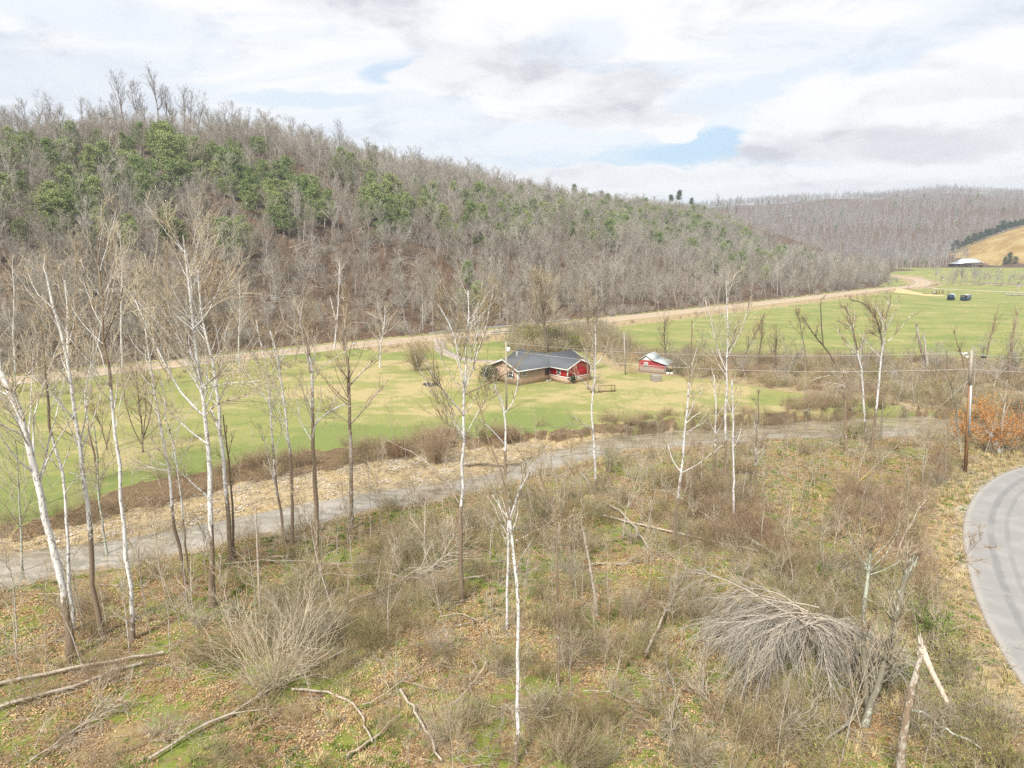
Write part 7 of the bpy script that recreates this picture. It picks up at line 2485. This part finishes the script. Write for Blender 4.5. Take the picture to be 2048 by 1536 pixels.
gr_src = [proto('grass_source', [tuft(gC, 40, 0.17, 0.011, 0.8)], [M['green_blade']]) for _ in range(3)]
strawzone = [(1340, 1180), (1500, 1120), (1880, 960), (1900, 900), (2060, 870), (2060, 940), (1960, 970), (1920, 1050), (1935, 1160), (2060, 1400), (2200, 1536), (1900, 1536), (1300, 1536), (1200, 1300)]
verge = lambda xx, yy: dist_poly(xx, yy, NEAR)[0] < 3.6
P_, uu, vv = field(16000, -48, 75, 20, 85, lambda xx, yy, zz, uu, vv, dd: near_bank(xx, yy) & ((gC.random(len(xx)) < np.clip((fbm(xx, yy, 7, 91, 3) - 0.55) * 5, 0.02, 0.6)) | (verge(xx, yy)) | (in_poly(uu, vv, strawzone) & (gC.random(len(xx)) < 0.5))))
scatter('dry_grass', st_src, P_, gC.uniform(0.5, 1.25, len(P_)), 'straw coloured dry grass tufts', 0.1, gC)
P_, uu, vv = field(20000, -48, 75, 20, 85, lambda xx, yy, zz, uu, vv, dd: near_bank(xx, yy) & ((gC.random(len(xx)) < np.clip((fbm(xx, yy, 8, 131, 3) - 0.47) * 7, 0.02, 1)) | (verge(xx, yy) & (gC.random(len(xx)) < 0.5))))
scatter('green_grass', gr_src, P_, gC.uniform(0.7, 1.4, len(P_)), 'short green grass growing through the leaves', 0.1, gC)
bt = [brush(gC, 46, 1.5, 0.0085, 1.0, 5) for _ in range(4)]
bru_tan = [proto('brush_source', [b[0]], [M['twig_tan']]) for b in bt]
bru_red = [proto('brush_source', [b[0]], [M['twig_red']]) for b in bt]
bru_gry = [proto('brush_source', [b[0]], [M['twig_grey']]) for b in bt]
bru_olv = [proto('brush_source', [b[0]], [M['twig_olive']]) for b in bt]
bl = [brush(gC, 30, 1.3, 0.008, 1.1, 4, leaves=3, ls=0.045) for _ in range(2)]
bru_leaf = [proto('brush_source', [b[0], b[1]], [M['twig_tan'], M['olive_leaf']]) for b in bl]
Zl = [(120, 1560), (420, 1300), (560, 1180), (860, 1050), (985, 1040), (960, 1160), (760, 1330), (600, 1470), (520, 1560)]
Zr = [(1330, 960), (1600, 930), (1700, 985), (1880, 920), (1925, 985), (1895, 1080), (1925, 1240), (1990, 1390), (2120, 1560), (1360, 1560), (1420, 1440), (1560, 1200), (1400, 1080)]
Zc = [(1040, 1000), (1330, 940), (1450, 1090), (1360, 1250), (1380, 1560), (1000, 1560), (1050, 1250)]
Zc2 = [(560, 1330), (900, 1240), (1000, 1560), (560, 1560)]
Zrow = [(1195, 700), (1500, 712), (1900, 722), (2100, 722), (2100, 800), (1700, 790), (1560, 780), (1440, 762), (1340, 752), (1335, 735), (1240, 735)]
Zbr = [(1560, 800), (2100, 790), (2100, 832), (1560, 845)]
dens = lambda uu, vv: np.maximum.reduce([0.85 * in_poly(uu, vv, Zl), 1.6 * in_poly(uu, vv, Zr), 0.55 * in_poly(uu, vv, Zc), 0.35 * in_poly(uu, vv, Zc2), np.full(len(uu), 0.14)])
P_, uu, vv = field(12000, -50, 75, 20, 85, lambda xx, yy, zz, uu, vv, dd: near_bank(xx, yy) & (yy < fS(xx) - np.interp(xx, [-40, 5, 20], [0, 2, 4.5])) & (dist_poly(xx, yy, NEAR)[0] > 2.6) & (gC.random(len(xx)) < dens(uu, vv) * np.clip((fbm(xx, yy, 5, 181, 3) - 0.30) * 3.2, 0.1, 1) * 0.62) &
                   ~in_poly(uu, vv, [(1480, 960), (1640, 905), (1700, 940), (1640, 1080), (1560, 1090)]))
rr = in_poly(uu, vv, [(1330, 900), (1900, 880), (1930, 1000), (1900, 1300), (1800, 1150), (1400, 1120)]) & (gC.random(len(uu)) < 0.7)
lf_ = ~rr & (uu > 1600) & (vv > 1130) & (gC.random(len(uu)) < 0.55)
gy = ~rr & ~lf_ & (gC.random(len(uu)) < 0.5)
tn = ~rr & ~lf_ & ~gy
for nm, k, src, lb_ in (('brown_brush', rr, bru_red, 'brown dead weed brush between creek and lane'), ('leafy_brambles', lf_, bru_leaf, 'brambles with a few green leaves beside the lane'),
                        ('grey_brush', gy, bru_gry[:2] + bru_olv, 'grey twiggy brush of the near bank'), ('tan_brush', tn, bru_tan[:2] + bru_olv[2:] + bru_red[:1], 'tan twiggy brush of the near bank')):
    if k.sum():
        scatter(nm, src, P_[k], gC.uniform(0.55, 1.3, k.sum()), lb_, 0.12, gC)
P_, uu, vv = field(2000, -48, 70, 22, 80, lambda xx, yy, zz, uu, vv, dd: near_bank(xx, yy) & (dist_poly(xx, yy, NEAR)[0] > 3) & (gC.random(len(xx)) < np.where(uu > 900, 0.6, 0.3)))
scatter('whip_stems', sp_src, P_, gC.uniform(0.2, 0.75, len(P_)), 'countless thin whips and seedlings of the near bank', 0.12, gC)
# fence row and far bank brush
P_, uu, vv = field(6500, 10, 110, 75, 160, lambda xx, yy, zz, uu, vv, dd: (in_poly(uu, vv, Zrow) | in_poly(uu, vv, Zbr)) & (yy > fC(xx) + 0.3) & (gC.random(len(xx)) < 0.75) & ~in_poly(uu, vv, [(1255, 728), (1360, 728), (1360, 765), (1255, 765)]))
pk = gC.random(len(P_)) < 0.5
scatter('fence_row_brush', bru_red + bru_gry[:2], P_[pk], (0.35 + 1.5 * gC.random(pk.sum()) ** 2), 'brown grey scrub of the fence row', 0.1, gC)
scatter('fence_row_thicket', bru_leaf + bru_tan[:1], P_[~pk], (0.35 + 1.5 * gC.random((~pk).sum()) ** 2), 'olive tinged scrub of the fence row', 0.1, gC)
# cut bank roots and weeds
P_, uu, vv = field(16000, -70, 100, 45, 100, lambda xx, yy, zz, uu, vv, dd: (yy > fC(xx) - np.where(xx > -8, -0.1, 0.8)) & (yy < fL(xx) + np.where(xx > -8, 1.5, 0.8)) & (gC.random(len(xx)) < 0.75) & (fbm(xx, yy, 5, 311, 2) > 0.36))
scatter('bank_weeds', bru_red[:3] + bru_olv[:2], P_, 0.3 + 1.0 * gC.random(len(P_)) ** 1.5, 'dry brown weeds hanging over the cut bank', 0.25, gC)
P_, uu, vv = field(7000, -60, 90, 40, 85, lambda xx, yy, zz, uu, vv, dd: (np.abs(yy - fS(xx) + 1.4) < 1.2) & (gC.random(len(xx)) < np.where(xx > 5, 0.07, 0.16)))
scatter('bank_scrub', bru_tan + bru_gry[:1], P_, gC.uniform(0.4, 1.2, len(P_)), 'thin scrub along the near water edge', 0.15, gC)
# highway verge weeds
P_, uu, vv = field(40000, -150, 260, 80, 420, lambda xx, yy, zz, uu, vv, dd: (dist_poly(xx, yy, HW)[0] > np.where(yy < fF(xx), 6.2, 5.0)) & (dist_poly(xx, yy, HW)[0] < np.where(yy < fF(xx), np.where(xx < -40, 14, 8.5), 9)) & (gC.random(len(xx)) < 0.5))
scatter('roadside_weeds', bru_red[:2] + bru_gry[:2] + st_src[:1], P_, gC.uniform(0.3, 0.8, len(P_)), 'grey brown weeds along the highway verge', 0.15, gC)
P_, uu, vv = field(3000, 0, 60, 140, 190, lambda xx, yy, zz, uu, vv, dd: in_poly(uu, vv, [(900, 690), (980, 668), (1200, 655), (1260, 700), (1040, 708), (980, 700)]))
scatter('thicket_behind_house', bru_leaf + bru_tan[:2], P_, gC.uniform(1.0, 2.4, len(P_)), 'olive thicket on the embankment behind the house', 0.15, gC)
# gravel bar stones and leaves
st = []
for k in range(3):
    A_ = Acc()
    for _ in range(40):
        c = np.array([gC.uniform(-1, 1), gC.uniform(-1, 1), 0.0])
        s_ = gC.uniform(0.03, 0.11)
        o8 = np.array([[1, 0, 0], [0, 1, 0], [-1, 0, 0], [0, -1, 0], [0, 0, 0.7], [0, 0, -0.5]]) * s_ * gC.uniform(0.7, 1.3, (6, 1)) + c
        f = np.array([[0, 1, 4, 4], [1, 2, 4, 4], [2, 3, 4, 4], [3, 0, 4, 4]])
        A_.add(o8, f[:, :3] if False else f)
    st.append(A_)


def tri_proto(A_, m_):
    V_ = np.concatenate(A_.V)
    F_ = np.concatenate(A_.F)[:, :3]
    me_ = make_mesh('stone_source', V_, F_, m_)
    return bpy.data.objects.new('stone_source', me_)


st_p = [tri_proto(a, M['gravel_pale']) for a in st]
P_, uu, vv = field(9000, -70, 60, 35, 90, lambda xx, yy, zz, uu, vv, dd: (yy > fN(xx) - 0.6) & (yy < fC(xx) - 0.2) & (gC.random(len(xx)) < 0.6))
pk = gC.random(len(P_)) < 0.45
E_, uu2, vv2 = field(9000, 30, 70, 18, 75, lambda xx, yy, zz, uu, vv, dd: (dist_poly(xx, yy, NEAR)[0] < 0.55))
E_[:, 2] = np.maximum(E_[:, 2], 0.03)
scatter('lane_edge_gravel', st_p, E_, gC.uniform(0.3, 0.6, len(E_)), 'loose gravel crumbling along the lane edge', 0.05, gC)
scatter('bar_stones', st_p, P_[pk], gC.uniform(0.6, 1.3, pk.sum()), 'pale stones on the gravel bar', 0.05, gC)
bar_leaf = [proto('bar_leaf_source', [leaf_patch(gC, 90, 1.0, 0.06)], [M['straw']]) for _ in range(3)]
scatter('bar_leaves', bar_leaf, P_[~pk] + [0, 0, 0.02], gC.uniform(0.7, 1.2, (~pk).sum()), 'washed up tan leaves lying on the gravel bar', 0.03, gC)

# ------------------------------------------------------------------ haze
if True:
    mb = MB()
    mb.box(-1160, 1710, -70, 2110, -5, 185)
    m = bpy.data.materials.new('haze')
    m.use_nodes = True
    n = NT(m.node_tree)
    v_ = n.n('ShaderNodeVolumePrincipled')
    v_.inputs['Color'].default_value = (0.80, 0.88, 1.0, 1)
    v_.inputs['Density'].default_value = HAZE
    v_.inputs['Anisotropy'].default_value = 0.2
    n.n('ShaderNodeOutputMaterial', ins={'Volume': v_.outputs[0]})
    tag(mb.build('haze', m), 'thin haze filling the valley', kind='stuff')
